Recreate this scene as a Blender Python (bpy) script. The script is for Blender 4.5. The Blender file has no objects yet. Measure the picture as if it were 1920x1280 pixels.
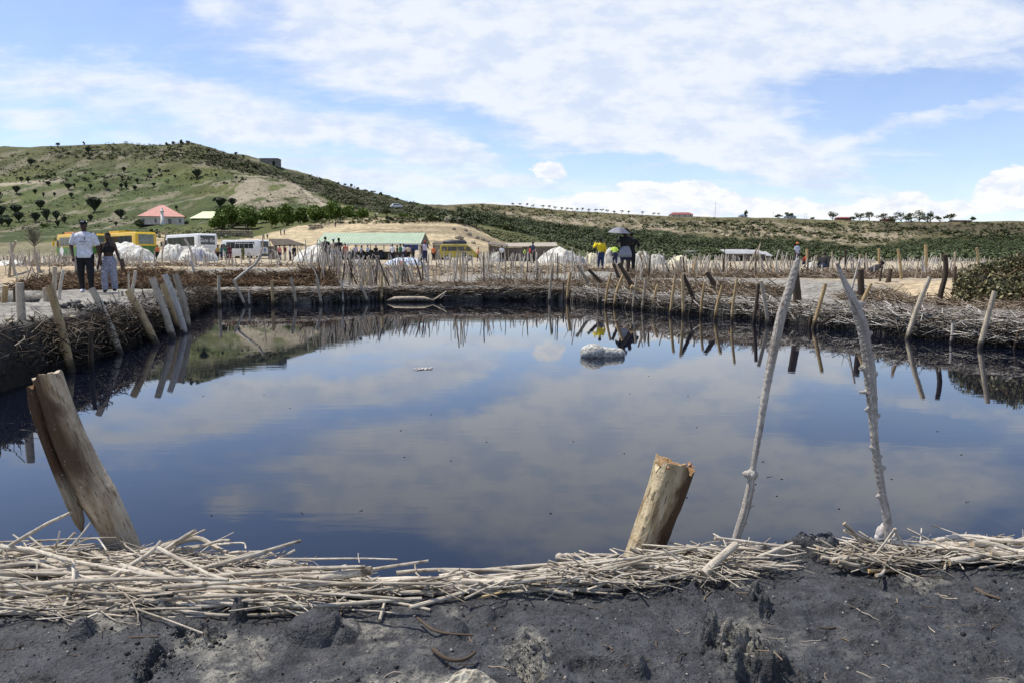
import bpy, math, random
import numpy as np
from mathutils import Vector, Matrix
random.seed(7); rng = np.random.default_rng(7)
C = bpy.context.scene.collection
rad = math.radians

# ------------------------------------------------------------------ camera, world, sun
F = 1470.0; CH = 1.25; PITCH = rad(5.75); cp, sp = math.cos(PITCH), math.sin(PITCH)
cd = bpy.data.cameras.new('camera'); cam = bpy.data.objects.new('camera', cd); C.objects.link(cam)
cam.location = (0, 0, CH); cam.rotation_euler = (rad(90) - PITCH, 0, 0)
cd.sensor_width = 36; cd.lens = 36 * F / 1920; cd.clip_start = 0.05; cd.clip_end = 20000
bpy.context.scene.camera = cam
vs = bpy.context.scene.view_settings
vs.view_transform = 'Standard'; vs.look = 'None'; vs.gamma = 1; vs.exposure = 0.12; vs.use_curve_mapping = False

SUN = Vector((-0.42, 0.16, 0.90)).normalized()
sl = bpy.data.lights.new('sun', 'SUN'); sl.energy = 5.0; sl.angle = rad(0.5); sl.color = (1.0, 0.935, 0.83)
so = bpy.data.objects.new('sun', sl); C.objects.link(so)
so.rotation_euler = SUN.to_track_quat('Z', 'Y').to_euler(); so.location = (-20, 10, 40)

class NT:
    def __init__(s, nt): s.nt = nt; s.N = nt.nodes; s.L = nt.links
    def n(s, t, **k):
        o = s.N.new(t)
        for a, b in k.items(): setattr(o, a, b)
        return o
    def _set(s, inp, v):
        if hasattr(v, 'is_output') or isinstance(v, bpy.types.NodeSocket): s.L.new(v, inp)
        elif v is not None:
            try: inp.default_value = v
            except Exception: inp.default_value = (*v, 1.0)
    def m(s, op, a, b=None, c=None, clamp=False):
        o = s.n('ShaderNodeMath', operation=op); o.use_clamp = clamp
        for i, v in enumerate((a, b, c)):
            if v is not None: s._set(o.inputs[i], v)
        return o.outputs[0]
    def vm(s, op, a, b=None):
        o = s.n('ShaderNodeVectorMath', operation=op)
        s._set(o.inputs[0], a)
        if b is not None: s._set(o.inputs[1], b)
        return o.outputs[0]
    def mix(s, f, a, b, blend='MIX'):
        o = s.n('ShaderNodeMix', data_type='RGBA', blend_type=blend); o.clamp_factor = True
        s._set(o.inputs[0], f); s._set(o.inputs[6], a); s._set(o.inputs[7], b)
        return o.outputs[2]
    def noise(s, vec, scale, detail=4, rough=0.55, dist=0.0):
        o = s.n('ShaderNodeTexNoise'); s._set(o.inputs['Vector'], vec)
        o.inputs['Scale'].default_value = scale; o.inputs['Detail'].default_value = detail
        o.inputs['Roughness'].default_value = rough; o.inputs['Distortion'].default_value = dist
        return o.outputs[0]
    def ramp(s, f, lo, hi, smooth=True):
        o = s.n('ShaderNodeMapRange'); o.interpolation_type = 'SMOOTHSTEP' if smooth else 'LINEAR'
        s._set(o.inputs[0], f); o.inputs[1].default_value = lo; o.inputs[2].default_value = hi
        return o.outputs[0]
    def comb(s, x, y, z):
        o = s.n('ShaderNodeCombineXYZ')
        for i, v in enumerate((x, y, z)): s._set(o.inputs[i], v)
        return o.outputs[0]
    def sep(s, v):
        o = s.n('ShaderNodeSeparateXYZ'); s._set(o.inputs[0], v); return o.outputs

def make_world():
    w = bpy.data.worlds.new('World'); bpy.context.scene.world = w; w.use_nodes = True
    t = NT(w.node_tree); t.N.clear()
    sky = t.n('ShaderNodeTexSky', sky_type='NISHITA'); sky.sun_disc = False
    sky.sun_elevation = math.asin(SUN.z); sky.sun_rotation = math.atan2(SUN.x, SUN.y)
    sky.air_density = 1.0; sky.dust_density = 0.35; sky.ozone_density = 1.6; sky.altitude = 900
    d = t.n('ShaderNodeTexCoord').outputs['Generated']
    x, y, z = t.sep(d)
    ya = t.m('MAXIMUM', t.m('ABSOLUTE', y), 0.12)
    a = t.m('DIVIDE', x, ya); e = t.m('DIVIDE', z, ya)
    # cirrus laid on a cloud plane
    zz = t.m('ADD', t.m('MAXIMUM', z, 0.0), 0.10)
    plane = t.comb(t.m('DIVIDE', x, zz), t.m('DIVIDE', y, zz), 0.0)
    mp = t.n('ShaderNodeMapping'); t.L.new(plane, mp.inputs[0])
    mp.inputs['Rotation'].default_value = (0, 0, rad(-28)); mp.inputs['Scale'].default_value = (0.55, 1.5, 1)
    n1 = t.noise(mp.outputs[0], 0.9, 7, 0.62, 0.6)
    n2 = t.noise(plane, 3.2, 6, 0.6, 0.3)
    ae = t.comb(a, t.m('MULTIPLY', e, 2.2), 0.0)
    w1 = t.noise(ae, 5.0, 5, 0.6)
    w2 = t.noise(t.vm('ADD', ae, (4.3, 1.7, 0)), 5.0, 5, 0.6)
    aw = t.m('ADD', a, t.m('MULTIPLY', t.m('SUBTRACT', w1, 0.5), 0.22))
    ew = t.m('ADD', e, t.m('MULTIPLY', t.m('SUBTRACT', w2, 0.5), 0.10))
    def blob(px, py, rx, ry, wt, rot=0.0, A=aw, E=ew):
        ca, ce = (px - 960) / F, (492 - py) / F
        da = t.m('SUBTRACT', A, ca); de = t.m('SUBTRACT', E, ce)
        c, s_ = math.cos(rad(rot)), math.sin(rad(rot))
        u = t.m('ADD', t.m('MULTIPLY', da, c * F / rx), t.m('MULTIPLY', de, s_ * F / rx))
        v = t.m('ADD', t.m('MULTIPLY', da, -s_ * F / ry), t.m('MULTIPLY', de, c * F / ry))
        r2 = t.m('ADD', t.m('MULTIPLY', u, u), t.m('MULTIPLY', v, v))
        g = t.m('EXPONENT', t.m('MULTIPLY', r2, -0.9))
        return t.m('MULTIPLY', g, wt)
    acc = None
    for b in [(1150, 115, 450, 140, 1.05), (1230, 240, 370, 66, 1.0, -12), (950, 150, 250, 70, .6, -15), (1420, 300, 260, 32, .35),
              (1520, 40, 420, 80, .55), (1850, 90, 260, 70, .25), (1660, 180, 190, 42, -.75, 8), (1500, 120, 90, 26, -.2),
              (1800, 300, 260, 34, -.55), (1770, 222, 200, 15, .5, 12), (1560, 290, 70, 20, -.3), (905, 240, 150, 22, -.7, -10), (1080, 305, 260, 20, -.65, -8),
              (330, 70, 420, 60, -.35), (560, 170, 170, 40, -.28, -14), (640, 30, 60, 60, .35), (120, 160, 330, 50, .35, -8), (480, 230, 420, 42, .42, -12), (90, 240, 240, 22, .4, -6),
              (230, 210, 150, 16, -.2), (250, 190, 160, 14, -.2), (700, 340, 330, 38, .35, -6), (850, 290, 130, 12, .4, -4), (600, 295, 200, 12, -.3, -5), (1000, 352, 160, 14, -.1),
              (450, 38, 52, 26, .4), (750, 20, 120, 50, -.0), (900, -60, 400, 60, .15), (300, -60, 500, 50, -.25), (960, -170, 1500, 90, -.55), (1650, 345, 220, 24, -.25)]:
        o = blob(*b); acc = o if acc is None else t.m('ADD', acc, o)
    dens = t.m('ADD', t.m('ADD', acc, t.m('MULTIPLY', t.m('SUBTRACT', n1, 0.5), 1.9)), t.m('MULTIPLY', t.m('SUBTRACT', n2, 0.5), 0.85))
    cir = t.m('MULTIPLY', t.ramp(dens, -0.20, 0.66), 0.93)
    # cumulus low on the horizon: crisper
    c1 = t.noise(ae, 26.0, 6, 0.6)
    c2 = t.noise(t.vm('ADD', ae, (2.1, 7.7, 0)), 26.0, 6, 0.6)
    A2 = t.m('ADD', a, t.m('MULTIPLY', t.m('SUBTRACT', c1, 0.5), 0.045)); E2 = t.m('ADD', e, t.m('MULTIPLY', t.m('SUBTRACT', c2, 0.5), 0.03))
    cu = None
    for b in [(1028, 327, 34, 17, 1.25), (1120, 392, 170, 24, .95), (1240, 382, 120, 27, 1.1), (1305, 368, 36, 24, 1.1), (1440, 390, 120, 20, 1.0), (1190, 348, 60, 7, .7),
              (1690, 383, 50, 24, 1.25), (1600, 402, 90, 14, .9), (1770, 398, 90, 14, 1.1), (1880, 358, 58, 27, 1.6), (1910, 350, 50, 30, 1.4), (900, 400, 200, 20, .5), (1570, 390, 60, 6, .6)]:
        o = blob(*b, A=A2, E=E2) if len(b) == 5 else None
        cu = o if cu is None else t.m('ADD', cu, o)
    cum = t.m('MULTIPLY', t.ramp(t.m('ADD', cu, t.m('MULTIPLY', t.m('SUBTRACT', c1, .5), .5)), 0.38, 0.72), 0.95)
    # pale band near the horizon
    hz = t.m('MULTIPLY', t.ramp(e, 0.17, 0.02), 0.30)
    fac = t.m('MAXIMUM', t.m('MAXIMUM', t.m('MAXIMUM', cir, cum), hz), 0.10)
    bg1 = t.n('ShaderNodeBackground'); t._set(bg1.inputs[0], t.mix(1.0, sky.outputs[0], (1.02, 0.98, 1.08, 1), 'MULTIPLY')); bg1.inputs[1].default_value = SKY_STRENGTH
    bg2 = t.n('ShaderNodeBackground')
    sh = t.noise(t.vm('ADD', ae, (0.0, 0.03, 0)), 14.0, 5, 0.6)
    ccol = t.mix(t.ramp(sh, 0.35, 0.6), (0.70, 0.79, 0.96, 1), (0.90, 0.94, 1.0, 1)); ccol = t.mix(cum, ccol, t.mix(t.ramp(c1, .35, .55), (.80, .86, .97, 1), (1.0, 1.0, 1.0, 1)))
    t._set(bg2.inputs[0], ccol); bg2.inputs[1].default_value = 0.93
    mx = t.n('ShaderNodeMixShader'); t._set(mx.inputs[0], fac); t.L.new(bg1.outputs[0], mx.inputs[1]); t.L.new(bg2.outputs[0], mx.inputs[2])
    out = t.n('ShaderNodeOutputWorld'); t.L.new(mx.outputs[0], out.inputs[0])
SKY_STRENGTH = 0.15
make_world()

# ------------------------------------------------------------------ helpers
def W(px, py, D):
    x = (px - 960) / F; u = -(py - 640) / F
    t = D / (cp + u * sp)
    return Vector((x * t, D, CH + t * (-sp + u * cp)))
def PZ(px, py, z=0.0):
    x = (px - 960) / F; u = -(py - 640) / F
    t = (z - CH) / (-sp + u * cp)
    return Vector((x * t, t * (cp + u * sp), z))
def proj(X, Y, Z):
    z = Z - CH; f = Y * cp - z * sp; u = Y * sp + z * cp
    return 960 + F * X / f, 640 - F * u / f
def S(x, a, b):
    t = np.clip((np.asarray(x, float) - a) / (b - a), 0, 1); return t * t * (3 - 2 * t)

def _hash(ix, iy, s):
    h = (ix * 374761393 + iy * 668265263 + s * 974634777) & 0xFFFFFFFF
    h = ((h ^ (h >> 13)) * 1274126177) & 0xFFFFFFFF
    return ((h ^ (h >> 16)) & 0xFFFF) / 65535.0
def vnoise(x, y, s=0):
    x = np.asarray(x, float); y = np.asarray(y, float)
    ix = np.floor(x).astype(np.int64); iy = np.floor(y).astype(np.int64)
    fx = x - ix; fy = y - iy; fx = fx * fx * (3 - 2 * fx); fy = fy * fy * (3 - 2 * fy)
    a = _hash(ix, iy, s); b = _hash(ix + 1, iy, s); c = _hash(ix, iy + 1, s); d = _hash(ix + 1, iy + 1, s)
    return (a * (1 - fx) + b * fx) * (1 - fy) + (c * (1 - fx) + d * fx) * fy
def fbm(x, y, oct=4, s=0, g=0.5):
    r = 0; a = 1; t = 0
    for i in range(oct):
        r = r + a * vnoise(np.asarray(x) * 2 ** i + 17.3 * i, np.asarray(y) * 2 ** i - 9.1 * i, s + i); t += a; a *= g
    return r / t
def inpoly(px, py, P):
    px = np.asarray(px, float); py = np.asarray(py, float); r = np.zeros(px.shape, bool); n = len(P)
    for i in range(n):
        x0, y0 = P[i]; x1, y1 = P[(i + 1) % n]
        if y0 == y1: continue
        c = ((y0 > py) != (y1 > py)) & (px < (x1 - x0) * (py - y0) / (y1 - y0) + x0)
        r ^= c
    return r
def sdist(X, Y, P):
    X = np.asarray(X, float); Y = np.asarray(Y, float); d = np.full(X.shape, 1e9)
    for i in range(len(P)):
        x0, y0 = P[i]; x1, y1 = P[(i + 1) % len(P)]
        ex, ey = x1 - x0, y1 - y0; L = ex * ex + ey * ey
        t = np.clip(((X - x0) * ex + (Y - y0) * ey) / L, 0, 1)
        d = np.minimum(d, np.hypot(X - x0 - t * ex, Y - y0 - t * ey))
    return np.where(inpoly(X, Y, P), -d, d)

def tag(o, label=None, cat=None, group=None, kind=None):
    if label: o['label'] = label
    if cat: o['category'] = cat
    if group: o['group'] = group
    if kind: o['kind'] = kind
    return o
def empty(name, loc, rz=0, label=None, cat=None, group=None):
    o = bpy.data.objects.new(name, None); C.objects.link(o); o.location = loc; o.rotation_euler = (0, 0, rz)
    o.empty_display_size = 0.2
    return tag(o, label, cat, group)
def copy_tree(o, parent=None):
    c = o.copy(); C.objects.link(c); c.parent = parent
    for ch in [q for q in o.children]: copy_tree(ch, c)
    return c

class Geo:
    """collects vertices/faces with per-vertex tint and grain coordinates, links ONE mesh"""
    def __init__(s): s.V = []; s.Q = []; s.T = []; s.A = []; s.G = []; s.n = 0
    def add(s, V, Q=None, T=None, tint=0.5, gc=None):
        V = np.asarray(V, float).reshape(-1, 3); k = len(V)
        s.V.append(V)
        if Q is not None and len(Q): s.Q.append(np.asarray(Q, np.int64).reshape(-1, 4) + s.n)
        if T is not None and len(T): s.T.append(np.asarray(T, np.int64).reshape(-1, 3) + s.n)
        s.A.append(np.broadcast_to(np.asarray(tint, float), (k,)).copy())
        s.G.append(np.zeros((k, 3)) if gc is None else np.asarray(gc, float).reshape(-1, 3))
        s.n += k; return s
    def build(s, name, mat, parent=None, smooth=True, loc=None):
        V = np.concatenate(s.V); Q = np.concatenate(s.Q) if s.Q else np.zeros((0, 4), int); T = np.concatenate(s.T) if s.T else np.zeros((0, 3), int)
        me = bpy.data.meshes.new(name)
        if loc is not None: V = V - np.array(loc)
        me.vertices.add(len(V)); me.vertices.foreach_set('co', V.astype(np.float32).ravel())
        nl = len(Q) * 4 + len(T) * 3; me.loops.add(nl)
        me.loops.foreach_set('vertex_index', np.concatenate([Q.ravel(), T.ravel()]).astype(np.int32))
        me.polygons.add(len(Q) + len(T))
        st = np.concatenate([np.arange(len(Q)) * 4, len(Q) * 4 + np.arange(len(T)) * 3]).astype(np.int32)
        me.polygons.foreach_set('loop_start', st)
        me.update(calc_edges=True); me.validate()
        if smooth: me.polygons.foreach_set('use_smooth', np.ones(len(me.polygons), bool))
        if len(me.vertices) == len(V):
            at = me.attributes.new('tint', 'FLOAT', 'POINT'); at.data.foreach_set('value', np.concatenate(s.A).astype(np.float32))
            g = me.attributes.new('gc', 'FLOAT_VECTOR', 'POINT'); g.data.foreach_set('vector', np.concatenate(s.G).astype(np.float32).ravel())
        if mat: me.materials.append(mat)
        o = bpy.data.objects.new(name, me); C.objects.link(o)
        if parent: o.parent = parent
        if loc is not None: o.location = loc
        return o
    def box(s, x0, x1, y0, y1, z0, z1, tint=0.5):
        V = [(x0, y0, z0), (x1, y0, z0), (x1, y1, z0), (x0, y1, z0), (x0, y0, z1), (x1, y0, z1), (x1, y1, z1), (x0, y1, z1)]
        Q = [(0, 3, 2, 1), (4, 5, 6, 7), (0, 1, 5, 4), (1, 2, 6, 5), (2, 3, 7, 6), (3, 0, 4, 7)]
        for q in Q:  # split normals
            s.add([V[i] for i in q], Q=[(0, 1, 2, 3)], tint=tint)
        return s
    def quad(s, a, b, c, d, tint=0.5): return s.add([a, b, c, d], Q=[(0, 1, 2, 3)], tint=tint)
    def tri(s, a, b, c, tint=0.5): return s.add([a, b, c], T=[(0, 1, 2)], tint=tint)
    def prism(s, pts, y0, y1, tint=.5):
        """closed profile in xz extruded along y"""
        n = len(pts); c = (sum(p[0] for p in pts) / n, sum(p[1] for p in pts) / n)
        for i in range(n):
            (xa, za), (xb, zb) = pts[i], pts[(i + 1) % n]
            s.quad((xa, y0, za), (xb, y0, zb), (xb, y1, zb), (xa, y1, za), tint)
            s.tri((c[0], y0, c[1]), (xb, y0, zb), (xa, y0, za), tint); s.tri((c[0], y1, c[1]), (xa, y1, za), (xb, y1, zb), tint)
        return s
    def tubes(s, P, R, sides=6, tint=0.5, cap=True, rough=0.0, seed=0, ell=None):
        P = np.asarray(P, float); R = np.asarray(R, float)
        if P.ndim == 2: P = P[None]; R = R[None]
        n, k, _ = P.shape
        T = np.gradient(P, axis=1); T /= np.linalg.norm(T, axis=2, keepdims=True) + 1e-12
        mt = T.mean(axis=1); ref = np.where((np.abs(mt[:, 2:3]) > 0.8 * np.linalg.norm(mt, axis=1, keepdims=True)), np.array([[0, 1.0, 0]]), np.array([[0, 0, 1.0]]))
        ref = np.repeat(ref[:, None, :], k, 1)
        N = np.cross(T, ref); N /= np.linalg.norm(N, axis=2, keepdims=True) + 1e-12
        B = np.cross(T, N)
        th = np.arange(sides) * 2 * np.pi / sides
        rr = np.repeat(R[:, :, None], sides, 2)
        if rough:
            r_ = np.random.default_rng(seed)
            flute = r_.normal(0, 1, (n, 1, sides)) * .6 + r_.normal(0, 1, (n, k, sides)) * .5
            rr = rr * (1 + rough * flute)
        e1, e2 = ell if ell else (1, 1)
        V = P[:, :, None, :] + rr[..., None] * (e1 * np.cos(th)[None, None, :, None] * N[:, :, None, :] + e2 * np.sin(th)[None, None, :, None] * B[:, :, None, :])
        seg = np.linalg.norm(np.diff(P, axis=1), axis=2); ln = np.concatenate([np.zeros((n, 1)), np.cumsum(seg, 1)], 1)
        off = np.random.default_rng(seed + 5).random((n, 1, 1)) * 9
        gc = np.zeros((n, k, sides, 3)); gc[..., 0] = np.cos(th) * R.mean() + off; gc[..., 1] = ln[:, :, None]; gc[..., 2] = 0
        gu = gc.copy()
        tint = np.broadcast_to(np.asarray(tint, float).reshape(-1, 1), (n, k * sides)) if np.ndim(tint) else tint
        base = (np.arange(n) * k * sides)[:, None, None]; i = np.arange(k - 1)[None, :, None] * sides; j = np.arange(sides)[None, None, :]; j2 = (j + 1) % sides
        Q = np.stack([base + i + j, base + i + j2, base + i + sides + j2, base + i + sides + j], -1).reshape(-1, 4)
        s.add(V.reshape(-1, 3), Q=Q[:, ::-1], tint=tint.ravel() if np.ndim(tint) else tint, gc=gu.reshape(-1, 3))
        if cap:
            for e, idx in ((0, 0), (1, k - 1)):
                ring = V[:, idx]; cen = ring.mean(1, keepdims=True)
                VV = np.concatenate([ring, cen], 1)
                b = (np.arange(n) * (sides + 1))[:, None]; jj = np.arange(sides)[None]; j3 = (jj + 1) % sides
                T3 = np.stack([b + jj, b + j3, b + sides + 0 * jj], -1).reshape(-1, 3)
                if e: T3 = T3[:, ::-1]
                g = np.zeros((n, sides + 1, 3)); g[..., 2] = 1; g[:, :sides, 0] = 1
                tt = (np.repeat(np.asarray(tint)[:, :1], sides + 1, 1).ravel() if np.ndim(tint) else tint)
                s.add(VV.reshape(-1, 3), T=T3[:, ::-1], tint=tt, gc=g.reshape(-1, 3))
        return s
    def twigs(s, cen, ang, el, L, r, curl=0.15, seg=5, sides=3, tint=None, seed=1, zcurl=0.5):
        """many bent twigs: centres (n,3), heading angle, elevation, length, radius"""
        q = np.random.default_rng(seed); cen = np.asarray(cen, float); n = len(cen)
        d = np.stack([np.cos(ang) * np.cos(el), np.sin(ang) * np.cos(el), np.sin(el)], 1)
        t = np.linspace(-.5, .5, seg)[None, :, None]
        P = cen[:, None, :] + d[:, None, :] * t * np.asarray(L).reshape(-1, 1, 1)
        side = np.stack([-d[:, 1], d[:, 0], 0 * d[:, 0]], 1)
        bow = q.normal(0, curl, (n, 1, 1)) * np.asarray(L).reshape(-1, 1, 1)
        P = P + side[:, None, :] * bow * (4 * t * t - .5)
        P[..., 2] += (q.normal(0, curl * zcurl, (n, 1)) * np.asarray(L).reshape(-1, 1)) * (4 * t[..., 0] ** 2 - .5)
        P = P + q.normal(0, 1, P.shape) * (np.asarray(L).reshape(-1, 1, 1) * curl * .12)
        R = np.asarray(r).reshape(-1, 1) * np.linspace(1.15, .55, seg)[None, :]
        if tint is None: tint = q.random(n)
        return s.tubes(P, R, sides, tint=tint, cap=False, seed=seed)
    def leaves(s, cen, size, tint=None, seed=1, flat=0.0, aspect=1.7, tri=False):
        q = np.random.default_rng(seed); cen = np.asarray(cen, float); n = len(cen)
        nrm = q.normal(0, 1, (n, 3)); nrm[:, 2] = np.abs(nrm[:, 2]) + flat; nrm /= np.linalg.norm(nrm, axis=1, keepdims=True)
        a = np.cross(nrm, q.normal(0, 1, (n, 3))); a /= np.linalg.norm(a, axis=1, keepdims=True) + 1e-9
        b = np.cross(nrm, a); sz = np.asarray(size).reshape(-1, 1) * np.ones((n, 1))
        V = np.stack([cen - a * sz * aspect / 2, cen - b * sz / 2, cen + a * sz * aspect / 2, cen + b * sz / 2], 1)
        idx = (np.arange(n) * 4)[:, None] + np.arange(4)[None]
        if tint is None: tint = q.random(n)
        return s.add(V.reshape(-1, 3), Q=idx, tint=np.repeat(tint, 4))
    def ball(s, c, r, n=10, m=7, tint=.5, noise=0.0, seed=0):
        th = np.linspace(0, np.pi, m + 1)[1:-1]; ph = np.arange(n) * 2 * np.pi / n
        q = np.random.default_rng(seed)
        V = [(0, 0, 1)] + [(math.sin(a) * math.cos(b), math.sin(a) * math.sin(b), math.cos(a)) for a in th for b in ph] + [(0, 0, -1)]
        V = np.array(V)
        if noise: V = V * (1 + q.normal(0, noise, (len(V), 1)))
        V = V * np.array(r) + np.array(c); L = len(V) - 1
        T = [(0, 1 + j, 1 + (j + 1) % n) for j in range(n)] + [(L, L - n + (j + 1) % n, L - n + j) for j in range(n)]
        Q = [(1 + i * n + j, 1 + (i + 1) * n + j, 1 + (i + 1) * n + (j + 1) % n, 1 + i * n + (j + 1) % n) for i in range(m - 2) for j in range(n)]
        return s.add(V, Q=Q, T=T, tint=tint)
    def limb(s, p0, p1, r0, r1, sides=12, e=1.0):
        """tapered closed capsule"""
        p0 = np.array(p0, float); p1 = np.array(p1, float); d = p1 - p0; L = np.linalg.norm(d); d = d / max(L, 1e-6)
        pts = []; rs = []
        for a in (90, 60, 30): pts.append(p0 - d * r0 * math.sin(rad(a))); rs.append(max(r0 * math.cos(rad(a)), r0 * .05))
        for t in (0, .5, 1): pts.append(p0 + d * L * t); rs.append(r0 + (r1 - r0) * t)
        for a in (30, 60, 90): pts.append(p1 + d * r1 * math.sin(rad(a))); rs.append(max(r1 * math.cos(rad(a)), r1 * .05))
        return s.tubes([pts], [rs], sides, cap=True)
    def loft(s, rings, n=16, tint=.5):
        """rings: (cx,cy,cz,rx,ry) stacked in z, closed"""
        th = np.arange(n) * 2 * np.pi / n; V = []
        for (cx, cy, cz, rx, ry) in rings: V += [(cx + rx * math.cos(t), cy + ry * math.sin(t), cz) for t in th]
        k = len(rings); V.append(rings[0][:3]); V.append(rings[-1][:3])
        Q = [(i * n + j, i * n + (j + 1) % n, (i + 1) * n + (j + 1) % n, (i + 1) * n + j) for i in range(k - 1) for j in range(n)]
        T = [(k * n, (j + 1) % n, j) for j in range(n)] + [(k * n + 1, (k - 1) * n + j, (k - 1) * n + (j + 1) % n) for j in range(n)]
        return s.add(V, Q=Q, T=T, tint=tint)

def remesh(o, vox, smooth=3, displace=None):
    m = o.modifiers.new('r', 'REMESH'); m.mode = 'VOXEL'; m.voxel_size = vox
    if smooth:
        k = o.modifiers.new('s', 'SMOOTH'); k.factor = 0.5; k.iterations = smooth
    bpy.context.view_layer.update()
    dg = bpy.context.evaluated_depsgraph_get(); me = bpy.data.meshes.new_from_object(o.evaluated_get(dg))
    o.modifiers.clear(); old = o.data; mats = list(old.materials); o.data = me; bpy.data.meshes.remove(old)
    if not me.materials and mats: me.materials.append(mats[0])
    me.polygons.foreach_set('use_smooth', np.ones(len(me.polygons), bool))
    return o
def text_mesh(txt, size, mat, parent, loc, rot, name='lettering', shear=0.0, ext=0.004):
    cu = bpy.data.curves.new(name, 'FONT'); cu.body = txt; cu.size = size; cu.extrude = ext; cu.shear = shear; cu.align_x = 'CENTER'; cu.align_y = 'CENTER'
    t = bpy.data.objects.new('tmp', cu); C.objects.link(t); bpy.context.view_layer.update()
    me = bpy.data.meshes.new_from_object(t.evaluated_get(bpy.context.evaluated_depsgraph_get())); me.materials.clear(); me.materials.append(mat); me.name = name
    bpy.data.objects.remove(t); o = bpy.data.objects.new(name, me); C.objects.link(o); o.parent = parent; o.location = loc; o.rotation_euler = rot
    return o

# ------------------------------------------------------------------ materials
MAT = {}
def newmat(name):
    m = bpy.data.materials.new(name); m.use_nodes = True; t = NT(m.node_tree); t.N.clear()
    b = t.n('ShaderNodeBsdfPrincipled'); out = t.n('ShaderNodeOutputMaterial'); t.L.new(b.outputs[0], out.inputs[0])
    MAT[name] = m; return m, t, b
def bump(t, b, h, strength, dist):
    o = t.n('ShaderNodeBump'); o.inputs['Strength'].default_value = strength; o.inputs['Distance'].default_value = dist
    t.L.new(h, o.inputs['Height']); t.L.new(o.outputs[0], b.inputs['Normal'])
def attr(t, name): return t.n('ShaderNodeAttribute', attribute_name=name)
def mat_plain(name, c1, c2=None, rough=0.7, scale=6.0, bmp=0.0, metal=0.0, spec=0.4, dist=0.01):
    m, t, b = newmat(name); tc = t.n('ShaderNodeTexCoord').outputs['Object']
    c2 = c2 or tuple(x * 0.8 for x in c1)
    n = t.noise(tc, scale, 5, 0.6)
    t._set(b.inputs['Base Color'], t.mix(t.ramp(n, .35, .65), (*c2, 1), (*c1, 1)))
    b.inputs['Roughness'].default_value = rough; b.inputs['Metallic'].default_value = metal; b.inputs['Specular IOR Level'].default_value = spec
    if bmp: bump(t, b, n, bmp, dist)
    return m
def mat_wood(name, ca, cb, ccap=(.55, .42, .26), stain=None, crack=(.10, .07, .045), grain=1.0, rough=.8, dist=.003, blt=.45):
    """weathered wood: pale/dark along the grain, cracks, cut end, dark brine stain at the foot"""
    m, t, b = newmat(name)
    g = attr(t, 'gc').outputs['Vector']; gx, gy, gz = t.sep(g); ti = attr(t, 'tint').outputs['Fac']
    pos = t.n('ShaderNodeNewGeometry').outputs['Position']; px, py, pz = t.sep(pos)
    gv = t.comb(t.m('MULTIPLY', gx, 60 * grain), t.m('MULTIPLY', gy, 3.0 * grain), ti)
    pv = t.comb(t.m('MULTIPLY', px, 8.0), t.m('MULTIPLY', py, 8.0), t.m('MULTIPLY', pz, 8.0))
    n1 = t.noise(gv, 1.6, 5, .6); n2 = t.noise(pv, .9, 3, .5); n3 = t.noise(gv, 5.0, 3, .6)
    f = t.m('ADD', t.m('MULTIPLY', ti, .42), t.m('ADD', t.m('MULTIPLY', t.ramp(n1, .36, .62), .40), t.m('MULTIPLY', t.ramp(n2, .35, .65), .22)))
    col = t.mix(t.ramp(f, .05, .98, False), (*ca, 1), (*cb, 1))
    col = t.mix(t.m('MULTIPLY', t.ramp(n3, .55, .66), .7), col, (*crack, 1))
    blot = t.noise(pv, 2.2, 3, .5)
    col = t.mix(t.m('MULTIPLY', t.ramp(blot, .60, .72), blt), col, (ca[0] * .5, ca[1] * .45, ca[2] * .42, 1))
    col = t.mix(t.m('MULTIPLY', gz, .8), col, (*ccap, 1))
    if stain:
        z = t.m('ADD', pz, t.m('MULTIPLY', t.m('SUBTRACT', blot, .5), .18))
        col = t.mix(t.m('MULTIPLY', t.ramp(z, stain, stain * .25), .92), col, (.022, .018, .015, 1))
    t._set(b.inputs['Base Color'], col); b.inputs['Roughness'].default_value = rough; b.inputs['Specular IOR Level'].default_value = .25
    bump(t, b, t.m('ADD', n1, t.m('MULTIPLY', n3, .6)), .7, dist)
    return m
def mat_twig(name, cols, rough=.85, stain=None):
    m, t, b = newmat(name); ti = attr(t, 'tint').outputs['Fac']
    cr = t.n('ShaderNodeValToRGB'); t.L.new(ti, cr.inputs[0]); els = cr.color_ramp.elements
    while len(els) < len(cols): els.new(.5)
    for i, c in enumerate(cols): els[i].position = i / (len(cols) - 1); els[i].color = (*c, 1)
    col = cr.outputs[0]
    pos = t.n('ShaderNodeNewGeometry').outputs['Position']
    n = t.noise(pos, 9.0, 3, .6); col = t.mix(t.m('MULTIPLY', t.ramp(n, .5, .7), .5), col, (.5, .5, .5, 1), 'MULTIPLY')
    if stain:
        z = t.sep(pos)[2]; z = t.m('ADD', z, t.m('MULTIPLY', t.m('SUBTRACT', n, .5), .25))
        col = t.mix(t.m('MULTIPLY', t.ramp(z, stain, stain * .35), .93), col, (.012, .010, .009, 1))
    t._set(b.inputs['Base Color'], col); b.inputs['Roughness'].default_value = rough; b.inputs['Specular IOR Level'].default_value = .2
    return m
def mat_leaf(name, ca, cb, rough=.6):
    m, t, b = newmat(name); ti = attr(t, 'tint').outputs['Fac']
    pos = t.n('ShaderNodeNewGeometry').outputs['Position']; n = t.noise(pos, .09, 5, .7)
    f = t.m('ADD', t.m('MULTIPLY', ti, .6), t.m('MULTIPLY', n, .5))
    t._set(b.inputs['Base Color'], t.mix(t.ramp(f, .2, .85), (*ca, 1), (*cb, 1)))
    b.inputs['Roughness'].default_value = rough; b.inputs['Specular IOR Level'].default_value = .25
    return m

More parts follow.
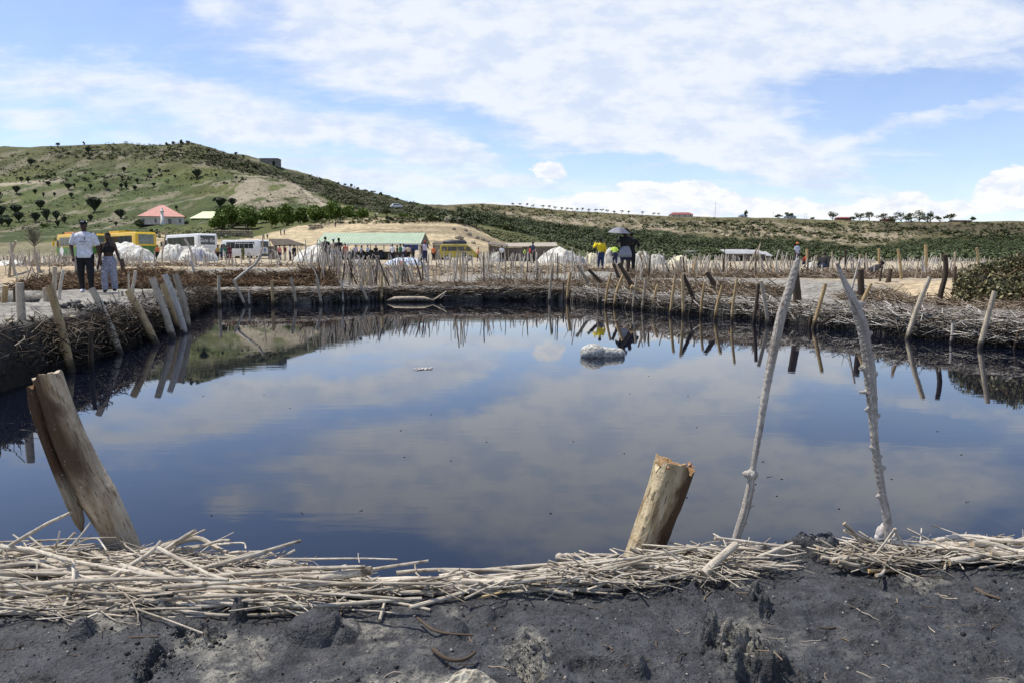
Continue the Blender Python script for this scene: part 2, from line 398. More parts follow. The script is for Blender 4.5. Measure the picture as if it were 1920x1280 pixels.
mat_wood('bleached', (.30, .26, .20), (.62, .56, .47), (.62, .5, .34))
mat_wood('bleached_long', (.15, .125, .10), (.54, .50, .45), (.10, .08, .06), grain=1.1, crack=(.09, .07, .055), dist=.0025)
mat_wood('stick_pale', (.16, .128, .09), (.70, .635, .52), (.5, .38, .24), crack=(.12, .085, .055), grain=3.5, dist=.004, blt=.8)
mat_wood('stake_pale', (.26, .21, .15), (.56, .48, .36), (.62, .52, .36), stain=.16)
mat_wood('stake_gold', (.30, .20, .09), (.58, .43, .23), (.66, .44, .20), stain=.22)
mat_wood('stake_dark', (.035, .025, .018), (.11, .08, .055), (.30, .22, .14), stain=.16)
mat_wood('stake_white', (.34, .30, .25), (.64, .59, .51), (.6, .5, .38), stain=.10)
mat_twig('twig_grey', [(.07, .06, .05), (.20, .175, .15), (.34, .31, .27), (.52, .48, .42)], stain=.17)
mat_twig('twig_white', [(.12, .105, .09), (.34, .31, .27), (.50, .47, .42), (.66, .62, .56)], stain=.15)
mat_twig('twig_brown', [(.03, .018, .010), (.09, .055, .030), (.17, .105, .058), (.30, .21, .13)], stain=.12)
mat_twig('twig_mix', [(.05, .035, .022), (.13, .09, .055), (.25, .19, .13), (.46, .40, .32)], stain=.14)
mat_twig('twig_dark', [(.018, .013, .009), (.05, .037, .025), (.11, .085, .06), (.26, .22, .17)], stain=.20)
mat_leaf('leaf_dark', (.040, .052, .020), (.100, .122, .044))
mat_leaf('leaf_green', (.05, .085, .012), (.17, .24, .045))
mat_leaf('leaf_scrub', (.045, .058, .020), (.13, .145, .05))
mat_leaf('leaf_cactus', (.018, .026, .016), (.05, .062, .036))
mat_leaf('leaf_pile', (.028, .030, .014), (.27, .25, .12), .45)
# ------------------------------------------------------------------ terrain
POND = [(-4.7, 2.30), (-5.0, 7.7), (-5.25, 9.3), (-5.7, 11.3), (-7.0, 16.3), (-7.7, 18.8), (-8.7, 22.6), (-8.2, 23.2), (-6, 23.4), (-4, 25.3), (0, 25.6), (1.9, 25.4), (2.7, 23), (4.0, 19.3),
        (5.2, 17.5), (5.9, 15.3), (6.6, 13.2), (7.1, 11.9), (7.5, 11.3), (9.5, 9), (10, 4), (9, 2.5), (2.5, 2.30), (1.2, 2.28), (0.35, 2.10), (-.3, 2.10), (-1.0, 2.20), (-2, 2.22)]
PIT_L = [(-7.9, 12.9), (-12.9, 21.6), (-18, 22), (-17, 12.5)]
PITS = [([(-0.9, 29.3), (3.0, 29.0), (3.2, 32.0), (-0.8, 32.6)], .75), ([(6.4, 21.6), (10.4, 21.2), (11.0, 23.6), (6.8, 24.0)], .55), ([(11.6, 20.6), (13.6, 20.4), (14.0, 22.4), (12.0, 22.8)], .35),
        ([(-7.5, 33.5), (-3.2, 33.5), (-3.2, 36.5), (-7.5, 36.5)], .6), ([(6.0, 30.5), (12, 30), (12.5, 34), (6.5, 34.5)], .45), ([(-16, 37), (-9.5, 37), (-9.5, 40), (-16, 40)], .5)]
CONT = [
 (45, [(0, 496), (600, 499), (960, 500), (1400, 499), (1920, 501)]),
 (60, [(0, 494), (600, 494), (960, 495), (1920, 497)]),
 (110, [(0, 486), (300, 486), (800, 487), (960, 490), (1920, 492.5)]),
 (145, [(0, 476), (250, 476), (500, 470), (620, 467), (700, 462), (860, 466), (930, 474), (1000, 480), (1100, 488), (1920, 491)]),
 (190, [(0, 452), (180, 452), (260, 440), (400, 437), (480, 440), (560, 424), (600, 419), (700, 410), (790, 411), (860, 413), (890, 426), (930, 446), (975, 462), (1060, 478), (1200, 488), (1920, 490)]),
 (262, [(0, 438), (200, 430), (300, 424), (400, 415), (500, 407), (600, 403), (700, 402), (800, 410), (900, 430), (960, 444), (1100, 468), (1300, 482), (1920, 487)]),
 (340, [(0, 388), (200, 376), (400, 362), (480, 352), (545, 368), (620, 384), (700, 390), (800, 403), (900, 418), (1000, 438), (1100, 455), (1300, 471), (1600, 479), (1920, 482)]),
 (430, [(0, 332), (200, 327), (400, 316), (480, 322), (560, 343), (640, 364), (720, 384), (800, 395), (900, 410), (1000, 426), (1100, 439), (1200, 450), (1400, 462), (1600, 470), (1920, 474)]),
 (520, [(-600, 300), (0, 275), (60, 276), (120, 272), (230, 270), (300, 271), (360, 268), (400, 278), (440, 290), (480, 299), (520, 313), (560, 326), (620, 342), (680, 359), (740, 376), (780, 387), (850, 398), (900, 406), (1000, 420), (1100, 430), (1200, 438), (1400, 452), (1600, 458), (1920, 462)]),
 (660, [(-600, 310), (0, 285), (300, 280), (480, 310), (620, 350), (780, 390), (900, 395), (1000, 406), (1200, 420), (1400, 428), (1600, 433), (1920, 436)]),
 (800, [(-600, 320), (0, 295), (400, 310), (520, 340), (700, 383), (780, 388), (840, 384), (900, 382), (960, 385), (1060, 395), (1150, 401), (1250, 406), (1350, 408), (1450, 409), (1600, 414), (1750, 417), (1920, 415), (2500, 420)]),
 (1300, [(-600, 400), (0, 380), (700, 430), (900, 430), (1250, 438), (1920, 440)]),
 (5000, [(-600, 489), (960, 489), (2500, 489)]),
]
CD = np.array([c[0] for c in CONT], float)
AG = np.linspace(-2.2, 2.2, 1201)
CZ = []
for D, pts in CONT:
    ww = [W(px, py, D) for px, py in pts]
    CZ.append(np.interp(AG, [w.x / D for w in ww], [w.z for w in ww]))
CZ = np.array(CZ)
def Hfar(X, Y):
    a = np.clip(X / np.maximum(Y, 1), -2.19, 2.19); Yc = np.clip(Y, CD[0], CD[-1] - 1)
    k = np.clip(np.searchsorted(CD, Yc) - 1, 0, len(CD) - 2)
    ai = (a + 2.2) / 4.4 * 1200; i = np.clip(ai.astype(int), 0, 1199); f = ai - i
    z0 = CZ[k, i] * (1 - f) + CZ[k, i + 1] * f; z1 = CZ[k + 1, i] * (1 - f) + CZ[k + 1, i + 1] * f
    t = (Yc - CD[k]) / (CD[k + 1] - CD[k])
    z = z0 * (1 - t) + z1 * t
    w = S(Y, 100, 200)
    n = (fbm(X / 26, Y / 26, 5, 31) - .5) * 9 * S(Y, 230, 420) + (fbm(X / 7, Y / 9, 4, 37) - .5) * 1.7 * S(Y, 130, 200) + (fbm(X / 3, Y / 3, 3, 41) - .5) * .25
    sky_ = S(np.abs(Y - 520), 0, 40) * S(np.abs(Y - 800), 0, 60) * .8 + .2
    return z + n * w * sky_
def Hnear(X, Y):
    sd = sdist(X, Y, POND)
    sd = sd + (fbm(X * 1.1, Y * 1.1, 3, 3) - .5) * .25 * S(Y, 3, 6)
    z = .40 + .20 * S(-X, 3.5, 5) * S(-Y, -19, -12)
    step = 27.2 + np.maximum(0, -(X + 10)) * .55
    z = z + .62 * S(Y, step, step + 1.1) * S(-X, 5.2, 7.6)
    z = z + .58 * S(Y, 27.5, 42) * (1 - S(-X, 5.2, 7.6)) * (1 - S(X, 2.5, 5))
    rA = S(sd, .4, 2.4); rB = S(sd, 2.1, 4.2); w = S(Y, 16.2, 18.6)
    r = .40 * (rA * w + rB * (1 - w)) * S(X, 1.8, 4.5)
    r = r * (1 - .15 * S(Y, 23, 24)); z = z + r
    for P, dp in PITS:
        s_ = sdist(X, Y, P); z = z - dp * S(-s_, -.15, .45)
    z = z + (fbm(X * .7, Y * .7, 4, 5) - .5) * .16 * S(sd, .3, 1.5) + (fbm(X * 3.1, Y * 3.1, 3, 6) - .5) * .06
    sl = sdist(X, Y, PIT_L); z = z * S(sl, -.25, .12) - .6 * (1 - S(sl, -.25, .12))
    c = S(sd, -.14, .12)
    return z * c - .7 * (1 - c)
def H(X, Y):
    X = np.asarray(X, float); Y = np.asarray(Y, float); X, Y = np.broadcast_arrays(X, Y)
    out = np.empty(X.shape); nr = Y < 60; w = S(Y, 43, 58)
    if nr.any():
        h = Hnear(X[nr], Y[nr]); out[nr] = h * (1 - w[nr])
    far = Y > 43
    if (~nr).any(): out[~nr] = 0
    if far.any(): out[far] += Hfar(X[far], Y[far]) * w[far]
    return out
YS = np.exp(np.linspace(math.log(2.6), math.log(1290), 1500))
def hit(px, py):
    """first visible terrain/water point through a picture point"""
    X = YS * W(px, py, 1.0).x
    z = np.maximum(H(X, YS), 0); ok = proj(X, YS, z)[1] <= py
    i = int(np.argmax(ok)) if ok.any() else len(YS) - 1
    return Vector((X[i], YS[i], z[i]))
def hits(px, py):
    px = np.asarray(px, float); py = np.asarray(py, float); Y2 = np.exp(np.linspace(math.log(40), math.log(1290), 700))
    out = np.zeros((len(px), 3)); out[:, 1] = -1
    for s0 in range(0, len(px), 400):
        a = (px[s0:s0 + 400] - 960) / F; X = a[:, None] * Y2[None, :]; YY = np.broadcast_to(Y2, X.shape); z = H(X, YY)
        ok = proj(X, YY, z)[1] <= py[s0:s0 + 400][:, None]; i = ok.argmax(1); r = np.arange(len(a)); g = ok.any(1)
        out[s0:s0 + 400, 0] = X[r, i]; out[s0:s0 + 400, 1] = np.where(g, Y2[i], -1); out[s0:s0 + 400, 2] = z[r, i]
    return out
def gz(x, y): return float(H(np.array([x]), np.array([y]))[0])

SAND = [(250, 470), (262, 445), (300, 436), (360, 440), (392, 447), (430, 452), (470, 447), (560, 424), (600, 418), (700, 409), (860, 411), (895, 424), (925, 446), (970, 462), (1062, 482), (1062, 492), (250, 488)]
SCREE = [(425, 384), (440, 352), (470, 336), (525, 333), (560, 350), (600, 378), (650, 392), (610, 396), (520, 388)]
SCREE2 = [(240, 378), (300, 366), (420, 360), (430, 372), (330, 392), (250, 392)]
TAN = [(905, 395), (1000, 403), (1130, 408), (1300, 415), (1500, 420), (1620, 418), (1760, 425), (1700, 450), (1600, 466), (1480, 448), (1330, 440), (1130, 432), (980, 420), (900, 405)]
SHADOWR = [(1640, 418), (1930, 418), (1930, 448), (1760, 442), (1640, 432)]
RIDGE = [(400, 285), (480, 303), (560, 326), (700, 362), (800, 388), (880, 402), (900, 425), (800, 412), (690, 398), (640, 384), (570, 352), (500, 330), (430, 318), (380, 300)]
GREENB = [(560, 400), (640, 395), (700, 402), (860, 415), (1000, 445), (1090, 468), (1080, 480), (975, 462), (930, 446), (890, 424), (860, 412), (700, 408), (600, 418)]
WOODP = [(860, 392), (930, 402), (1060, 424), (1200, 431), (1340, 448), (1450, 452), (1560, 455), (1600, 470), (1700, 452), (1800, 446), (2200, 443), (2200, 494), (1300, 492), (1190, 489), (1090, 470), (985, 440), (905, 422), (860, 410)]
def lin(r, g, b): return np.array([((c / 255) ** 2.2) for c in (r, g, b)])
def ground_col(X, Y, Z):
    n = X.size; px, py = proj(X, Y, Z)
    jx = (fbm(X / 9, Y / 14, 3, 71) - .5) * 50; jy = (fbm(X / 9, Y / 14, 3, 73) - .5) * 16
    qx, qy = px + jx, py + jy
    n1 = fbm(X / 8, Y / 22, 4, 51)[:, None]; n2 = fbm(X / 2.2, Y / 5, 3, 55)[:, None]; n3 = fbm(X / 45, Y / 70, 3, 57)[:, None]
    nx = fbm(X / 5, Y / 30, 4, 59)[:, None]
    g = np.array([.070, .092, .031]) * (.65 + .7 * n1) + np.array([.035, .025, .008]) * S(n3, .45, .7)
    g = g * (.75 + .5 * n2)
    col = g.copy()
    def put(mask, c, soft=1.0):
        m = (mask.astype(float) * soft)[:, None] if mask.ndim == 1 else mask * soft
        col[:] = col * (1 - m) + c * m
    # upper left hill: browner with pale rock outcrops
    up = (S(-(py), -335, -300) * (px < 900))[:, None]
    put(up, np.array([.115, .108, .052]) * (.6 + .8 * n1), .6)
    put(S(fbm(X / 9, Y / 26, 4, 63)[:, None], .53, .62) * ((qy > 282) & (qy < 345) & (px < 560))[:, None], np.array([.27, .24, .18]), .55)
    put(S(fbm(X / 7, Y / 20, 4, 67)[:, None], .60, .68) * ((py > 330) & (px < 620) & (Y > 200))[:, None], np.array([.26, .23, .17]), .7)
    # right country
    rt = (px > 800) & (Y > 330)
    put(rt, np.array([.15, .13, .07]) * (.55 + .9 * n1), .85)
    put((inpoly(qx, qy, TAN) & (Y > 400))[:, None] * S(nx, .36, .58), np.array([.34, .285, .205]) * (.7 + .6 * n2), .85)
    put(inpoly(qx, qy, SHADOWR) & (Y > 400), np.array([.085, .070, .045]) * (.6 + .8 * n1), .75)  # brown shadow band on the right slope, painted into the ground colour
    put(inpoly(qx, qy, RIDGE) & (Y > 300), np.array([.075, .062, .036]) * (.6 + .9 * n1), .8)
    put((inpoly(qx, qy, SCREE) & (Y > 230))[:, None] * S(nx, .34, .50), np.array([.33, .285, .21]) * (.8 + .4 * n2), .9)
    put((inpoly(qx, qy, SCREE2) & (Y > 230))[:, None] * S(nx, .42, .56), np.array([.22, .20, .13]), .5)
    put(inpoly(qx, qy, WOODP) & (Y > 150), np.array([.040, .058, .020]) * (.6 + .8 * n2), .9)
    put((inpoly(qx, qy, RIDGE) & (Y > 300))[:, None] * S(n1, .42, .6), np.array([.045, .055, .022]), .8)
    # road up the hill
    for A, B, wd in (((528, 333), (560, 352), 4), ((560, 352), (612, 388), 4.5), ((0, 347), (120, 338), 5), ((440, 330), (528, 333), 2.5)):
        ex, ey = B[0] - A[0], B[1] - A[1]; t = np.clip(((px - A[0]) * ex + (py - A[1]) * ey) / (ex * ex + ey * ey), 0, 1)
        dd = np.hypot(px - A[0] - t * ex, (py - A[1] - t * ey) * 1.4)
        put(S(-dd, -wd, -wd * .5) * (Y > 230), np.array([.42, .36, .28]), .85)
    put(inpoly(px + jx * .4, py + jy * .4, GREENB) & (Y > 150), np.array([.16, .15, .065]) * (.6 + .8 * n2), .8)
    # sand mound and lot
    st = S(fbm(X / 14 + Y / 40, Y / 3.0, 4, 77)[:, None], .35, .6)
    put(inpoly(px + jx * .35, py + jy * .3, SAND) & (Y < 230), (np.array([.46, .375, .24]) * (.55 + .5 * st + .25 * n2)), .97)
    lot = (Y > 43) & (Y < 128)
    put((S(Y, 40, 50) * (1 - S(Y, 122, 150)))[:, None], np.array([.42, .36, .26]) * (.7 + .55 * n2), 1.0)
    put((((Y > 120) & (Y < 185) & (px < 250))[:, None] * 1.0), np.array([.30, .26, .17]) * (.6 + .7 * n1), .7)
    # near banks
    nr = 1 - S(Y, 40, 50)
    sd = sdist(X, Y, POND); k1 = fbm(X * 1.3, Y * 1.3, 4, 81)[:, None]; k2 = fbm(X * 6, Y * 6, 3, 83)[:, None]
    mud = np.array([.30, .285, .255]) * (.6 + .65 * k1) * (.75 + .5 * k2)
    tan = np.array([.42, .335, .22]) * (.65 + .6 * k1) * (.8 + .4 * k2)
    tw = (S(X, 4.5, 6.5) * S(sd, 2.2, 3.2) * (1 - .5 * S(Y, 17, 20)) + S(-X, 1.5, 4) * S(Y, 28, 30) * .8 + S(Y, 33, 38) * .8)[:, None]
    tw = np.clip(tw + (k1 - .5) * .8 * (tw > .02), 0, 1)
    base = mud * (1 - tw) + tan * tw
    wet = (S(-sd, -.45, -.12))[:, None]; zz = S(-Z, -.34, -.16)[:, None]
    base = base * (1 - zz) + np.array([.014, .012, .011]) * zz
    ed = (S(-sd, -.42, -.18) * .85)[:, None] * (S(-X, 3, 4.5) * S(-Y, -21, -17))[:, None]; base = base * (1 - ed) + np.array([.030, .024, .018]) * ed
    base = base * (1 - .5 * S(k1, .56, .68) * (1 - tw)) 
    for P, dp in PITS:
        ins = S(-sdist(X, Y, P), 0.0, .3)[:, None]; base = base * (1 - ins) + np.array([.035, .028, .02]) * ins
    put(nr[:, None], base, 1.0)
    return np.clip(col, .003, .8)

def mat_ground():
    m, t, b = newmat('ground'); c = attr(t, 'col').outputs['Color']
    pos = t.n('ShaderNodeNewGeometry').outputs['Position']; x, y, z = t.sep(pos)
    far = t.ramp(y, 60, 160)
    n1 = t.noise(pos, 9.0, 6, .65); n2 = t.noise(pos, .9, 6, .7)
    f = t.m('ADD', t.m('MULTIPLY', n1, t.m('SUBTRACT', 1.0, far)), t.m('MULTIPLY', n2, far))
    k = t.ramp(f, .30, .72)
    col = t.mix(k, t.mix(1.0, c, (.55, .56, .56, 1), 'MULTIPLY'), t.mix(1.0, c, (1.32, 1.30, 1.26, 1), 'MULTIPLY'))
    t._set(b.inputs['Base Color'], col); b.inputs['Roughness'].default_value = .9; b.inputs['Specular IOR Level'].default_value = .15
    bp1 = t.n('ShaderNodeBump'); bp1.inputs['Strength'].default_value = .8; bp1.inputs['Distance'].default_value = .03; t.L.new(n1, bp1.inputs['Height'])
    bp2 = t.n('ShaderNodeBump'); bp2.inputs['Strength'].default_value = .9; t._set(bp2.inputs['Distance'], t.m('MULTIPLY', far, .7)); t.L.new(n2, bp2.inputs['Height']); t.L.new(bp1.outputs[0], bp2.inputs['Normal'])
    t.L.new(bp2.outputs[0], b.inputs['Normal']); return m
mat_ground()
def grid_mesh(name, X, Y, Z, mat, colf=None):
    r, c = X.shape; V = np.stack([X, Y, Z], -1).reshape(-1, 3)
    i = np.arange(r - 1)[:, None] * c; j = np.arange(c - 1)[None]
    Q = np.stack([i + j, i + j + 1, i + c + j + 1, i + c + j], -1).reshape(-1, 4)
    g = Geo().add(V, Q=Q); o = g.build(name, mat)
    if colf is not None:
        col = colf(X.ravel(), Y.ravel(), Z.ravel()); a = o.data.attributes.new('col', 'FLOAT_COLOR', 'POINT')
        a.data.foreach_set('color', np.concatenate([col, np.ones((len(col), 1))], 1).astype(np.float32).ravel())
    return tag(o, kind='structure')
# the big polar sheet
aa = np.concatenate([np.linspace(-2.1, -.80, 90)[:-1], np.linspace(-.80, .80, 620), np.linspace(.80, 2.1, 90)[1:]])
yy = np.concatenate([np.exp(np.linspace(math.log(6.5), math.log(48), 430))[:-1], np.exp(np.linspace(math.log(48), math.log(850), 420))[:-1], np.exp(np.linspace(math.log(850), math.log(5000), 25))])
AA, YYg = np.meshgrid(aa, yy); XX = AA * YYg
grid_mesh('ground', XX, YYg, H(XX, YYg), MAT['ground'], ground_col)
# near sheet under and beside the foreground bank
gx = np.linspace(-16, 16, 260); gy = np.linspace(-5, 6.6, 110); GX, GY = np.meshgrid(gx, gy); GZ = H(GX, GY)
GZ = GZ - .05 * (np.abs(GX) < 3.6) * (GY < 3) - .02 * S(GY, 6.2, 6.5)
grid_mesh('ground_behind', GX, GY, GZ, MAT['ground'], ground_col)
g = Geo().quad((-9000, -9000, -1.2), (9000, -9000, -1.2), (9000, 9000, -1.2), (-9000, 9000, -1.2)); 
mat_plain('plain_soil', (.16, .13, .07), (.09, .09, .04), .95, .02)
tag(g.build('plain', MAT['plain_soil']), kind='structure')

# ------------------------------------------------------------------ brine
m, t, b = newmat('brine'); pos = t.n('ShaderNodeNewGeometry').outputs['Position']; x, y, z = t.sep(pos)
b.inputs['Base Color'].default_value = (.003, .0045, .011, 1); b.inputs['Roughness'].default_value = .015; b.inputs['IOR'].default_value = 1.40
v1 = t.comb(t.m('MULTIPLY', x, 1.6), t.m('MULTIPLY', y, 5.0), 0.0); v2 = t.comb(t.m('MULTIPLY', x, .35), t.m('MULTIPLY', y, .8), 3.0)
wn = t.noise(v1, 1.5, 3, .5); wm = t.ramp(t.noise(v2, 1.0, 2, .5), .35, .7)
bump(t, b, t.m('MULTIPLY', wn, wm), .08, .008)
g = Geo(); P = [(-6.2, 1.95), (10.6, 1.95), (10.8, 9), (8.2, 12.2), (3.4, 26.2), (-4.6, 26.4), (-9.6, 24), (-9.2, 19)]
c = (0, 12, 0)
for i in range(len(P)):
    g.tri(c, (*P[i], 0), (*P[(i + 1) % len(P)], 0))
tag(g.build('water', MAT['brine'], smooth=False), kind='structure')
g = Geo().quad((-7.6, 12.3, 0), (-12.2, 22.2, 0), (-18.5, 22.4, 0), (-17.5, 12.0, 0))
tag(g.build('pit_water', MAT['brine'], smooth=False), kind='structure')

# ------------------------------------------------------------------ foreground mud
LUMPS = []  # (x, y, rx, ry, h, kind)
_e = [PZ(px, py + 5, .39) for px, py in [(-300, 1030), (0, 1030), (250, 1030), (450, 1038), (600, 1066), (700, 1082), (800, 1086), (960, 1078), (1100, 1060), (1200, 1046), (1300, 1032), (1400, 1020), (1500, 1013), (1600, 1016), (1920, 1010), (2400, 1010)]]
EDX = [p.x for p in _e]; EDY = [p.y for p in _e]
def near_h(X, Y):
    z = np.full(X.shape, .385)
    z = z + (fbm(X * 1.2, Y * 1.6, 3, 101) - .5) * .05 + (fbm(X * 6, Y * 8, 3, 103) - .5) * .018
    rdg = 1 - np.abs(fbm(X * 5 + 3, Y * 6, 4, 105) * 2 - 1); z = z + rdg ** 4 * .010
    z = z + (fbm(X * 30, Y * 34, 4, 107, .62) - .5) * .013; gr = fbm(X * 70, Y * 74, 3, 119); z = z + S(gr, .58, .78) * .005 * S(fbm(X * 4, Y * 5, 2, 121), .35, .6)
    cr = 1 - np.abs(fbm(X * 9, Y * 11, 3, 108) * 2 - 1); z = z - S(cr, .93, .99) * .006 * S(fbm(X * 2.2, Y * 2.5, 2, 109), .48, .6)
    for (lx, ly, rx, ry, h, kind) in LUMPS:
        dx = (X - lx) / rx; dy = (Y - ly) / ry; d2 = dx * dx + dy * dy; m_ = np.clip(1 - d2, 0, 1)
        if kind == 'dome': z = z + h * np.sqrt(m_) * (1 + .5 * (fbm(X * 22, Y * 22, 4, 111, .6) - .5))
        elif kind == 'rubble':
            r = fbm(X * 30, Y * 30, 4, 113, .62); z = z + S(m_, 0, .7) * ((r - .45) * h * 3.6)
        elif kind == 'mound': z = z + h * S(m_, 0, 1) * (.6 + .8 * fbm(X * 26, Y * 26, 4, 115, .6))
        elif kind == 'pit': z = z - h * S(m_, 0, .6)
    edge = np.interp(X, EDX, EDY) + (fbm(X * 5, X * 0 + 2, 3, 117) - .5) * .05
    k = S(edge - Y, -.03, .03); return z * k + (-.5) * (1 - k)
def at_near(px, py, z=.39): return PZ(px, py, z)
for px, py, w, hgt, h, kind in [(588, 1180, 105, 46, .050, 'dome'), (645, 1180, 60, 36, .028, 'dome'), (450, 1150, 40, 40, .045, 'mound'), (850, 1178, 70, 40, .028, 'mound'), (155, 1192, 60, 30, .030, 'mound'),
                                (365, 1190, 110, 44, .030, 'rubble'), (285, 1240, 70, 60, .045, 'rubble'), (1385, 1215, 150, 150, .060, 'rubble'), (990, 1230, 110, 100, .028, 'rubble'), (1195, 1255, 50, 36, .035, 'mound'),
                                (1290, 1100, 110, 26, .030, 'rubble'), (1425, 1127, 50, 40, .050, 'rubble'), (1520, 1025, 150, 34, .060, 'mound'), (1340, 1090, 60, 20, .02, 'pit'), (1120, 1240, 130, 40, .022, 'pit'),
                                (1640, 1150, 120, 80, .016, 'rubble'), (1850, 1150, 90, 40, .025, 'pit'), (1560, 1180, 120, 30, .012, 'pit'), (330, 1130, 260, 44, .025, 'rubble'), (1700, 1090, 160, 30, .02, 'rubble'), (910, 1150, 50, 30, .02, 'mound'), (60, 1290, 200, 60, .012, 'rubble'),
                                (1850, 1240, 140, 60, .014, 'rubble'), (1480, 1270, 90, 50, .03, 'rubble')]:
    p = at_near(px, py); pr = at_near(px + w / 2, py); pt = at_near(px, py - hgt / 2)
    LUMPS.append((p.x, p.y, abs(pr.x - p.x), max(.03, abs(pt.y - p.y)) * 1.0, h, kind))
m, t, b = newmat('wet_mud'); pos = t.n('ShaderNodeNewGeometry').outputs['Position']
pa = t.noise(pos, 2.3, 5, .62, .4); pb = t.noise(pos, 13.0, 5, .6); pc = t.noise(pos, 130.0, 4, .65); pd = t.noise(pos, 40.0, 4, .6)
c0 = t.mix(t.ramp(pb, .3, .7), (.024, .025, .028, 1), (.066, .069, .074, 1))
dry = t.ramp(t.m('ADD', t.m('MULTIPLY', pa, .8), t.m('MULTIPLY', pb, .3)), .60, .70)
dryat = attr(t, 'tint').outputs['Fac']
dry = t.m('MULTIPLY', t.m('MAXIMUM', t.m('MULTIPLY', dry, .45), t.ramp(t.m('ADD', dryat, t.m('MULTIPLY', t.m('SUBTRACT', pb, .5), 1.2)), .45, .8)), .95)
c1 = t.mix(dry, c0, t.mix(t.ramp(pd, .35, .65), (.085, .083, .075, 1), (.27, .255, .215, 1)))
c2 = t.mix(t.m('MULTIPLY', t.ramp(pc, .60, .70), .6), c1, (.22, .22, .225, 1))
c3 = t.mix(t.m('MULTIPLY', t.ramp(pc, .46, .34), .8), c2, (.013, .013, .014, 1))
t._set(b.inputs['Base Color'], c3); t._set(b.inputs['Roughness'], t.ramp(pd, .2, 1.0)); b.inputs['Roughness'].default_value = .6
rr_ = t.m('ADD', .50, t.m('MULTIPLY', pd, .3)); t._set(b.inputs['Roughness'], rr_); b.inputs['Specular IOR Level'].default_value = .38
b1 = t.n('ShaderNodeBump'); b1.inputs['Strength'].default_value = .9; b1.inputs['Distance'].default_value = .018; t.L.new(pd, b1.inputs['Height'])
b2 = t.n('ShaderNodeBump'); b2.inputs['Strength'].default_value = .9; b2.inputs['Distance'].default_value = .008; t.L.new(pc, b2.inputs['Height']); t.L.new(b1.outputs[0], b2.inputs['Normal']); t.L.new(b2.outputs[0], b.inputs['Normal'])
gx = np.concatenate([np.linspace(-3.4, -1.75, 110)[:-1], np.linspace(-1.75, 1.75, 800), np.linspace(1.75, 3.4, 110)[1:]]); gy = np.concatenate([np.linspace(.9, 1.4, 20)[:-1], np.linspace(1.4, 2.5, 290)]); GX, GY = np.meshgrid(gx, gy)
o = grid_mesh('mud_bank', GX, GY, near_h(GX, GY), MAT['wet_mud'])
PX, PY_ = proj(GX.ravel(), GY.ravel(), np.full(GX.size, .39)); dr = np.zeros(GX.size)
for cx, cy, rx, ry, wt in [(200, 1170, 110, 28, 1), (420, 1215, 160, 50, .8), (560, 1130, 120, 26, .8), (700, 1190, 110, 60, .7), (990, 1225, 60, 60, 1.1), (330, 1140, 180, 25, .9), (850, 1130, 60, 30, .6), (1390, 1200, 90, 90, .8), (1360, 1085, 100, 20, .9), (780, 1265, 180, 25, .9),
                           (1780, 1150, 60, 60, .5), (1740, 1085, 90, 14, .8), (1880, 1050, 60, 12, .8), (420, 1260, 80, 30, .8), (1180, 1255, 60, 30, .6), (1900, 1275, 60, 20, .7), (650, 1270, 150, 30, .6)]:
    dr = np.maximum(dr, wt * np.exp(-(((PX - cx) / rx) ** 2 + ((PY_ - cy) / ry) ** 2)))
o.data.attributes['tint'].data.foreach_set('value', dr.astype(np.float32))
def nz(x, y): return float(near_h(np.array([x]), np.array([y]))[0])
# ------------------------------------------------------------------ foreground sticks
def stick_obj(name, P, R, mat, label, cat, group=None, sides=8, tint=None, rough=.06, parent=None, build=True, k=None):
    """one round piece of wood through control points (resampled, slightly knobbly)"""
    P = np.asarray([tuple(p) for p in P], float); R = np.asarray(R, float)
    d = np.concatenate([[0], np.cumsum(np.linalg.norm(np.diff(P, axis=0), axis=1))]); L = d[-1]
    k = k or int(max(6, min(40, L / max(R.mean() * 2.2, .012)))); t = np.linspace(0, L, k)
    Q = np.stack([np.interp(t, d, P[:, i]) for i in range(3)], 1); RR = np.interp(t, d, R)
    if len(P) > 2 and k > 8:
        for _ in range(2): Q[1:-1] = (Q[:-2] + 2 * Q[1:-1] + Q[2:]) / 4
    sd = int(rng.integers(1e6)); g = Geo().tubes(Q, RR, sides, tint=float(rng.random() if tint is None else tint) * np.ones((1, 1)), rough=rough, seed=sd)
    o = g.build(name, MAT[mat], parent, loc=None if parent else tuple(P[0]))
    if not parent: tag(o, label, cat, group)
    return o

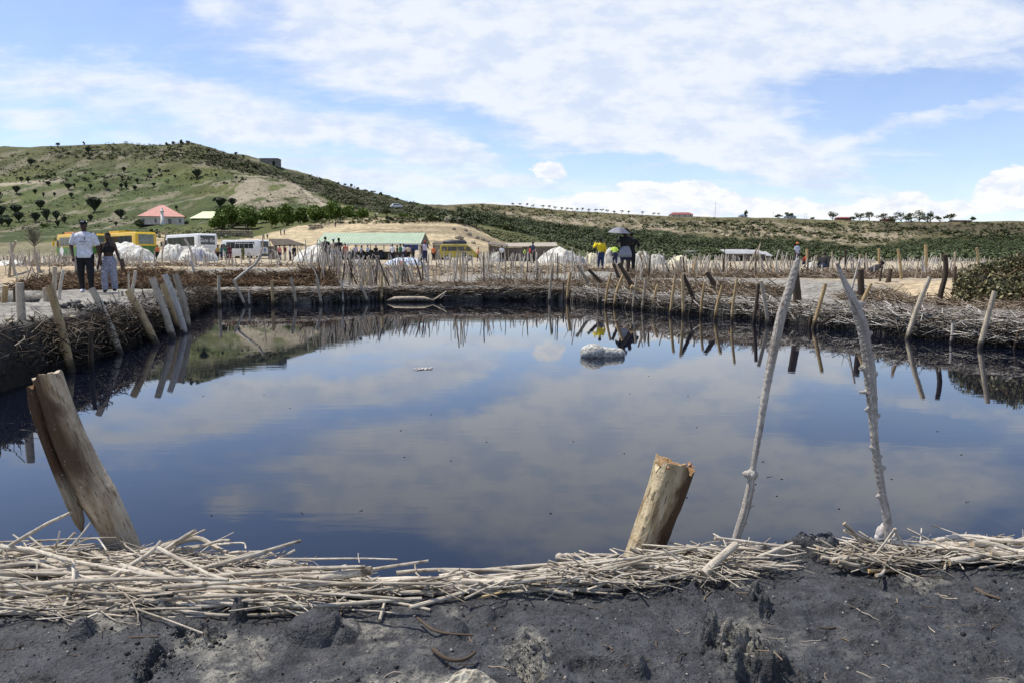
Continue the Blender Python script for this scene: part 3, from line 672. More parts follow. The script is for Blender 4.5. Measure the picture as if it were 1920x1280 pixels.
HEAPG = {'l': ('the left heap', 'sticks of the tangled heap on the left bank edge'), 'c': ('the middle edging', 'sticks edging the middle of the near bank'),
         'r': ('the cane bundle', 'canes bundled under the leaning pole'), 'q': ('the knobbly pole heap', 'sticks of the small heap by the knobbly pole'), 'e': ('the right edging', 'sticks along the right end of the near edge')}
def near_sticks(zone, n, px0, px1, ytop, ybot, zl, Lr, rr, ang, seed, cross=.12):
    q = np.random.default_rng(seed); lab, grp = HEAPG[zone]
    for i in range(n):
        px = q.uniform(px0, px1); f = q.random(); yt = np.interp(px, *ytop); yb = np.interp(px, *ybot)
        layer = q.random(); z = .392 + zl * layer * (1 - .5 * abs(f - .5)); py = yt + (yb - yt) * f
        c = PZ(px, py, z); mid_ = (px - px0) / (px1 - px0); L = q.uniform(*Lr) * (1 if q.random() > .25 else .5); r = q.uniform(*rr) * (1 if q.random() > .12 else 1.5)
        if zone in 'lc':
            for _ in range(12):
                if py < np.interp(px + L * 330, [430, 600, 700, 1000, 1100, 1200], [1030, 1062, 1082, 1080, 1064, 1050]): L *= .82
        a = q.normal(ang, .09) if q.random() > cross else q.normal(ang, .6)
        el = q.normal(0, .04); K = 9; t = np.linspace(-.5, .5, K)
        d = np.array([math.cos(a) * math.cos(el), math.sin(a) * math.cos(el), math.sin(el)]); sv = np.array([-d[1], d[0], 0])
        bow = q.normal(0, .075) * L; s2 = q.normal(0, .02) * L; wob = q.normal(0, .0065, (K, 3)).cumsum(0) * .8
        P = np.array(c)[None] + d[None] * t[:, None] * L + sv[None] * (bow * (4 * t ** 2 - .5) + s2 * np.sin(t * 7))[:, None] + wob
        P[:, 2] += q.normal(0, .012) * (4 * t ** 2 - .5)
        lo = np.array([nz(x, y) for x, y in P[[0, K // 2, -1], :2]]); lo = np.where(lo < .3, .36, lo)
        base = np.interp(np.arange(K), [0, K // 2, K - 1], lo); P[:, 2] = np.maximum(P[:, 2], base + r * .6)
        R = r * np.linspace(1.15, .6, K) * (1 + q.normal(0, .05, K))
        tn = q.uniform(0, 1) ** .8
        sz = 'very thin' if r < .0045 else 'thin' if r < .0065 else 'stout' if r > .009 else 'medium'
        co_ = 'brownish' if tn < .25 else 'greyish' if tn < .5 else 'cream' if tn < .78 else 'white'
        pl = ('far left', 'left', 'middle', 'right', 'far right')[min(4, int(max(0, mid_) * 5))]; dp = 'back' if f < .34 else 'front' if f > .67 else 'centre'
        ln = 'long ' if L > (Lr[0] + Lr[1]) * .55 else 'short '
        stick_obj('stick', P, R, 'stick_pale', f"{ln}{sz} {co_} stick, {dp} of the {pl} part of {lab}", 'stick', grp, sides=7, tint=tn, k=14)
TL = ([0, 250, 450, 600, 700], [1026, 1030, 1038, 1066, 1084]); BL = ([0, 180, 350, 500, 700], [1150, 1148, 1112, 1140, 1108])
near_sticks('l', 118, -60, 560, TL, BL, .035, (.35, 1.1), (.0032, .0080), -.03, 11, .06)
TC = ([600, 800, 960, 1100, 1200], [1082, 1087, 1080, 1062, 1050]); BC = ([600, 800, 960, 1100, 1200], [1118, 1104, 1097, 1090, 1086])
near_sticks('c', 26, 620, 1120, TC, BC, .014, (.4, .9), (.003, .0085), .07, 12, .03)
TR = ([1080, 1200, 1300, 1400, 1470], [1064, 1044, 1030, 1020, 1018]); BR = ([1080, 1200, 1300, 1400, 1470], [1094, 1088, 1080, 1066, 1056])
near_sticks('r', 48, 1090, 1400, TR, BR, .022, (.18, .42), (.003, .0068), .10, 13, .06)
TQ = ([1560, 1640, 1740], [1018, 1014, 1020]); BQ = ([1560, 1640, 1740], [1036, 1056, 1056])
near_sticks('q', 34, 1605, 1730, TQ, BQ, .03, (.12, .32), (.0026, .0055), .02, 14, .30)
TE = ([1730, 1920], [1010, 1014]); BE = ([1730, 1920], [1044, 1052])
near_sticks('e', 34, 1790, 2010, TE, BE, .03, (.18, .5), (.003, .011), -.03, 15, .08)
# fine rubbish between them
for seed, (a0, a1, T_, B_, n) in enumerate([(-40, 660, TL, BL, 500), (640, 1150, TC, BC, 90), (1100, 1430, TR, BR, 240), (1590, 1730, TQ, BQ, 130), (1750, 1960, TE, BE, 130)]):
    if seed == 0: G_ = Geo()
    q = np.random.default_rng(40 + seed); px = q.uniform(a0, a1, n); f = q.random(n); z = .392 + .035 * q.random(n)
    py = np.interp(px, *T_) * (1 - f) + np.interp(px, *B_) * f; cen = np.array([tuple(PZ(a, b_, c_)) for a, b_, c_ in zip(px, py, z)])
    G_.twigs(cen, q.normal(0, .45, n), q.normal(0, .12, n), q.uniform(.05, .28, n), q.uniform(.0012, .0035, n), .12, 5, 4, q.uniform(0, 1, n), 60 + seed)
tag(G_.build('twig_litter', MAT['stick_pale']), 'fine broken pale twigs scattered between the bigger sticks of the near edge', 'twigs', kind='stuff')

def hand_stick(pts, z0, z1, w, label, mat='stick_pale', name='stick', cat='stick', tint=.8, zs=None, sides=9, wend=.7):
    n = len(pts); zz = zs or [z0 + (z1 - z0) * i / (n - 1) for i in range(n)]
    P = [PZ(px, py, z) for (px, py), z in zip(pts, zz)]; D = sum(p.y for p in P) / n
    return stick_obj(name, P, np.linspace(w, w * wend, n) / 2 * D / F * 1.04, mat, label, cat, sides=sides, tint=tint)
hand_stick([(118, 1142), (175, 1105), (240, 1062), (288, 1032), (302, 1014)], .40, .475, 11, 'long pale stick laid diagonally across the left heap, forked at its raised end', tint=.7)
hand_stick([(296, 1026), (340, 1050), (400, 1080), (470, 1100)], .472, .425, 8, 'pale grey stick slanting down to the right from the fork on the left heap', tint=.75)
hand_stick([(-10, 1040), (30, 1015), (90, 980), (132, 961)], .40, .62, 8, 'yellowish cane rising out over the water behind the split stump', tint=.55, name='cane', cat='cane')
hand_stick([(310, 1030), (340, 1010), (366, 994)], .43, .50, 10, 'short thick broken stick poking up over the dark water beside the split stump', tint=.6)
hand_stick([(320, 1022), (385, 992)], .43, .50, 4, 'thin pale twig crossing the short broken stick beside the split stump', tint=.95, name='twig', cat='twig')
hand_stick([(308, 1030), (380, 1021), (459, 1016), (461, 1028)], .43, .44, 4, 'long thin twig over the water ending in a hanging tip', name='twig', cat='twig', tint=.9)
hand_stick([(125, 1032), (150, 1005), (170, 979)], .44, .50, 4, 'slender twig leaning up against the foot of the split stump', name='twig', cat='twig', tint=.9)
hand_stick([(140, 1022), (160, 1010), (184, 1008), (200, 1031)], .44, .46, 4, 'hooked pale twig arching over the back of the left heap', name='twig', cat='twig', tint=.8)
hand_stick([(102, 1030), (108, 1015), (112, 995)], .44, .50, 4, 'upright little twig sticking out of the left heap', name='twig', cat='twig', tint=.85)
hand_stick([(0, 1024), (60, 1030), (130, 1050), (210, 1066), (300, 1080), (380, 1092)], .45, .43, 9, 'long curved bleached stick running from the left frame edge through the heap', tint=.95)
hand_stick([(0, 1062), (65, 1054), (130, 1075), (190, 1090), (260, 1091)], .43, .42, 9, 'thick pale curved stick low in the left heap', tint=.9)
hand_stick([(138, 1050), (138, 1085), (128, 1120), (106, 1164)], .455, .40, 7, 'pale crooked stick hanging down over the mud from the left heap', tint=.85)
hand_stick([(204, 1101), (260, 1112), (330, 1130), (380, 1136), (440, 1130)], .41, .40, 10, 'pale stick lying on the mud below the left heap', tint=.95)
hand_stick([(330, 1110), (370, 1106), (430, 1108), (520, 1098), (600, 1094)], .405, .42, 17, 'thick forked branch with a charred patch at the right of the left heap', tint=.8, name='branch', cat='branch', sides=12)
hand_stick([(508, 1098), (560, 1090), (610, 1082), (655, 1074), (697, 1068)], .41, .455, 17, 'thick knobbly pale branch pointing right out of the left heap', tint=.9, name='branch', cat='branch', sides=12, wend=.95)
hand_stick([(596, 1100), (602, 1086), (612, 1078), (640, 1076)], .42, .44, 8, 'short side fork lying against the thick knobbly branch', tint=.8)
hand_stick([(515, 1100), (530, 1084), (570, 1080), (596, 1082)], .43, .44, 9, 'bent bark covered stick arching beside the thick knobbly branch', tint=.45)
hand_stick([(440, 1120), (530, 1126), (600, 1112), (700, 1104), (850, 1092), (960, 1084)], .40, .41, 10, 'very long pale pole lying along the front of the middle edging', tint=.95, wend=.9)
hand_stick([(500, 1136), (556, 1134), (600, 1118), (680, 1108)], .40, .41, 11, 'pale stick with a charred band at the front of the left heap', tint=.8)
hand_stick([(520, 1047), (600, 1047), (680, 1046), (745, 1048)], .43, .43, 4.5, 'straight thin stick reaching far out over the dark water', tint=.95)
hand_stick([(672, 1036), (672, 1044), (674, 1054)], .45, .43, 3, 'tiny upright twig crossing the straight stick over the water', tint=.95, name='twig', cat='twig')
hand_stick([(823, 1067), (850, 1072), (870, 1082)], .43, .40, 7, 'short broken pale stick on the edging in front of the open water', tint=.9)
hand_stick([(832, 1084), (850, 1070), (862, 1066)], .41, .43, 6, 'short upright splinter leaning on the middle edging', tint=.7)
hand_stick([(870, 1080), (880, 1076), (884, 1084)], .42, .41, 8, 'small knotted root piece on the middle edging', tint=.9, name='root_piece', cat='wood piece')
hand_stick([(1008, 1070), (1060, 1063), (1120, 1055), (1200, 1044), (1306, 1026)], .41, .44, 7, 'long straight pale cane on top of the bundle in front of the right stump', tint=.85, name='cane', cat='cane')
hand_stick([(1318, 1076), (1345, 1050), (1380, 1020)], .415, .46, 16, 'thick short split log lying across the bundle beside the leaning pole', tint=.6, name='log', cat='log', sides=12, wend=.85)
hand_stick([(1340, 1008), (1380, 1012), (1450, 1022), (1500, 1024)], .455, .42, 7, 'pale stick jutting left at the foot of the leaning pole', tint=.9)
hand_stick([(1337, 1000), (1356, 1010), (1362, 1024)], .46, .44, 3.5, 'small curled twig at the foot of the leaning pole', tint=.9, name='twig', cat='twig')
hand_stick([(1583, 980), (1600, 998), (1625, 1012), (1645, 1020)], .50, .42, 8, 'stout grey stick propped up left of the knobbly pole', tint=.25)
hand_stick([(1583, 993), (1606, 1006), (1620, 1026)], .48, .42, 5, 'thin grey twig propped up left of the knobbly pole', tint=.5, name='twig', cat='twig')
hand_stick([(1640, 1040), (1660, 1015), (1677, 990)], .42, .50, 4.5, 'thin pale stick rising across the foot of the knobbly pole', tint=.95)
hand_stick([(1678, 990), (1685, 1010), (1712, 1035), (1732, 1050)], .50, .40, 5.5, 'thin pale stick falling to the right from the foot of the knobbly pole', tint=.95)
hand_stick([(1632, 1008), (1665, 1030), (1680, 1050)], .46, .40, 5, 'pale stick slanting across the small heap below the knobbly pole', tint=.95)
hand_stick([(1625, 1014), (1660, 1008), (1692, 1006)], .43, .45, 4.5, 'short pale stick lying flat behind the small heap', tint=.9)
hand_stick([(1752, 1014), (1790, 1006), (1822, 1004), (1870, 1012), (1940, 1016)], .43, .44, 9, 'arched pale branch lying highest on the right end of the edge', tint=.85, name='branch', cat='branch')
hand_stick([(1722, 1020), (1780, 1018), (1850, 1026), (1940, 1036)], .42, .42, 12, 'thick grey white branch lying along the right end of the edge', tint=.95, name='branch', cat='branch')
hand_stick([(1832, 1022), (1860, 1012), (1900, 1009)], .42, .44, 6, 'pale forked stick near the right frame edge', tint=.95)
hand_stick([(1322, 1078), (1150, 1082), (1010, 1096)], .395, .395, 6, 'reddish brown stick lying on the mud in front of the bundle', tint=.2, mat='stake_gold')
# litter on the mud
hand_stick([(812, 1216), (830, 1232), (858, 1240), (878, 1234), (890, 1222)], .392, .40, 9, 'dark curved bark piece lying on the mud in the foreground', mat='stake_dark', name='bark_piece', cat='bark', tint=.4)
hand_stick([(783, 1158), (810, 1180), (835, 1187), (888, 1190)], .392, .395, 6, 'dark thin crooked stick pressed into the middle of the mud', mat='stake_dark', tint=.5)
hand_stick([(712, 1162), (718, 1140), (724, 1118)], .39, .41, 6, 'grey twig standing against the pale pole on the mud', tint=.2, name='twig', cat='twig')
hand_stick([(685, 1132), (720, 1118), (740, 1115)], .39, .40, 7, 'short brown bark strip at the front of the middle edging', tint=.15, mat='stake_gold')
hand_stick([(905, 1118), (960, 1105)], .39, .395, 5, 'thin orange brown twig lying on the mud below the middle edging', tint=.9, mat='stake_gold', name='twig', cat='twig')
hand_stick([(212, 1198), (250, 1194), (296, 1193)], .39, .395, 5, 'thin dark twig lying on the mud below the left heap', mat='stake_dark', name='twig', cat='twig')
hand_stick([(1830, 1103), (1845, 1112), (1876, 1122)], .39, .39, 7, 'dark splinter on the mud near the right frame edge', mat='stake_dark', name='splinter', cat='wood piece')
hand_stick([(1628, 1070), (1690, 1068)], .395, .395, 8, 'reddish stick lying in front of the small heap', mat='stake_gold', tint=.3)
hand_stick([(1680, 1078), (1770, 1080)], .39, .39, 4, 'thin dark stick on the mud below the small heap', mat='stake_dark')
hand_stick([(1765, 1056), (1782, 1059)], .395, .395, 6, 'small orange wood chip on the mud at the right', mat='stake_gold', name='wood_chip', cat='wood piece', tint=.9)
# crumpled pale rag at the bottom edge
c = PZ(880, 1284, .39); q = np.random.default_rng(5); n = 60
u, v = np.meshgrid(np.linspace(-1, 1, n), np.linspace(-1, 1, n)); rr_ = np.hypot(u, v); f = fbm(u * 2.6, v * 2.6, 4, 131)
X = c.x + u * .060; Y = c.y + v * .030; Zr = .376 + .018 * np.sqrt(np.clip(1.05 - rr_ ** 2, 0, 1)) + .030 * (1 - np.abs(f * 2 - 1)) * np.clip(1.3 - rr_, 0, 1) - .02 * (rr_ > .98)
mat_plain('rag_cloth', (.50, .46, .37), (.22, .20, .155), .8, 40, .4, dist=.004)
i = np.arange(n - 1)[:, None] * n; j = np.arange(n - 1)[None]; keep = (rr_[:-1, :-1] < .98 + .2 * (f[:-1, :-1] - .5)).reshape(-1)
Q = np.stack([i + j, i + j + 1, i + n + j + 1, i + n + j], -1).reshape(-1, 4)[keep]
tag(Geo().add(np.stack([X, Y, Zr], -1).reshape(-1, 3), Q=Q).build('rag', MAT['rag_cloth']), 'crumpled dirty cream rag half sunk in the mud at the bottom edge', 'rag')

def solid_wood(o, n=1): return o
# split stump, left
def stump_loft(prof, mat, name, parent=None, sides=44, fl=.05, seed=1, capjit=.012, seg=46, zfix=None, sector=None):
    """prof: list of (point, radius); fluted irregular log with rough cut"""
    q = np.random.default_rng(seed); P = np.array([tuple(p) for p, r in prof]); R = np.array([r for p, r in prof])
    d = np.concatenate([[0], np.cumsum(np.linalg.norm(np.diff(P, axis=0), axis=1))]); t = np.linspace(0, d[-1], seg)
    Q = np.stack([np.interp(t, d, P[:, i]) for i in range(3)], 1); RR = np.interp(t, d, R)
    for _ in range(3): Q[1:-1] = (Q[:-2] + 2 * Q[1:-1] + Q[2:]) / 4
    ax = Q[-1] - Q[0]; ax /= np.linalg.norm(ax); N = np.cross(ax, [0, 1, 0]); N /= np.linalg.norm(N); B = np.cross(ax, N)
    th = np.arange(sides) * 2 * np.pi / sides
    TH, TT = np.meshgrid(th, t); fl_ = (fbm(np.cos(TH) * 3 + seed, np.sin(TH) * 3 + TT * .8, 4, seed) - .5) * 2 * fl * 2 + (fbm(np.cos(TH) * 9 + 5, np.sin(TH) * 9 + TT * 4, 3, seed + 3) - .5) * fl * .9
    cr = 1 - np.abs(fbm(np.cos(TH) * 5 + seed * 2, np.sin(TH) * 5 + TT * 1.2, 3, seed + 9) * 2 - 1); fl_ = fl_ - S(cr, .90, .99) * .10
    rr = RR[:, None] * (1 + fl_)
    V = Q[:, None] + rr[..., None] * (np.cos(TH)[..., None] * N + np.sin(TH)[..., None] * B)
    jt = q.normal(0, capjit, sides)
    for _ in range(2): jt = (np.roll(jt, 1) + jt * 1.2 + np.roll(jt, -1)) / 2.6
    V[-1] += ax * jt[:, None] * 1.3
    g = Geo(); i = np.arange(seg - 1)[:, None] * sides; j = np.arange(sides)[None]; j2 = (j + 1) % sides
    gc = np.zeros((seg, sides, 3)); gc[..., 0] = np.cos(TH) * R.mean() * .7 + np.sin(TH) * R.mean() * .35; gc[..., 1] = TT
    g.add(V.reshape(-1, 3), Q=np.stack([i + j, i + j2, i + sides + j2, i + sides + j], -1).reshape(-1, 4), tint=.6, gc=gc.reshape(-1, 3))
    # cut face in rings
    rings = [V[-1]]; c = V[-1].mean(0)
    for s_ in (.75, .5, .25): rings.append(c + (V[-1] - c) * s_ + ax * q.normal(0, capjit * .35, (sides, 1)))
    RV = np.concatenate(rings + [c[None]]); m_ = len(rings); i = np.arange(m_ - 1)[:, None] * sides
    gcc = np.zeros((len(RV), 3)); gcc[:, 2] = 1; gcc[:, 0] = RV[:, 0]; gcc[:, 1] = RV[:, 1]
    g.add(RV, Q=np.stack([i + j, i + j2, i + sides + j2, i + sides + j], -1).reshape(-1, 4), T=[((m_ - 1) * sides + a, (m_ - 1) * sides + (a + 1) % sides, m_ * sides) for a in range(sides)], tint=.6, gc=gcc)
    return g.build(name, MAT[mat], parent)
def mat_stump(name, pale, mid, rot_shade, capc, base):
    m, t, b = newmat(name); g = attr(t, 'gc').outputs['Vector']; gx, gy, gz_ = t.sep(g)
    tc = t.n('ShaderNodeTexCoord').outputs['Object']; ox, oy, oz = t.sep(tc)
    gv = t.comb(t.m('MULTIPLY', gx, 55), t.m('MULTIPLY', gy, 4.0), 0.0); n1 = t.noise(gv, 1.4, 6, .65); n3 = t.noise(gv, 5, 4, .6)
    n2 = t.noise(t.comb(t.m('MULTIPLY', gx, 16), t.m('MULTIPLY', gy, 4.5), 1.0), 1.2, 4, .6, .8); sp = t.noise(tc, 75, 3, .6)
    col = t.mix(t.ramp(n1, .3, .7), (*mid, 1), (*pale, 1))
    col = t.mix(t.m('MULTIPLY', t.ramp(n2, .55, .68), .7), col, (.30, .19, .09, 1))
    ca_, sa_, s0, s1, v0, v1 = rot_shade; ox = t.m('SUBTRACT', ox, base.x); oz = t.m('SUBTRACT', oz, base.z)
    sx = t.m('ADD', t.m('MULTIPLY', ox, ca_), t.m('MULTIPLY', oz, sa_)); vx = t.m('ADD', t.m('MULTIPLY', ox, -sa_), t.m('MULTIPLY', oz, ca_))
    wv = t.m('MULTIPLY', t.m('SUBTRACT', n2, .5), .09)
    rot = t.m('MULTIPLY', t.ramp(t.m('ADD', sx, wv), s0, s1), t.ramp(t.m('ADD', vx, t.m('MULTIPLY', wv, 3.0)), v0, v1))  # brown rot on the left stump, painted shade on the right stump's side
    col = t.mix(t.m('MULTIPLY', rot, .92), col, (.070, .034, .016, 1))
    col = t.mix(t.m('MULTIPLY', t.ramp(n3, .56, .66), .75), col, (.07, .048, .03, 1))
    col = t.mix(t.m('MULTIPLY', t.ramp(sp, .66, .74), .5), col, (.66, .62, .54, 1))
    col = t.mix(t.m('MULTIPLY', gz_, .85), col, t.mix(t.ramp(t.noise(tc, 30, 4, .6), .4, .6), (*capc, 1), (capc[0] * .6, capc[1] * .5, capc[2] * .4, 1)))
    t._set(b.inputs['Base Color'], col); b.inputs['Roughness'].default_value = .82; b.inputs['Specular IOR Level'].default_value = .25
    bump(t, b, t.m('ADD', t.m('ADD', n1, t.m('MULTIPLY', n3, 1.0)), t.m('MULTIPLY', sp, .35)), 1.0, .009); return m
Ds = 2.36
def Wd(px, py, D=Ds): return W(px, py, D)
BL_ = Wd(243, 1035); BR_ = Wd(1206, 1040)
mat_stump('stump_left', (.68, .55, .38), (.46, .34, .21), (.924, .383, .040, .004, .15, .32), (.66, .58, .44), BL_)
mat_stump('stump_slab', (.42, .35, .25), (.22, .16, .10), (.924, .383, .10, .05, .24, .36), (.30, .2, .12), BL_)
mat_stump('stump_right', (.60, .50, .33), (.33, .26, .15), (.943, -.33, -.002, .028, -.3, -.1), (.52, .33, .16), BR_)  # side away from the sun is darkened in the colour
t_ = empty('split_stump', Wd(240, 1040), 0, 'large split and rotten pale stump leaning left at the near bank edge', 'stump')
k = Ds / F
def loc_child(o, par): o.location = -Vector(par.location); return o
prof = [(Wd(250, 1110), 28 * k), (Wd(238, 1035), 27 * k), (Wd(215, 988), 29 * k), (Wd(184, 930), 33 * k), (Wd(156, 878), 31 * k), (Wd(130, 822), 29 * k), (Wd(108, 765), 27.5 * k), (Wd(88, 702), 26 * k)]
loc_child(stump_loft(prof, 'stump_left', 'trunk', t_, seed=4, fl=.055, capjit=.005), t_)
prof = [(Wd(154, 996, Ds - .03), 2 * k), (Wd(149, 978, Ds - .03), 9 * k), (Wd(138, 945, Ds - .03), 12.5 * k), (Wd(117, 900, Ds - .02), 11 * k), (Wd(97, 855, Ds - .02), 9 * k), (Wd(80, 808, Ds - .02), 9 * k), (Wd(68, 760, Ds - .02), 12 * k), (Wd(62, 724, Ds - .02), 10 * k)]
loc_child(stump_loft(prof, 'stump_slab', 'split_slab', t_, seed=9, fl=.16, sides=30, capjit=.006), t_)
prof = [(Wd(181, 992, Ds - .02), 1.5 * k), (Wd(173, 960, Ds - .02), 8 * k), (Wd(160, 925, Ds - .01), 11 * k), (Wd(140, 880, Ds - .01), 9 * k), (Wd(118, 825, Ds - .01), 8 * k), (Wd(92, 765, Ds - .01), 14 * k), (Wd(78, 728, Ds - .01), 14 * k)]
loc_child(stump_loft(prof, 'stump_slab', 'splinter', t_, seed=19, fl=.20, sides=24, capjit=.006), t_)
t_ = empty('cut_stump', Wd(1205, 1045), 0, 'thick pale stump leaning right with a rusty ragged cut top', 'stump')
prof = [(Wd(1184, 1110), 34 * k), (Wd(1206, 1040), 33 * k), (Wd(1232, 970), 35 * k), (Wd(1252, 915), 36 * k), (Wd(1265, 872), 38 * k)]
loc_child(stump_loft(prof, 'stump_right', 'trunk', t_, seed=14, fl=.075, capjit=.012), t_)
g = Geo(); q = np.random.default_rng(3)
for i in range(15):
    a = Wd(1240 + q.uniform(0, 62), 871 + q.uniform(-4, 7), Ds - .02 + q.uniform(-.05, .03)); g.ball(tuple(a), (q.uniform(.004, .008), q.uniform(.004, .008), q.uniform(.002, .005)), 7, 5, noise=.15, seed=i)
mat_plain('rotten_wood', (.22, .07, .03), (.50, .36, .20), .9, 60, .5)
loc_child(g.build('ragged_rim', MAT['rotten_wood'], t_), t_)

# tall driftwood poles
def pole(pts, name, label, cat, knobs, seed, mat='bleached_long'):
    P = [Wd(x, y) for x, y, w in pts]; R = [w / 2 * k * .9 for x, y, w in pts]
    t_ = empty(name, P[0], 0, label, cat)
    g = Geo(); Pn = np.array([tuple(p) for p in P]); d = np.concatenate([[0], np.cumsum(np.linalg.norm(np.diff(Pn, axis=0), axis=1))]); tt = np.linspace(0, d[-1], 110)
    Q = np.stack([np.interp(tt, d, Pn[:, i]) for i in range(3)], 1); RR = np.interp(tt, d, R)
    for _ in range(4): Q[1:-1] = (Q[:-2] + 2 * Q[1:-1] + Q[2:]) / 4; RR[1:-1] = (RR[:-2] + 2 * RR[1:-1] + RR[2:]) / 4
    g.tubes(Q, RR, 22, tint=.75, rough=0, seed=seed)
    for kx, ky, kr, dx in knobs:
        i = int(np.argmin([abs(proj(*q_)[1] - ky) for q_ in Q])); c = Q[i]; e = Wd(kx, ky); v = np.array(e) - c; v[1] = -.008 if abs(dx) < 2 else v[1]
        g.limb(c, c + v * .85, kr * k * 1.05, kr * k * .55, 14)
    o = g.build('shaft', MAT[mat], t_); loc_child(o, t_); remesh(o, .0036, 2)
    # flutes
    me = o.data; co = np.empty(len(me.vertices) * 3); me.vertices.foreach_get('co', co); co = co.reshape(-1, 3)
    Qa = Q[np.argsort(Q[:, 2])]; c = np.stack([np.interp(co[:, 2], Qa[:, 2], Qa[:, 0]), np.interp(co[:, 2], Qa[:, 2], Qa[:, 1]), co[:, 2]], 1); v = co - c; th = np.arctan2(v[:, 1], v[:, 0]); r_ = np.hypot(v[:, 0], v[:, 1])
    tw = th + co[:, 2] * 2.2 + (fbm(co[:, 2] * 6, th * 0, 2, seed) - .5) * 1.2
    f = fbm(np.cos(tw) * 5 + 20, np.sin(tw) * 5 + co[:, 2] * 1.6, 4, seed) - .5
    crk = 1 - np.abs(fbm(np.cos(tw) * 7 + 3, np.sin(tw) * 7 + co[:, 2] * 1.2, 3, seed + 2) * 2 - 1)
    sc = 1 + f * .22 - S(crk, .84, .97) * .24
    co[:, 0] = c[:, 0] + v[:, 0] * sc; co[:, 1] = c[:, 1] + v[:, 1] * sc; me.vertices.foreach_set('co', co.astype(np.float32).ravel())
    for nm_ in ('gc', 'tint'):
        if nm_ in me.attributes: me.attributes.remove(me.attributes[nm_])
    a = me.attributes.new('gc', 'FLOAT_VECTOR', 'POINT'); gc = np.zeros((len(co), 3)); gc[:, 0] = np.cos(tw) * .055 + np.sin(tw) * .02; gc[:, 1] = co[:, 2]; a.data.foreach_set('vector', gc.astype(np.float32).ravel())
    a = me.attributes.new('tint', 'FLOAT', 'POINT'); a.data.foreach_set('value', np.full(len(co), .8, np.float32)); me.update()
    return t_
pole([(1376, 1080, 20), (1380, 1010, 18), (1398, 955, 19), (1407, 912, 18), (1413, 870, 13), (1425, 800, 15), (1438, 720, 17), (1452, 650, 20), (1466, 585, 20), (1481, 540, 18), (1494, 492, 15), (1497, 485, 9)],
     'driftwood_pole', 'tall smooth bleached driftwood pole leaning right at the near edge', 'pole', [(1394, 888, 11, -8), (1464, 586, 6, -6), (1482, 583, 5, 5), (1448, 712, 5, 5), (1400, 980, 5, 5), (1424, 845, 4, 3), (1416, 918, 5, 4)], 51)
pole([(1664, 1080, 18), (1666, 1010, 17), (1664, 975, 18), (1655, 930, 17), (1648, 885, 18), (1640, 830, 16), (1636, 765, 20), (1630, 690, 25), (1624, 650, 22), (1616, 605, 24), (1600, 565, 19), (1584, 530, 12), (1569, 493, 8)],
     'driftwood_pole', 'tall knobbly twisted grey driftwood pole leaning left at the near edge', 'pole',
     [(1620, 570, 9, 12), (1636, 625, 8, 8), (1612, 690, 9, -10), (1643, 700, 10, 10), (1610, 735, 6, -8), (1645, 745, 7, 8), (1623, 768, 8, -8), (1649, 778, 9, 9), (1632, 838, 7, -8), (1655, 855, 6, 6), (1660, 876, 8, 8), (1644, 930, 7, -7), (1668, 955, 4, 4)], 52)
mat_plain('salt_crust', (.60, .57, .54), (.38, .34, .31), .8, 60, .6, dist=.006)
g = Geo(); 
for a in ((1652, 1000, 10, 16), (1648, 1008, 8, 10), (1656, 990, 7, 10)): g.ball(tuple(Wd(a[0], a[1], Ds + .02)), (a[2] * k, a[2] * k, a[3] * k), 16, 10, noise=.05, seed=a[0])
tag(g.build('salt_lump', MAT['salt_crust']), 'white salt crusted lump at the foot of the knobbly pole', 'salt lump')
t_ = empty('cut_branch_end', Wd(1062, 1060, 2.2), 0, 'pale sawn branch knuckle standing up behind the middle edging', 'wood piece')
kk = 2.2 / F; g = Geo(); g.limb(Wd(1066, 1075, 2.2), Wd(1063, 1050, 2.2), 14 * kk, 15 * kk, 16); g.limb(Wd(1060, 1052, 2.2), Wd(1049, 1044, 2.18), 13 * kk, 9 * kk, 14); g.limb(Wd(1064, 1050, 2.2), Wd(1074, 1042, 2.2), 10 * kk, 6 * kk, 12)
g.limb(Wd(1050, 1060, 2.2), Wd(1062, 1066, 2.2), 8 * kk, 10 * kk, 12)
o = g.build('knuckle', MAT['bleached'], t_); loc_child(o, t_); remesh(o, .004, 2)

# ------------------------------------------------------------------ white boulder and floating things in the pond
p = PZ(1132, 668, 0); D = p.y; kk = D / F
mat_plain('boulder_salt', (.62, .61, .56), (.26, .25, .22), .85, 30, .9, dist=.03)
g = Geo(); g.limb((p.x - 30 * kk, p.y, .05), (p.x + 30 * kk, p.y + .02, .03), 15 * kk, 11 * kk, 30); g.ball((p.x - 20 * kk, p.y, .06), (24 * kk, 20 * kk, 16 * kk), 20, 12)
o = g.build('boulder', MAT['boulder_salt']); remesh(o, .012, 4)
me = o.data; co = np.empty(len(me.vertices) * 3); me.vertices.foreach_get('co', co); co = co.reshape(-1, 3); f = fbm(co[:, 0] * 14 + co[:, 1] * 5, co[:, 2] * 14 + co[:, 1] * 9, 4, 61) - .5
co[:, 2] += f * .016; co[:, 1] += f * .02; co = (co - np.array(p)); me.vertices.foreach_set('co', co.astype(np.float32).ravel()); o.location = p
tag(o, 'long white salt crusted boulder lying in the middle of the pond', 'boulder')
g = Geo(); p = PZ(770, 567, 0); kk = p.y / F
t_ = empty('floating_log', p, 0, 'half sunk pale log floating by the far bank', 'log')
g.tubes([[(-44 * kk, 0, .02), (-30 * kk, 0, .07), (0, 0, .08), (25 * kk, 0, .07), (44 * kk, 0, .02)]], [[.03, .06, .065, .06, .03]], 12, rough=.12, seed=8, tint=.4, ell=(1.0, 1.5)); g.build('trunk', MAT['stake_pale'], t_)
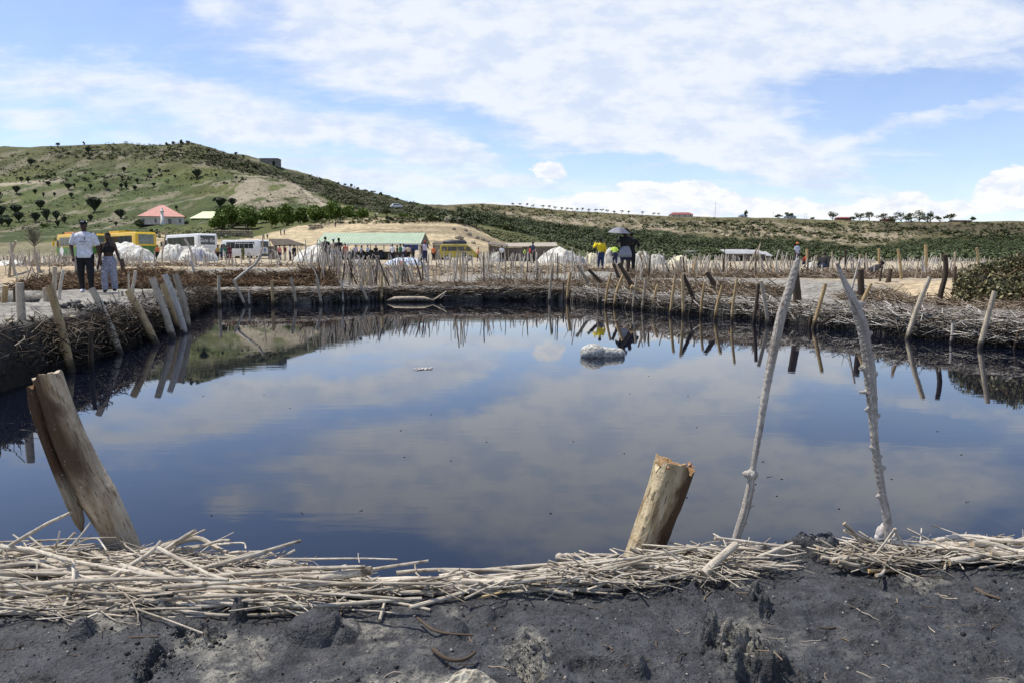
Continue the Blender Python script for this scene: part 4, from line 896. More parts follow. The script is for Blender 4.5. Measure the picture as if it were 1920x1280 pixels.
Geo().tubes([[(40 * kk, 0, .04), (46 * kk, .1, .10), (64 * kk, .6, .32)]], [[.035, .03, .02]], 7, tint=.6).build('branch', MAT['stake_pale'], t_)
p = PZ(799, 692, 0); g = Geo(); q = np.random.default_rng(8)
for i in range(14): g.ball((p.x + q.normal(0, .055), p.y + q.normal(0, .06), .004), (.02, .02, .008), 7, 5, noise=.2, seed=i)
g.twigs([(p.x, p.y, .012)], np.array([.1]), np.array([0.]), np.array([.16]), np.array([.004]), .1, 5, 4)
tag(g.build('foam_patch', MAT['salt_crust']), 'small clot of foam and twig floating on the open water', 'foam')

# crumbs of dried mud strewn over the near bank
q = np.random.default_rng(91); n = 2600; px = q.uniform(-20, 1940, n); py = q.uniform(1085, 1290, n)
m_ = fbm(px / 60, py / 30, 3, 7) > .48; hot = np.zeros(len(px), bool)
for cx, cy, rx, ry in ((1385, 1215, 90, 80), (290, 1235, 60, 36), (365, 1190, 70, 26), (1000, 1235, 60, 44), (1300, 1095, 90, 16), (1530, 1030, 80, 20)): hot |= ((px - cx) / rx) ** 2 + ((py - cy) / ry) ** 2 < 1
ex = q.integers(0, 6, 1300); E_ = np.array([(1385, 1215, 60, 50), (290, 1235, 40, 26), (365, 1190, 50, 18), (1000, 1235, 40, 30), (1300, 1095, 70, 12), (1530, 1030, 60, 14)], float)[ex]
px = np.concatenate([px[m_], E_[:, 0] + q.normal(0, .7, 1300) * E_[:, 2]]); py = np.concatenate([py[m_], E_[:, 1] + q.normal(0, .7, 1300) * E_[:, 3]]); n = len(px)
P = np.array([tuple(PZ(a, b_, .39)) for a, b_ in zip(px, py)]); P[:, 2] = near_h(P[:, 0], P[:, 1]); ok = P[:, 2] > .33; P = P[ok]; n = len(P)
r = np.exp(q.normal(-6.2, .5, n)); r = np.clip(r, .001, .008); ico = np.array([(0, 0, 1), (.9, 0, .3), (.28, .85, .3), (-.72, .53, .3), (-.72, -.53, .3), (.28, -.85, .3), (.6, .5, -.5), (-.6, .4, -.5), (0, -.7, -.5)])
V = P[:, None] + ico[None] * r[:, None, None] * q.uniform(.6, 1.35, (n, 9, 3)); V[..., 2] += r[:, None] * .2
T_ = np.array([(0, 1, 2), (0, 2, 3), (0, 3, 4), (0, 4, 5), (0, 5, 1), (1, 6, 2), (2, 6, 7), (2, 7, 3), (3, 7, 4), (4, 7, 8), (4, 8, 5), (5, 8, 1), (1, 8, 6)])
T_ = (np.arange(n) * 9)[:, None, None] + T_[None]
mat_twig('crumb', [(.018, .018, .018), (.05, .05, .052), (.10, .10, .10), (.34, .32, .28)])
tag(Geo().add(V.reshape(-1, 3), T=T_.reshape(-1, 3), tint=np.repeat(q.random(n) ** 1.6, 9)).build('mud_crumbs', MAT['crumb'], smooth=False), 'countless crumbs of dark and dried mud strewn over the near bank', 'crumbs', kind='stuff')

g = Geo(); q = np.random.default_rng(55)
for i in range(34):
    p = PZ(q.uniform(200, 1850), q.uniform(640, 1000), 0)
    if q.random() < .7: g.ball((p.x, p.y, .001), (.005 + .004 * q.random(), .004, .003), 6, 4, tint=q.random())
    else: g.twigs([(p.x, p.y, .002)], np.array([q.uniform(0, 6)]), np.array([0.]), np.array([q.uniform(.02, .07)]), np.array([.0016]), .2, 4, 3, seed=i)
tag(g.build('floating_specks', MAT['twig_white']), 'tiny specks and straws floating on the dark water', 'specks', kind='stuff')

q = np.random.default_rng(66); n = 90; px = q.uniform(0, 1920, n); py = q.uniform(1100, 1275, n); P = np.array([tuple(PZ(a, b_, .39)) for a, b_ in zip(px, py)]); P[:, 2] = near_h(P[:, 0], P[:, 1]) + .002; ok = P[:, 2] > .34; P = P[ok]; n = len(P)
tag(Geo().twigs(P, q.uniform(0, 6.3, n), q.normal(0, .12, n), q.uniform(.015, .07, n), q.uniform(.0008, .0020, n), .15, 5, 4, q.random(n), 67).build('straw_bits', MAT['twig_mix']), 'bits of straw and splinters trodden into the near mud', 'straw', kind='stuff')
# ------------------------------------------------------------------ stakes round the pond
ORD = 'first second third fourth fifth sixth seventh eighth ninth tenth eleventh twelfth thirteenth fourteenth fifteenth sixteenth seventeenth eighteenth nineteenth twentieth'.split()
def ordw(i): return ORD[i] if i < 20 else ('twenty-' + ORD[i - 20] if i < 29 else 'thirtieth' if i == 29 else 'thirty-' + ORD[i - 30])
def stake(pts, w, mat, label, cat='stake', group=None, name='stake', water=True, D=None, wob=.012, tint=None, sides=9, ext=.35, ytop=0.0, base_z=None):
    """pts: picture points foot -> top; stands at the foot's own distance"""
    if D is None:
        D = PZ(*pts[0], 0).y if water else hit(*pts[0]).y
        if water: D -= .022 * D; ext = .5
    P = [W(x, y, D) for x, y in pts]
    for i, p_ in enumerate(P): p_.y += ytop * i / max(1, len(P) - 1)
    d = (P[0] - P[1]).normalized(); P = [P[0] + d * ext] + P
    if len(P) == 3:
        m_ = (P[1] + P[2]) / 2 + Vector((rng.normal(0, wob), rng.normal(0, wob), 0)); P = [P[0], P[1], m_, P[2]]
    r = w / 2 * D / F; R = np.linspace(1.12, .92, len(P)) * r
    return stake_obj(P, R, mat, label, cat, group, name, sides, tint)
def stake_obj(P, R, mat, label, cat, group, name, sides=9, tint=None):
    return stick_obj(name, P, R, mat, label, cat, group, sides=sides, tint=tint, rough=.05, k=12 if sides > 6 else 6)
tone = {'stake_pale': 'pale', 'stake_gold': 'yellowish', 'stake_dark': 'dark brown', 'stake_white': 'whitish'}
def lean(p, q_):
    dx = q_[0] - p[0]; dy = p[1] - q_[1]; a = dx / max(dy, 1)
    return 'upright' if abs(a) < .12 else ('leaning left' if a < 0 else 'leaning right') if abs(a) < .8 else 'steeply tilted'
def row(items, where, group, **kw):
    for i, it in enumerate(items):
        pts, w, mat = it[:3]; e = it[3] if len(it) > 3 else {}
        size = 'thick ' if w > 9 else 'thin ' if w < 4 else ''
        lab = f"{size}{tone[mat]} {lean(pts[0], pts[-1])} stake, {ordw(i)} from the left {where}"
        stake(pts, w, mat, lab, group=group, **{**kw, **e})
LB = 'stakes along the left bank'
row([([(50, 696), (40, 600), (37, 530)], 16, 'stake_pale'), ([(132, 692), (112, 600), (92, 535)], 15, 'stake_gold'), ([(172, 690), (171, 620)], 9, 'stake_dark'), ([(223, 657), (200, 595), (172, 541)], 13, 'stake_pale'),
     ([(262, 640), (256, 612)], 7, 'stake_dark'), ([(290, 641), (268, 595), (240, 545)], 14, 'stake_gold'), ([(323, 631), (308, 580), (285, 522)], 13, 'stake_pale'), ([(338, 618), (322, 575), (305, 532)], 13, 'stake_gold'),
     ([(346, 622), (330, 565), (309, 515)], 12, 'stake_white'), ([(352, 613), (345, 565), (328, 514)], 12, 'stake_pale')], 'at the left waterline', LB)
FB = 'stakes along the far bank'
row([([(386, 574), (388, 562), (381, 538)], 3.5, 'stake_white'), ([(412, 573), (410, 516)], 6, 'stake_pale'), ([(459, 572), (437, 524)], 5, 'stake_pale'), ([(468, 572), (467, 545)], 3.2, 'stake_white'), ([(512, 572), (510, 526)], 5.6, 'stake_gold'),
     ([(555, 571), (552, 550), (545, 520)], 5, 'stake_pale'), ([(603, 570), (593, 523)], 5, 'stake_pale'), ([(634, 566), (632, 545)], 3.5, 'stake_dark'), ([(643, 567), (640, 525)], 3.8, 'stake_white'), ([(690, 566), (675, 533)], 5, 'stake_pale'), ([(714, 564), (716, 516)], 6, 'stake_gold'),
     ([(1030, 565), (1035, 505)], 4.5, 'stake_pale'), ([(1056, 566), (1057, 530)], 3, 'stake_dark'), ([(1064, 564), (1070, 511)], 6, 'stake_gold')], 'along the far waterline', FB)
stake([(440, 526), (462, 508), (482, 494), (488, 478)], 4.5, 'stake_white', 'long white forked branch rising to the right from a stake on the far bank', cat='branch', name='branch', D=23.0, ext=.02)
RB = 'stakes along the right bank'
row([([(1121, 572), (1122, 530)], 3, 'stake_pale'), ([(1135, 573), (1138, 545), (1146, 512)], 5, 'stake_gold'), ([(1152, 574), (1156, 545), (1169, 514)], 6, 'stake_gold'), ([(1173, 576), (1184, 545)], 3.4, 'stake_gold'), ([(1187, 578), (1190, 545), (1194, 516)], 5, 'stake_pale'),
     ([(1205, 580), (1211, 523)], 5.4, 'stake_pale'), ([(1226, 581), (1225, 560), (1234, 533)], 5.4, 'stake_gold'), ([(1257, 588), (1260, 560), (1266, 518)], 6, 'stake_gold'), ([(1281, 591), (1281, 560), (1279, 516)], 6.2, 'stake_gold'), ([(1292, 590), (1299, 558)], 4, 'stake_dark'),
     ([(1314, 592), (1316, 560), (1321, 531)], 5.5, 'stake_gold'), ([(1341, 597), (1345, 570), (1355, 535)], 6.4, 'stake_gold'), ([(1372, 600), (1374, 570), (1382, 522)], 5.4, 'stake_gold'), ([(1413, 603), (1422, 533)], 7, 'stake_dark'), ([(1426, 606), (1425, 582)], 5, 'stake_dark'), ([(1440, 605), (1434, 565), (1427, 527)], 7.5, 'stake_pale'),
     ([(1519, 612), (1521, 592)], 7, 'stake_dark'), ([(1525, 613), (1533, 585), (1548, 532)], 7.5, 'stake_gold'), ([(1582, 616), (1580, 600)], 5, 'stake_dark'), ([(1594, 600), (1592, 560), (1613, 484)], 4.2, 'stake_white'), ([(1607, 615), (1612, 575), (1633, 532)], 7, 'stake_gold'), ([(1668, 618), (1668, 606)], 5, 'stake_dark'),
     ([(1702, 632), (1718, 580), (1743, 520)], 9.5, 'stake_pale'), ([(1783, 640), (1786, 606)], 4.5, 'stake_white'), ([(1838, 648), (1850, 600), (1865, 546)], 9.5, 'stake_pale'), ([(1902, 650), (1908, 622)], 5, 'stake_dark')], 'at the right waterline', RB)
# posts on the banks
row([([(6, 590), (10, 536)], 11, 'stake_gold', dict(D=12.6)), ([(30, 590), (27, 538)], 6, 'stake_dark', dict(D=12.9)), ([(100, 562), (103, 500)], 8, 'stake_pale'), ([(111, 562), (119, 506)], 6, 'stake_white'), ([(88, 596), (86, 540)], 13, 'stake_pale', dict(D=12.4)), ([(242, 552), (241, 513)], 3.6, 'stake_pale'), ([(246, 550), (254, 508)], 6, 'stake_white'),
     ([(230, 556), (229, 546)], 5, 'stake_pale')], 'on the left path', 'posts on the left path', water=False)
row([([(1185, 535), (1160, 494)], 8, 'stake_dark', dict(D=21.5)), ([(1128, 530), (1103, 505)], 6.5, 'stake_dark', dict(D=25)), ([(1163, 527), (1150, 494)], 6.5, 'stake_dark', dict(D=25)), ([(1350, 548), (1325, 510)], 9, 'stake_dark', dict(D=19.4)), ([(1300, 560), (1281, 514)], 7, 'stake_dark', dict(D=18.8)),
     ([(1496, 575), (1490, 510)], 15, 'stake_dark', dict(D=16.3)), ([(1616, 560), (1614, 505)], 12, 'stake_dark', dict(D=16.2)), ([(1761, 572), (1764, 545), (1775, 515), (1772, 478)], 9, 'stake_dark', dict(D=15.0)), ([(1815, 605), (1817, 572)], 8, 'stake_white', dict(D=13.3)), ([(1868, 600), (1862, 588)], 8, 'stake_pale', dict(D=13.3))],
    'on the right bank top', 'posts on the right bank')
stake([(1218, 556), (1183, 537)], 8, 'stake_gold', 'short thick log stuck slanting into the right bank near the umbrella', cat='log', name='log', D=21.0, ext=.1)
stake([(1403, 581), (1368, 566)], 8.5, 'stake_gold', 'short sawn log with a yellow end jutting from the right bank', cat='log', name='log', D=17.9, ext=.1)
stake([(1114, 545), (1082, 497)], 6, 'stake_pale', 'pale pole leaning left at the corner of the far bank', cat='pole', name='pole', D=25.5)
row([([(1412, 506), (1420, 475), (1426, 457)], 2.6, 'stake_pale'), ([(1514, 508), (1513, 467)], 5, 'stake_gold'), ([(1535, 505), (1534, 474)], 3, 'stake_dark'), ([(1561, 505), (1560, 472)], 3, 'stake_pale'), ([(1586, 520), (1585, 469)], 4.4, 'stake_dark'), ([(1611, 512), (1612, 477)], 3.4, 'stake_pale'), ([(1650, 508), (1648, 466)], 5, 'stake_gold'),
     ([(1690, 524), (1689, 500), (1684, 468)], 5.4, 'stake_gold'), ([(1736, 508), (1736, 459)], 6, 'stake_gold'), ([(1763, 500), (1764, 476)], 2.4, 'stake_pale'), ([(1788, 530), (1792, 500)], 6, 'stake_dark'), ([(1790, 506), (1791, 472)], 4, 'stake_pale'), ([(1834, 490), (1831, 465)], 4.5, 'stake_gold', dict(D=24)), ([(1665, 530), (1670, 505)], 9, 'stake_dark'), ([(1650, 528), (1655, 500)], 4, 'stake_dark')],
    'behind the right berm', 'tall posts behind the right berm', water=False)
row([([(17, 520), (22, 470), (30, 452)], 4.5, 'stake_pale'), ([(28, 515), (20, 455)], 5, 'stake_white'), ([(74, 512), (64, 470)], 6, 'stake_pale'), ([(305, 500), (303, 478), (313, 430)], 3, 'stake_pale'), ([(360, 478), (355, 462), (346, 448)], 4.4, 'stake_white', dict(D=34)), ([(366, 515), (358, 490)], 5, 'stake_white'), ([(385, 520), (372, 502), (342, 482)], 3.4, 'stake_white', dict(D=31)), ([(475, 500), (492, 470), (493, 440)], 2.8, 'stake_pale', dict(D=38)),
     ([(524, 490), (518, 476), (509, 468)], 3, 'stake_white', dict(D=40)), ([(142, 518), (141, 480)], 5, 'stake_pale'), ([(183, 508), (186, 480)], 4, 'stake_white'), ([(232, 510), (228, 486)], 8, 'stake_dark'), ([(218, 512), (216, 488)], 4, 'stake_white')], 'beyond the left brush', 'tall sticks beyond the left brush', water=False)
N_NAMED = len([o for o in C.objects if o.name.startswith('stake')])

# the crowd of stakes behind: groups by field; the nearest ones are objects, the rest one mesh
FIELDS = [
 # px0,px1,D0,D1, n, height range, radius range, lean sd, mat weights, label key
 (595, 810, 26.9, 31, 210, (.5, 1.15), (.012, .030), .20, 'mix', 'thick'),
 (560, 700, 27.3, 31, 26, (.7, 1.1), (.016, .026), .20, 'white', 'thick'),
 (790, 1100, 26.6, 34, 120, (.4, 1.25), (.011, .028), .10, 'mix', 'mid'),
 (1180, 1500, 24.5, 34, 150, (.25, .95), (.012, .036), .16, 'gold', 'right'),
 (1480, 1800, 22, 34, 60, (.25, .8), (.014, .034), .16, 'mix', 'right'),
 (0, 240, 29, 48, 110, (.4, .9), (.018, .035), .22, 'mix', 'left'),
 (240, 600, 30, 44, 75, (.35, .8), (.018, .030), .16, 'white', 'back'),
 (1130, 1560, 34, 70, 260, (.25, .85), (.018, .045), .20, 'white', 'far'),
 (1540, 1930, 42, 120, 330, (.2, .65), (.025, .06), .25, 'white', 'far'),
 (820, 1130, 34, 60, 110, (.5, 1.0), (.02, .04), .10, 'white', 'far'),
 (0, 260, 44, 75, 160, (.4, .8), (.02, .04), .2, 'white', 'far'),
]
FL = {'thick': ('in the dense thicket', 'stakes of the dense thicket beyond the far bank'), 'mid': ('before the van and white heaps', 'slender stakes before the van and tarpaulins'),
      'right': ('behind the right path', 'stakes behind the right path'), 'left': ('in the field behind the couple', 'stakes in the left field'), 'back': ('above the brown brush wall', 'stakes above the brown brush wall')}
cand = []
q = np.random.default_rng(77)
for fi, (a0, a1, d0, d1, n, hr, rr, ls, mw, key) in enumerate(FIELDS):
    for i in range(n):
        D = d0 + (d1 - d0) * q.random() ** .8; px = q.uniform(a0, a1); X = W(px, 492, D).x
        if any(sdist(np.array([X]), np.array([D]), P)[0] < -.3 for P, dp in PITS) and q.random() < .4: continue
        if sdist(np.array([X]), np.array([D]), POND)[0] < .8: continue
        h = q.uniform(*hr); r = q.uniform(*rr); lx = q.normal(.02, ls) * h; ly = q.normal(0, ls) * h
        if key == 'thick' and px > 700: lx -= .22 * h
        bend = q.normal(0, .05)
        m_ = q.choice(['stake_dark', 'stake_pale', 'stake_white', 'stake_gold'], p={'mix': [.32, .33, .30, .05], 'white': [.08, .27, .60, .05], 'gold': [.15, .40, .25, .20]}[mw])
        cand.append((D / (h * 1), X, D, h, r, lx, ly, bend, m_, key))
ind = [c for c in cand if c[-1] != 'far']; far_ = [c for c in cand if c[-1] == 'far']
ind.sort(key=lambda c: c[2]); cut = 298 - N_NAMED - 0; rest = ind[cut:] + far_; ind = ind[:cut]
zz = H(np.array([c[1] for c in ind]), np.array([c[2] for c in ind]))
def stake_path(c, z):
    _, X, D, h, r, lx, ly, bend, m_, key = c; t = np.linspace(0, 1, 5)
    return np.stack([X + lx * t + bend * np.sin(t * 3.1), D + ly * t, z - .12 + (h + .12) * t], 1), np.linspace(r * 1.1, r * .75, 5)
for c, z in zip(ind, zz):
    P, R = stake_path(c, z); lab, grp = FL[c[-1]]
    pxx = proj(c[1], c[2], 1.0)[0]; fl_ = [f_ for f_ in FIELDS if f_[-1] == c[-1]]; a0 = min(f_[0] for f_ in fl_); a1 = max(f_[1] for f_ in fl_)
    pos_ = ('far left', 'left', 'left middle', 'right middle', 'right', 'far right')[int(np.clip((pxx - a0) / (a1 - a0) * 6, 0, 5))]
    la = c[5] / c[3]; lnn = 'upright' if abs(la) < .10 else 'left leaning' if la < 0 else 'right leaning'
    lab = f"{'tall' if c[3] > .85 else 'short' if c[3] < .55 else 'middling'} {'slim' if c[4] < .02 else 'sturdy'} {tone[c[8]]} {lnn} stake {lab}, {pos_} part"
    g = Geo().tubes(P, R, 6, tint=np.array([[q.random()]]), rough=.05, seed=int(q.integers(1e6)))
    tag(g.build('stake', MAT[c[8]], loc=tuple(P[0])), lab, 'stake', grp)
zz = H(np.array([c[1] for c in rest]), np.array([c[2] for c in rest])); g = Geo(); P = []; R = []
for c, z in zip(rest, zz): a, b_ = stake_path(c, z); P.append(a); R.append(b_)
g.tubes(np.array(P), np.array(R), 5, tint=q.random(len(P)), seed=3)
mat_wood('stake_far', (.16, .12, .085), (.74, .69, .60), (.7, .6, .45), grain=.4)
tag(g.build('distant_stakes', MAT['stake_far']), 'field of countless small pale stakes across the flats behind', 'stakes', kind='stuff')

# ------------------------------------------------------------------ brushwood on the banks
def along(poly, n, q):
    P = np.array(poly, float); d = np.concatenate([[0], np.cumsum(np.hypot(*np.diff(P, axis=0).T))]); t = q.uniform(0, d[-1], n)
    x = np.interp(t, d, P[:, 0]); y = np.interp(t, d, P[:, 1]); k = np.clip(np.searchsorted(d, t) - 1, 0, len(P) - 2)
    a = np.arctan2(P[k + 1, 1] - P[k, 1], P[k + 1, 0] - P[k, 0]); return x, y, a, t / d[-1]
def brush(name, poly, n, off, zr, L, r, mat, label, angsd=.35, elsd=.25, curl=.14, seed=1, onground=True, sides=3, zpow=1.0, zprof=None):
    """off = range of distance to the outside (right-hand side positive) of the poly line"""
    q = np.random.default_rng(seed); x, y, a, t = along(poly, n, q); o = q.uniform(*off, n)
    x = x + np.sin(a) * o; y = y - np.cos(a) * o
    f = q.random(n) ** zpow; z = zr[0] + (zr[1] - zr[0]) * f
    if onground: z = z + np.maximum(H(x, y), 0.02)
    if zprof is not None: z = z * zprof(x, y)
    Lr = q.uniform(*L, n); rr = q.uniform(*r, n)
    g = Geo().twigs(np.stack([x, y, z], 1), a + q.normal(0, angsd, n), q.normal(0, elsd, n), Lr, rr, curl, 5, sides, q.random(n), seed)
    return tag(g.build(name, MAT[mat]), label, 'brushwood', kind='stuff')
LBL = [(-4.9, 5.0), (-5.25, 9.3), (-5.7, 11.3), (-6.4, 14), (-7.0, 16.3), (-7.7, 18.8), (-8.5, 22.2)]
# left bank: dark tangle on the face, pale fringe above
brush('brushwood', LBL, 6500, (-.42, .07), (.04, .56), (.2, .6), (.0035, .008), 'twig_dark', 'dark tangled brushwood facing the steep left bank', .9, .5, .2, 21, False)
brush('brushwood', LBL[2:6], 1100, (-.4, .04), (.40, .60), (.12, .4), (.003, .007), 'twig_white', 'pale straw and twigs fringing the top of the left bank', 1.2, .5, .22, 22, False)
FBL = [(-8.7, 22.7), (-8.2, 23.2), (-6, 23.4), (-4, 25.3), (0, 25.6), (1.9, 25.4)]
brush('brushwood', FBL, 6000, (-.75, .04), (.24, .44), (.3, 1.1), (.005, .012), 'twig_mix', 'grey matted brushwood lying along the top of the far bank', .22, .10, .10, 23, False)
brush('brushwood', FBL, 400, (-.1, .06), (.02, .34), (.3, .8), (.004, .009), 'twig_grey', 'loose grey twigs hanging down the dark face of the far bank', 1.2, .9, .2, 24, False)
brush('brushwood', [(-3.4, 26.0), (2.4, 26.1)], 1800, (-.7, .5), (.0, .16), (.2, .7), (.005, .011), 'twig_mix', 'brown and white litter heaped behind the far bank', .6, .3, .15, 25)
RBL = [(2.0, 25.2), (2.7, 23), (4.0, 19.3), (5.2, 17.5), (5.9, 15.3), (6.6, 13.2), (7.1, 11.9), (7.5, 11.3), (9.0, 9.4)]
brush('brushwood', RBL, 4200, (-.50, .04), (.0, .40), (.3, .8), (.004, .009), 'twig_dark', 'dark brushwood packed into the face of the right bank', .5, .3, .2, 46, False)
brush('brushwood', RBL, 3600, (-.50, .04), (.06, .43), (.3, .95), (.004, .010), 'twig_white', 'whitish brushwood bundles lining the right bank down to the water', .33, .2, .16, 26, False)
brush('brushwood', [(2.2, 25.2), (2.9, 23), (4.15, 19.5), (5.3, 17.6)], 3800, (-1.2, -.35), (.0, .12), (.3, .9), (.005, .012), 'twig_mix', 'brown brushwood covering the slope below the raised path', .5, .3, .2, 27)
brush('brushwood', [(7.6, 17.0), (8.0, 15.0), (8.7, 13.4)], 2600, (-.5, .6), (.0, .10), (.3, .9), (.004, .010), 'twig_mix', 'brown twigs strewn along the foot of the tan berm', .5, .2, .2, 28)
brush('brushwood', [(6.3, 15.3), (7.3, 12.2), (8.4, 10.4)], 1600, (-1.1, .1), (.0, .04), (.2, .8), (.003, .007), 'twig_grey', 'grey twig litter on the flat ledge of the right bank', .5, .1, .14, 29)
brush('brushwood', FBL, 1500, (-.45, .05), (.34, .46), (.3, 1.0), (.004, .009), 'twig_white', 'pale twigs bleached on the lip of the far bank', .2, .1, .1, 36, False)
# brown fibrous wall behind the far bank, left side
WALL = [(-19.5, 32.0), (-14.5, 29.6), (-10.5, 27.2), (-8, 27.0), (-6.2, 27.6)]
brush('brushwood', WALL, 8000, (-.75, .45), (.0, .16), (.2, .8), (.006, .016), 'twig_brown', 'thick wall of brown matted brush behind the left half of the far bank', .6, .4, .25, 30)
brush('brushwood', [(-15.5, 25.0), (-11.2, 24.6), (-10.6, 26.2)], 2600, (-.8, .8), (.0, .25), (.2, .7), (.006, .015), 'twig_brown', 'mound of brown brush behind the woman', .9, .4, .25, 31)
brush('brushwood', [(-1.2, 28.9), (3.2, 28.6)], 1500, (-.5, .4), (-.05, .12), (.2, .8), (.006, .013), 'twig_mix', 'dark brush along the lip of the dry pit behind the far bank', .7, .5, .2, 32)
brush('brushwood', [(3.5, 26.5), (6.5, 24.6), (11.5, 23.8), (15, 22.6)], 3000, (-1.2, .3), (.0, .14), (.2, .8), (.005, .012), 'twig_mix', 'mixed brush scattered among the stakes behind the right path', .8, .4, .2, 33)
brush('brushwood', [(-8.4, 12.9), (-13.2, 21.4)], 1300, (-.3, .2), (-.35, .06), (.2, .7), (.005, .010), 'twig_grey', 'twigs hanging into the small dark pit at the left', .6, .6, .2, 34)
brush('brushwood', [(-24, 40), (-8, 37), (4, 37), (22, 36)], 3800, (-3, 3), (.0, .15), (.3, .9), (.008, .018), 'twig_mix', 'low brush scattered over the flats behind the banks', 1.2, .4, .2, 35)
# clods of mud on the left path
q = np.random.default_rng(9); mat_plain('clod', (.16, .15, .14), (.05, .048, .045), .9, 12, .8, dist=.03)
for i, (px, py, s_) in enumerate([(135, 574, 16), (152, 578, 12), (170, 577, 10), (178, 585, 14), (205, 572, 12), (225, 578, 14), (250, 576, 12), (268, 580, 10)]):
    p = hit(px, py + 4); kk = p.y / F; g = Geo()
    for j in range(5): g.ball((q.normal(0, s_ * kk * .4), q.normal(0, s_ * kk * .5), .03 + q.random() * .04), (s_ * kk * .4, s_ * kk * .5, s_ * kk * .28), 10, 7, noise=.12, seed=i * 9 + j)
    o = g.build('mud_clod', MAT['clod']); o.location = p; tag(o, f'dark lump of dug mud on the grey left path, {ordw(i)} from the left', 'mud clod', 'mud clods on the left path')
mat_plain('stone', (.42, .37, .27), (.25, .21, .15), .9, 8, .5)
for i, (px, py, s_) in enumerate([(18, 603, 9), (24, 610, 8), (60, 598, 6), (128, 525, 12), (75, 535, 9), (137, 603, 7)]):
    p = hit(px, py); kk = p.y / F; o = Geo().ball((0, 0, 0), (s_ * kk, s_ * kk * .8, s_ * kk * .5), 12, 8, noise=.06, seed=i).build('stone', MAT['stone']); o.location = p + Vector((0, 0, .02))
    tag(o, f"{'larger' if s_ > 8 else 'small'} tan stone lying {'beside the mud clods' if px > 120 else 'near the left frame edge' if px < 30 else 'in the middle of the path edge'} on the left path", 'stone', 'stones on the left path')

# pile of leafy branches, right
p = Vector((9.35, 14.6, .40)); t_ = empty('branch_pile', p, 0, 'big heap of cut olive green leafy branches on the right bank', 'brush pile')
q = np.random.default_rng(15); n = 15000
u = q.normal(0, 1, (n, 3)); u /= np.linalg.norm(u, axis=1, keepdims=True); u[:, 2] = np.abs(u[:, 2]); rr_ = q.uniform(.55, 1.0, n) ** .5
c = u * rr_[:, None] * np.array([1.30, 1.0, .98]); lump = 1 + (fbm(c[:, 0] * 2.3 + 5, c[:, 1] * 2.3 + c[:, 2] * 2, 3, 141) - .5) * .42; c = c * lump[:, None]
c[:, 0] *= .75 + .35 * np.clip(c[:, 2], 0, 1); keep = c[:, 2] > .12 + .22 * (c[:, 0] > -.3); c = c[keep]
Geo().leaves(c, q.uniform(.020, .045, len(c)), seed=4, aspect=2.2).build('foliage', MAT['leaf_pile'], t_)
n = 900; u = q.normal(0, 1, (n, 3)); u /= np.linalg.norm(u, axis=1, keepdims=True); u[:, 2] = np.abs(u[:, 2]); c = u * np.array([1.2, .9, .92]) * q.uniform(.6, .98, (n, 1)); c[:, 0] *= .8
Geo().twigs(c, q.uniform(0, 6.3, n), q.normal(0, .5, n), q.uniform(.2, .7, n), q.uniform(.004, .010, n), .15, 5, 3, q.random(n), 5).build('branches', MAT['twig_brown'], t_)
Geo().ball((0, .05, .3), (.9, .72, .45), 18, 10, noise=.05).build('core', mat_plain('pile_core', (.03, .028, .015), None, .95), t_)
stick_obj('stake', [p + Vector((.78, -.2, .35)), p + Vector((.82, -.3, .8)), p + Vector((.72, -.28, 1.02))], [.025, .022, .03], 'stake_gold', 'yellow forked stick poking out of the top of the leafy heap', 'stick', sides=7)
# ------------------------------------------------------------------ vegetation on the hills
GREEN_TREES = [  # px, py(base), width px, height px, D, material
 (412, 447, 36, 34, 205), (428, 442, 60, 48, 212), (465, 436, 50, 50, 210), (440, 418, 80, 34, 225), (512, 432, 28, 44, 205), (540, 424, 44, 42, 205), (500, 412, 50, 22, 225), (590, 418, 54, 36, 205), (565, 418, 30, 30, 210),
 (627, 414, 40, 34, 205), (655, 417, 34, 26, 205), (680, 414, 26, 20, 200), (628, 393, 22, 18, 250), (615, 400, 40, 16, 225)]
def crown_pts(q, rx, ry, rz, n, lobes=7):
    L = q.normal(0, 1, (lobes, 3)); L /= np.linalg.norm(L, axis=1, keepdims=True); L *= q.uniform(.25, .62, (lobes, 1)); L[:, 2] *= .8
    k = q.integers(0, lobes, n); u = q.normal(0, 1, (n, 3)); u /= np.linalg.norm(u, axis=1, keepdims=True)
    p = L[k] + u * (q.uniform(.25, 1, (n, 1)) ** .5) * q.uniform(.26, .48, lobes)[k][:, None]
    return p * np.array([rx, ry, rz])
TREEP = {}
def tree(name, x, y, z, w, h, leaf, label, cat, group=None, n=420, leafsize=None, trunk=.35, seed=0, lobes=7, key=None):
    q = np.random.default_rng(seed); t_ = empty(name, (x, y, z - .1), 0, label, cat, group)
    cz = h * (trunk + (1 - trunk) / 2); rz = h * (1 - trunk) / 2 * 1.15
    c = crown_pts(q, w / 2, w / 2, rz, n, lobes); c[:, 2] += cz
    Geo().leaves(c, q.uniform(.7, 1.3, n) * (leafsize or w * .055), seed=seed, aspect=1.5).build('crown', MAT[leaf], t_)
    g = Geo(); r = max(.06, w * .022)
    P = [[(0, 0, -.3), (q.normal(0, .03 * h), q.normal(0, .03 * h), h * trunk * .6), (q.normal(0, .05 * h), 0, h * (trunk + .2))]]; g.tubes(P, [[r * 1.3, r, r * .6]], 7)
    for i in range(4):
        a = q.uniform(0, 6.3); g.tubes([[(0, 0, h * trunk * .6), (math.cos(a) * w * .15, math.sin(a) * w * .15, h * (trunk + .1)), (math.cos(a) * w * .3, math.sin(a) * w * .3, h * (trunk + .35))]], [[r * .7, r * .5, r * .25]], 5)
    g.build('trunk', MAT['bark'], t_); return t_
mat_plain('bark', (.14, .11, .08), (.07, .055, .04), .9, 8, .5)
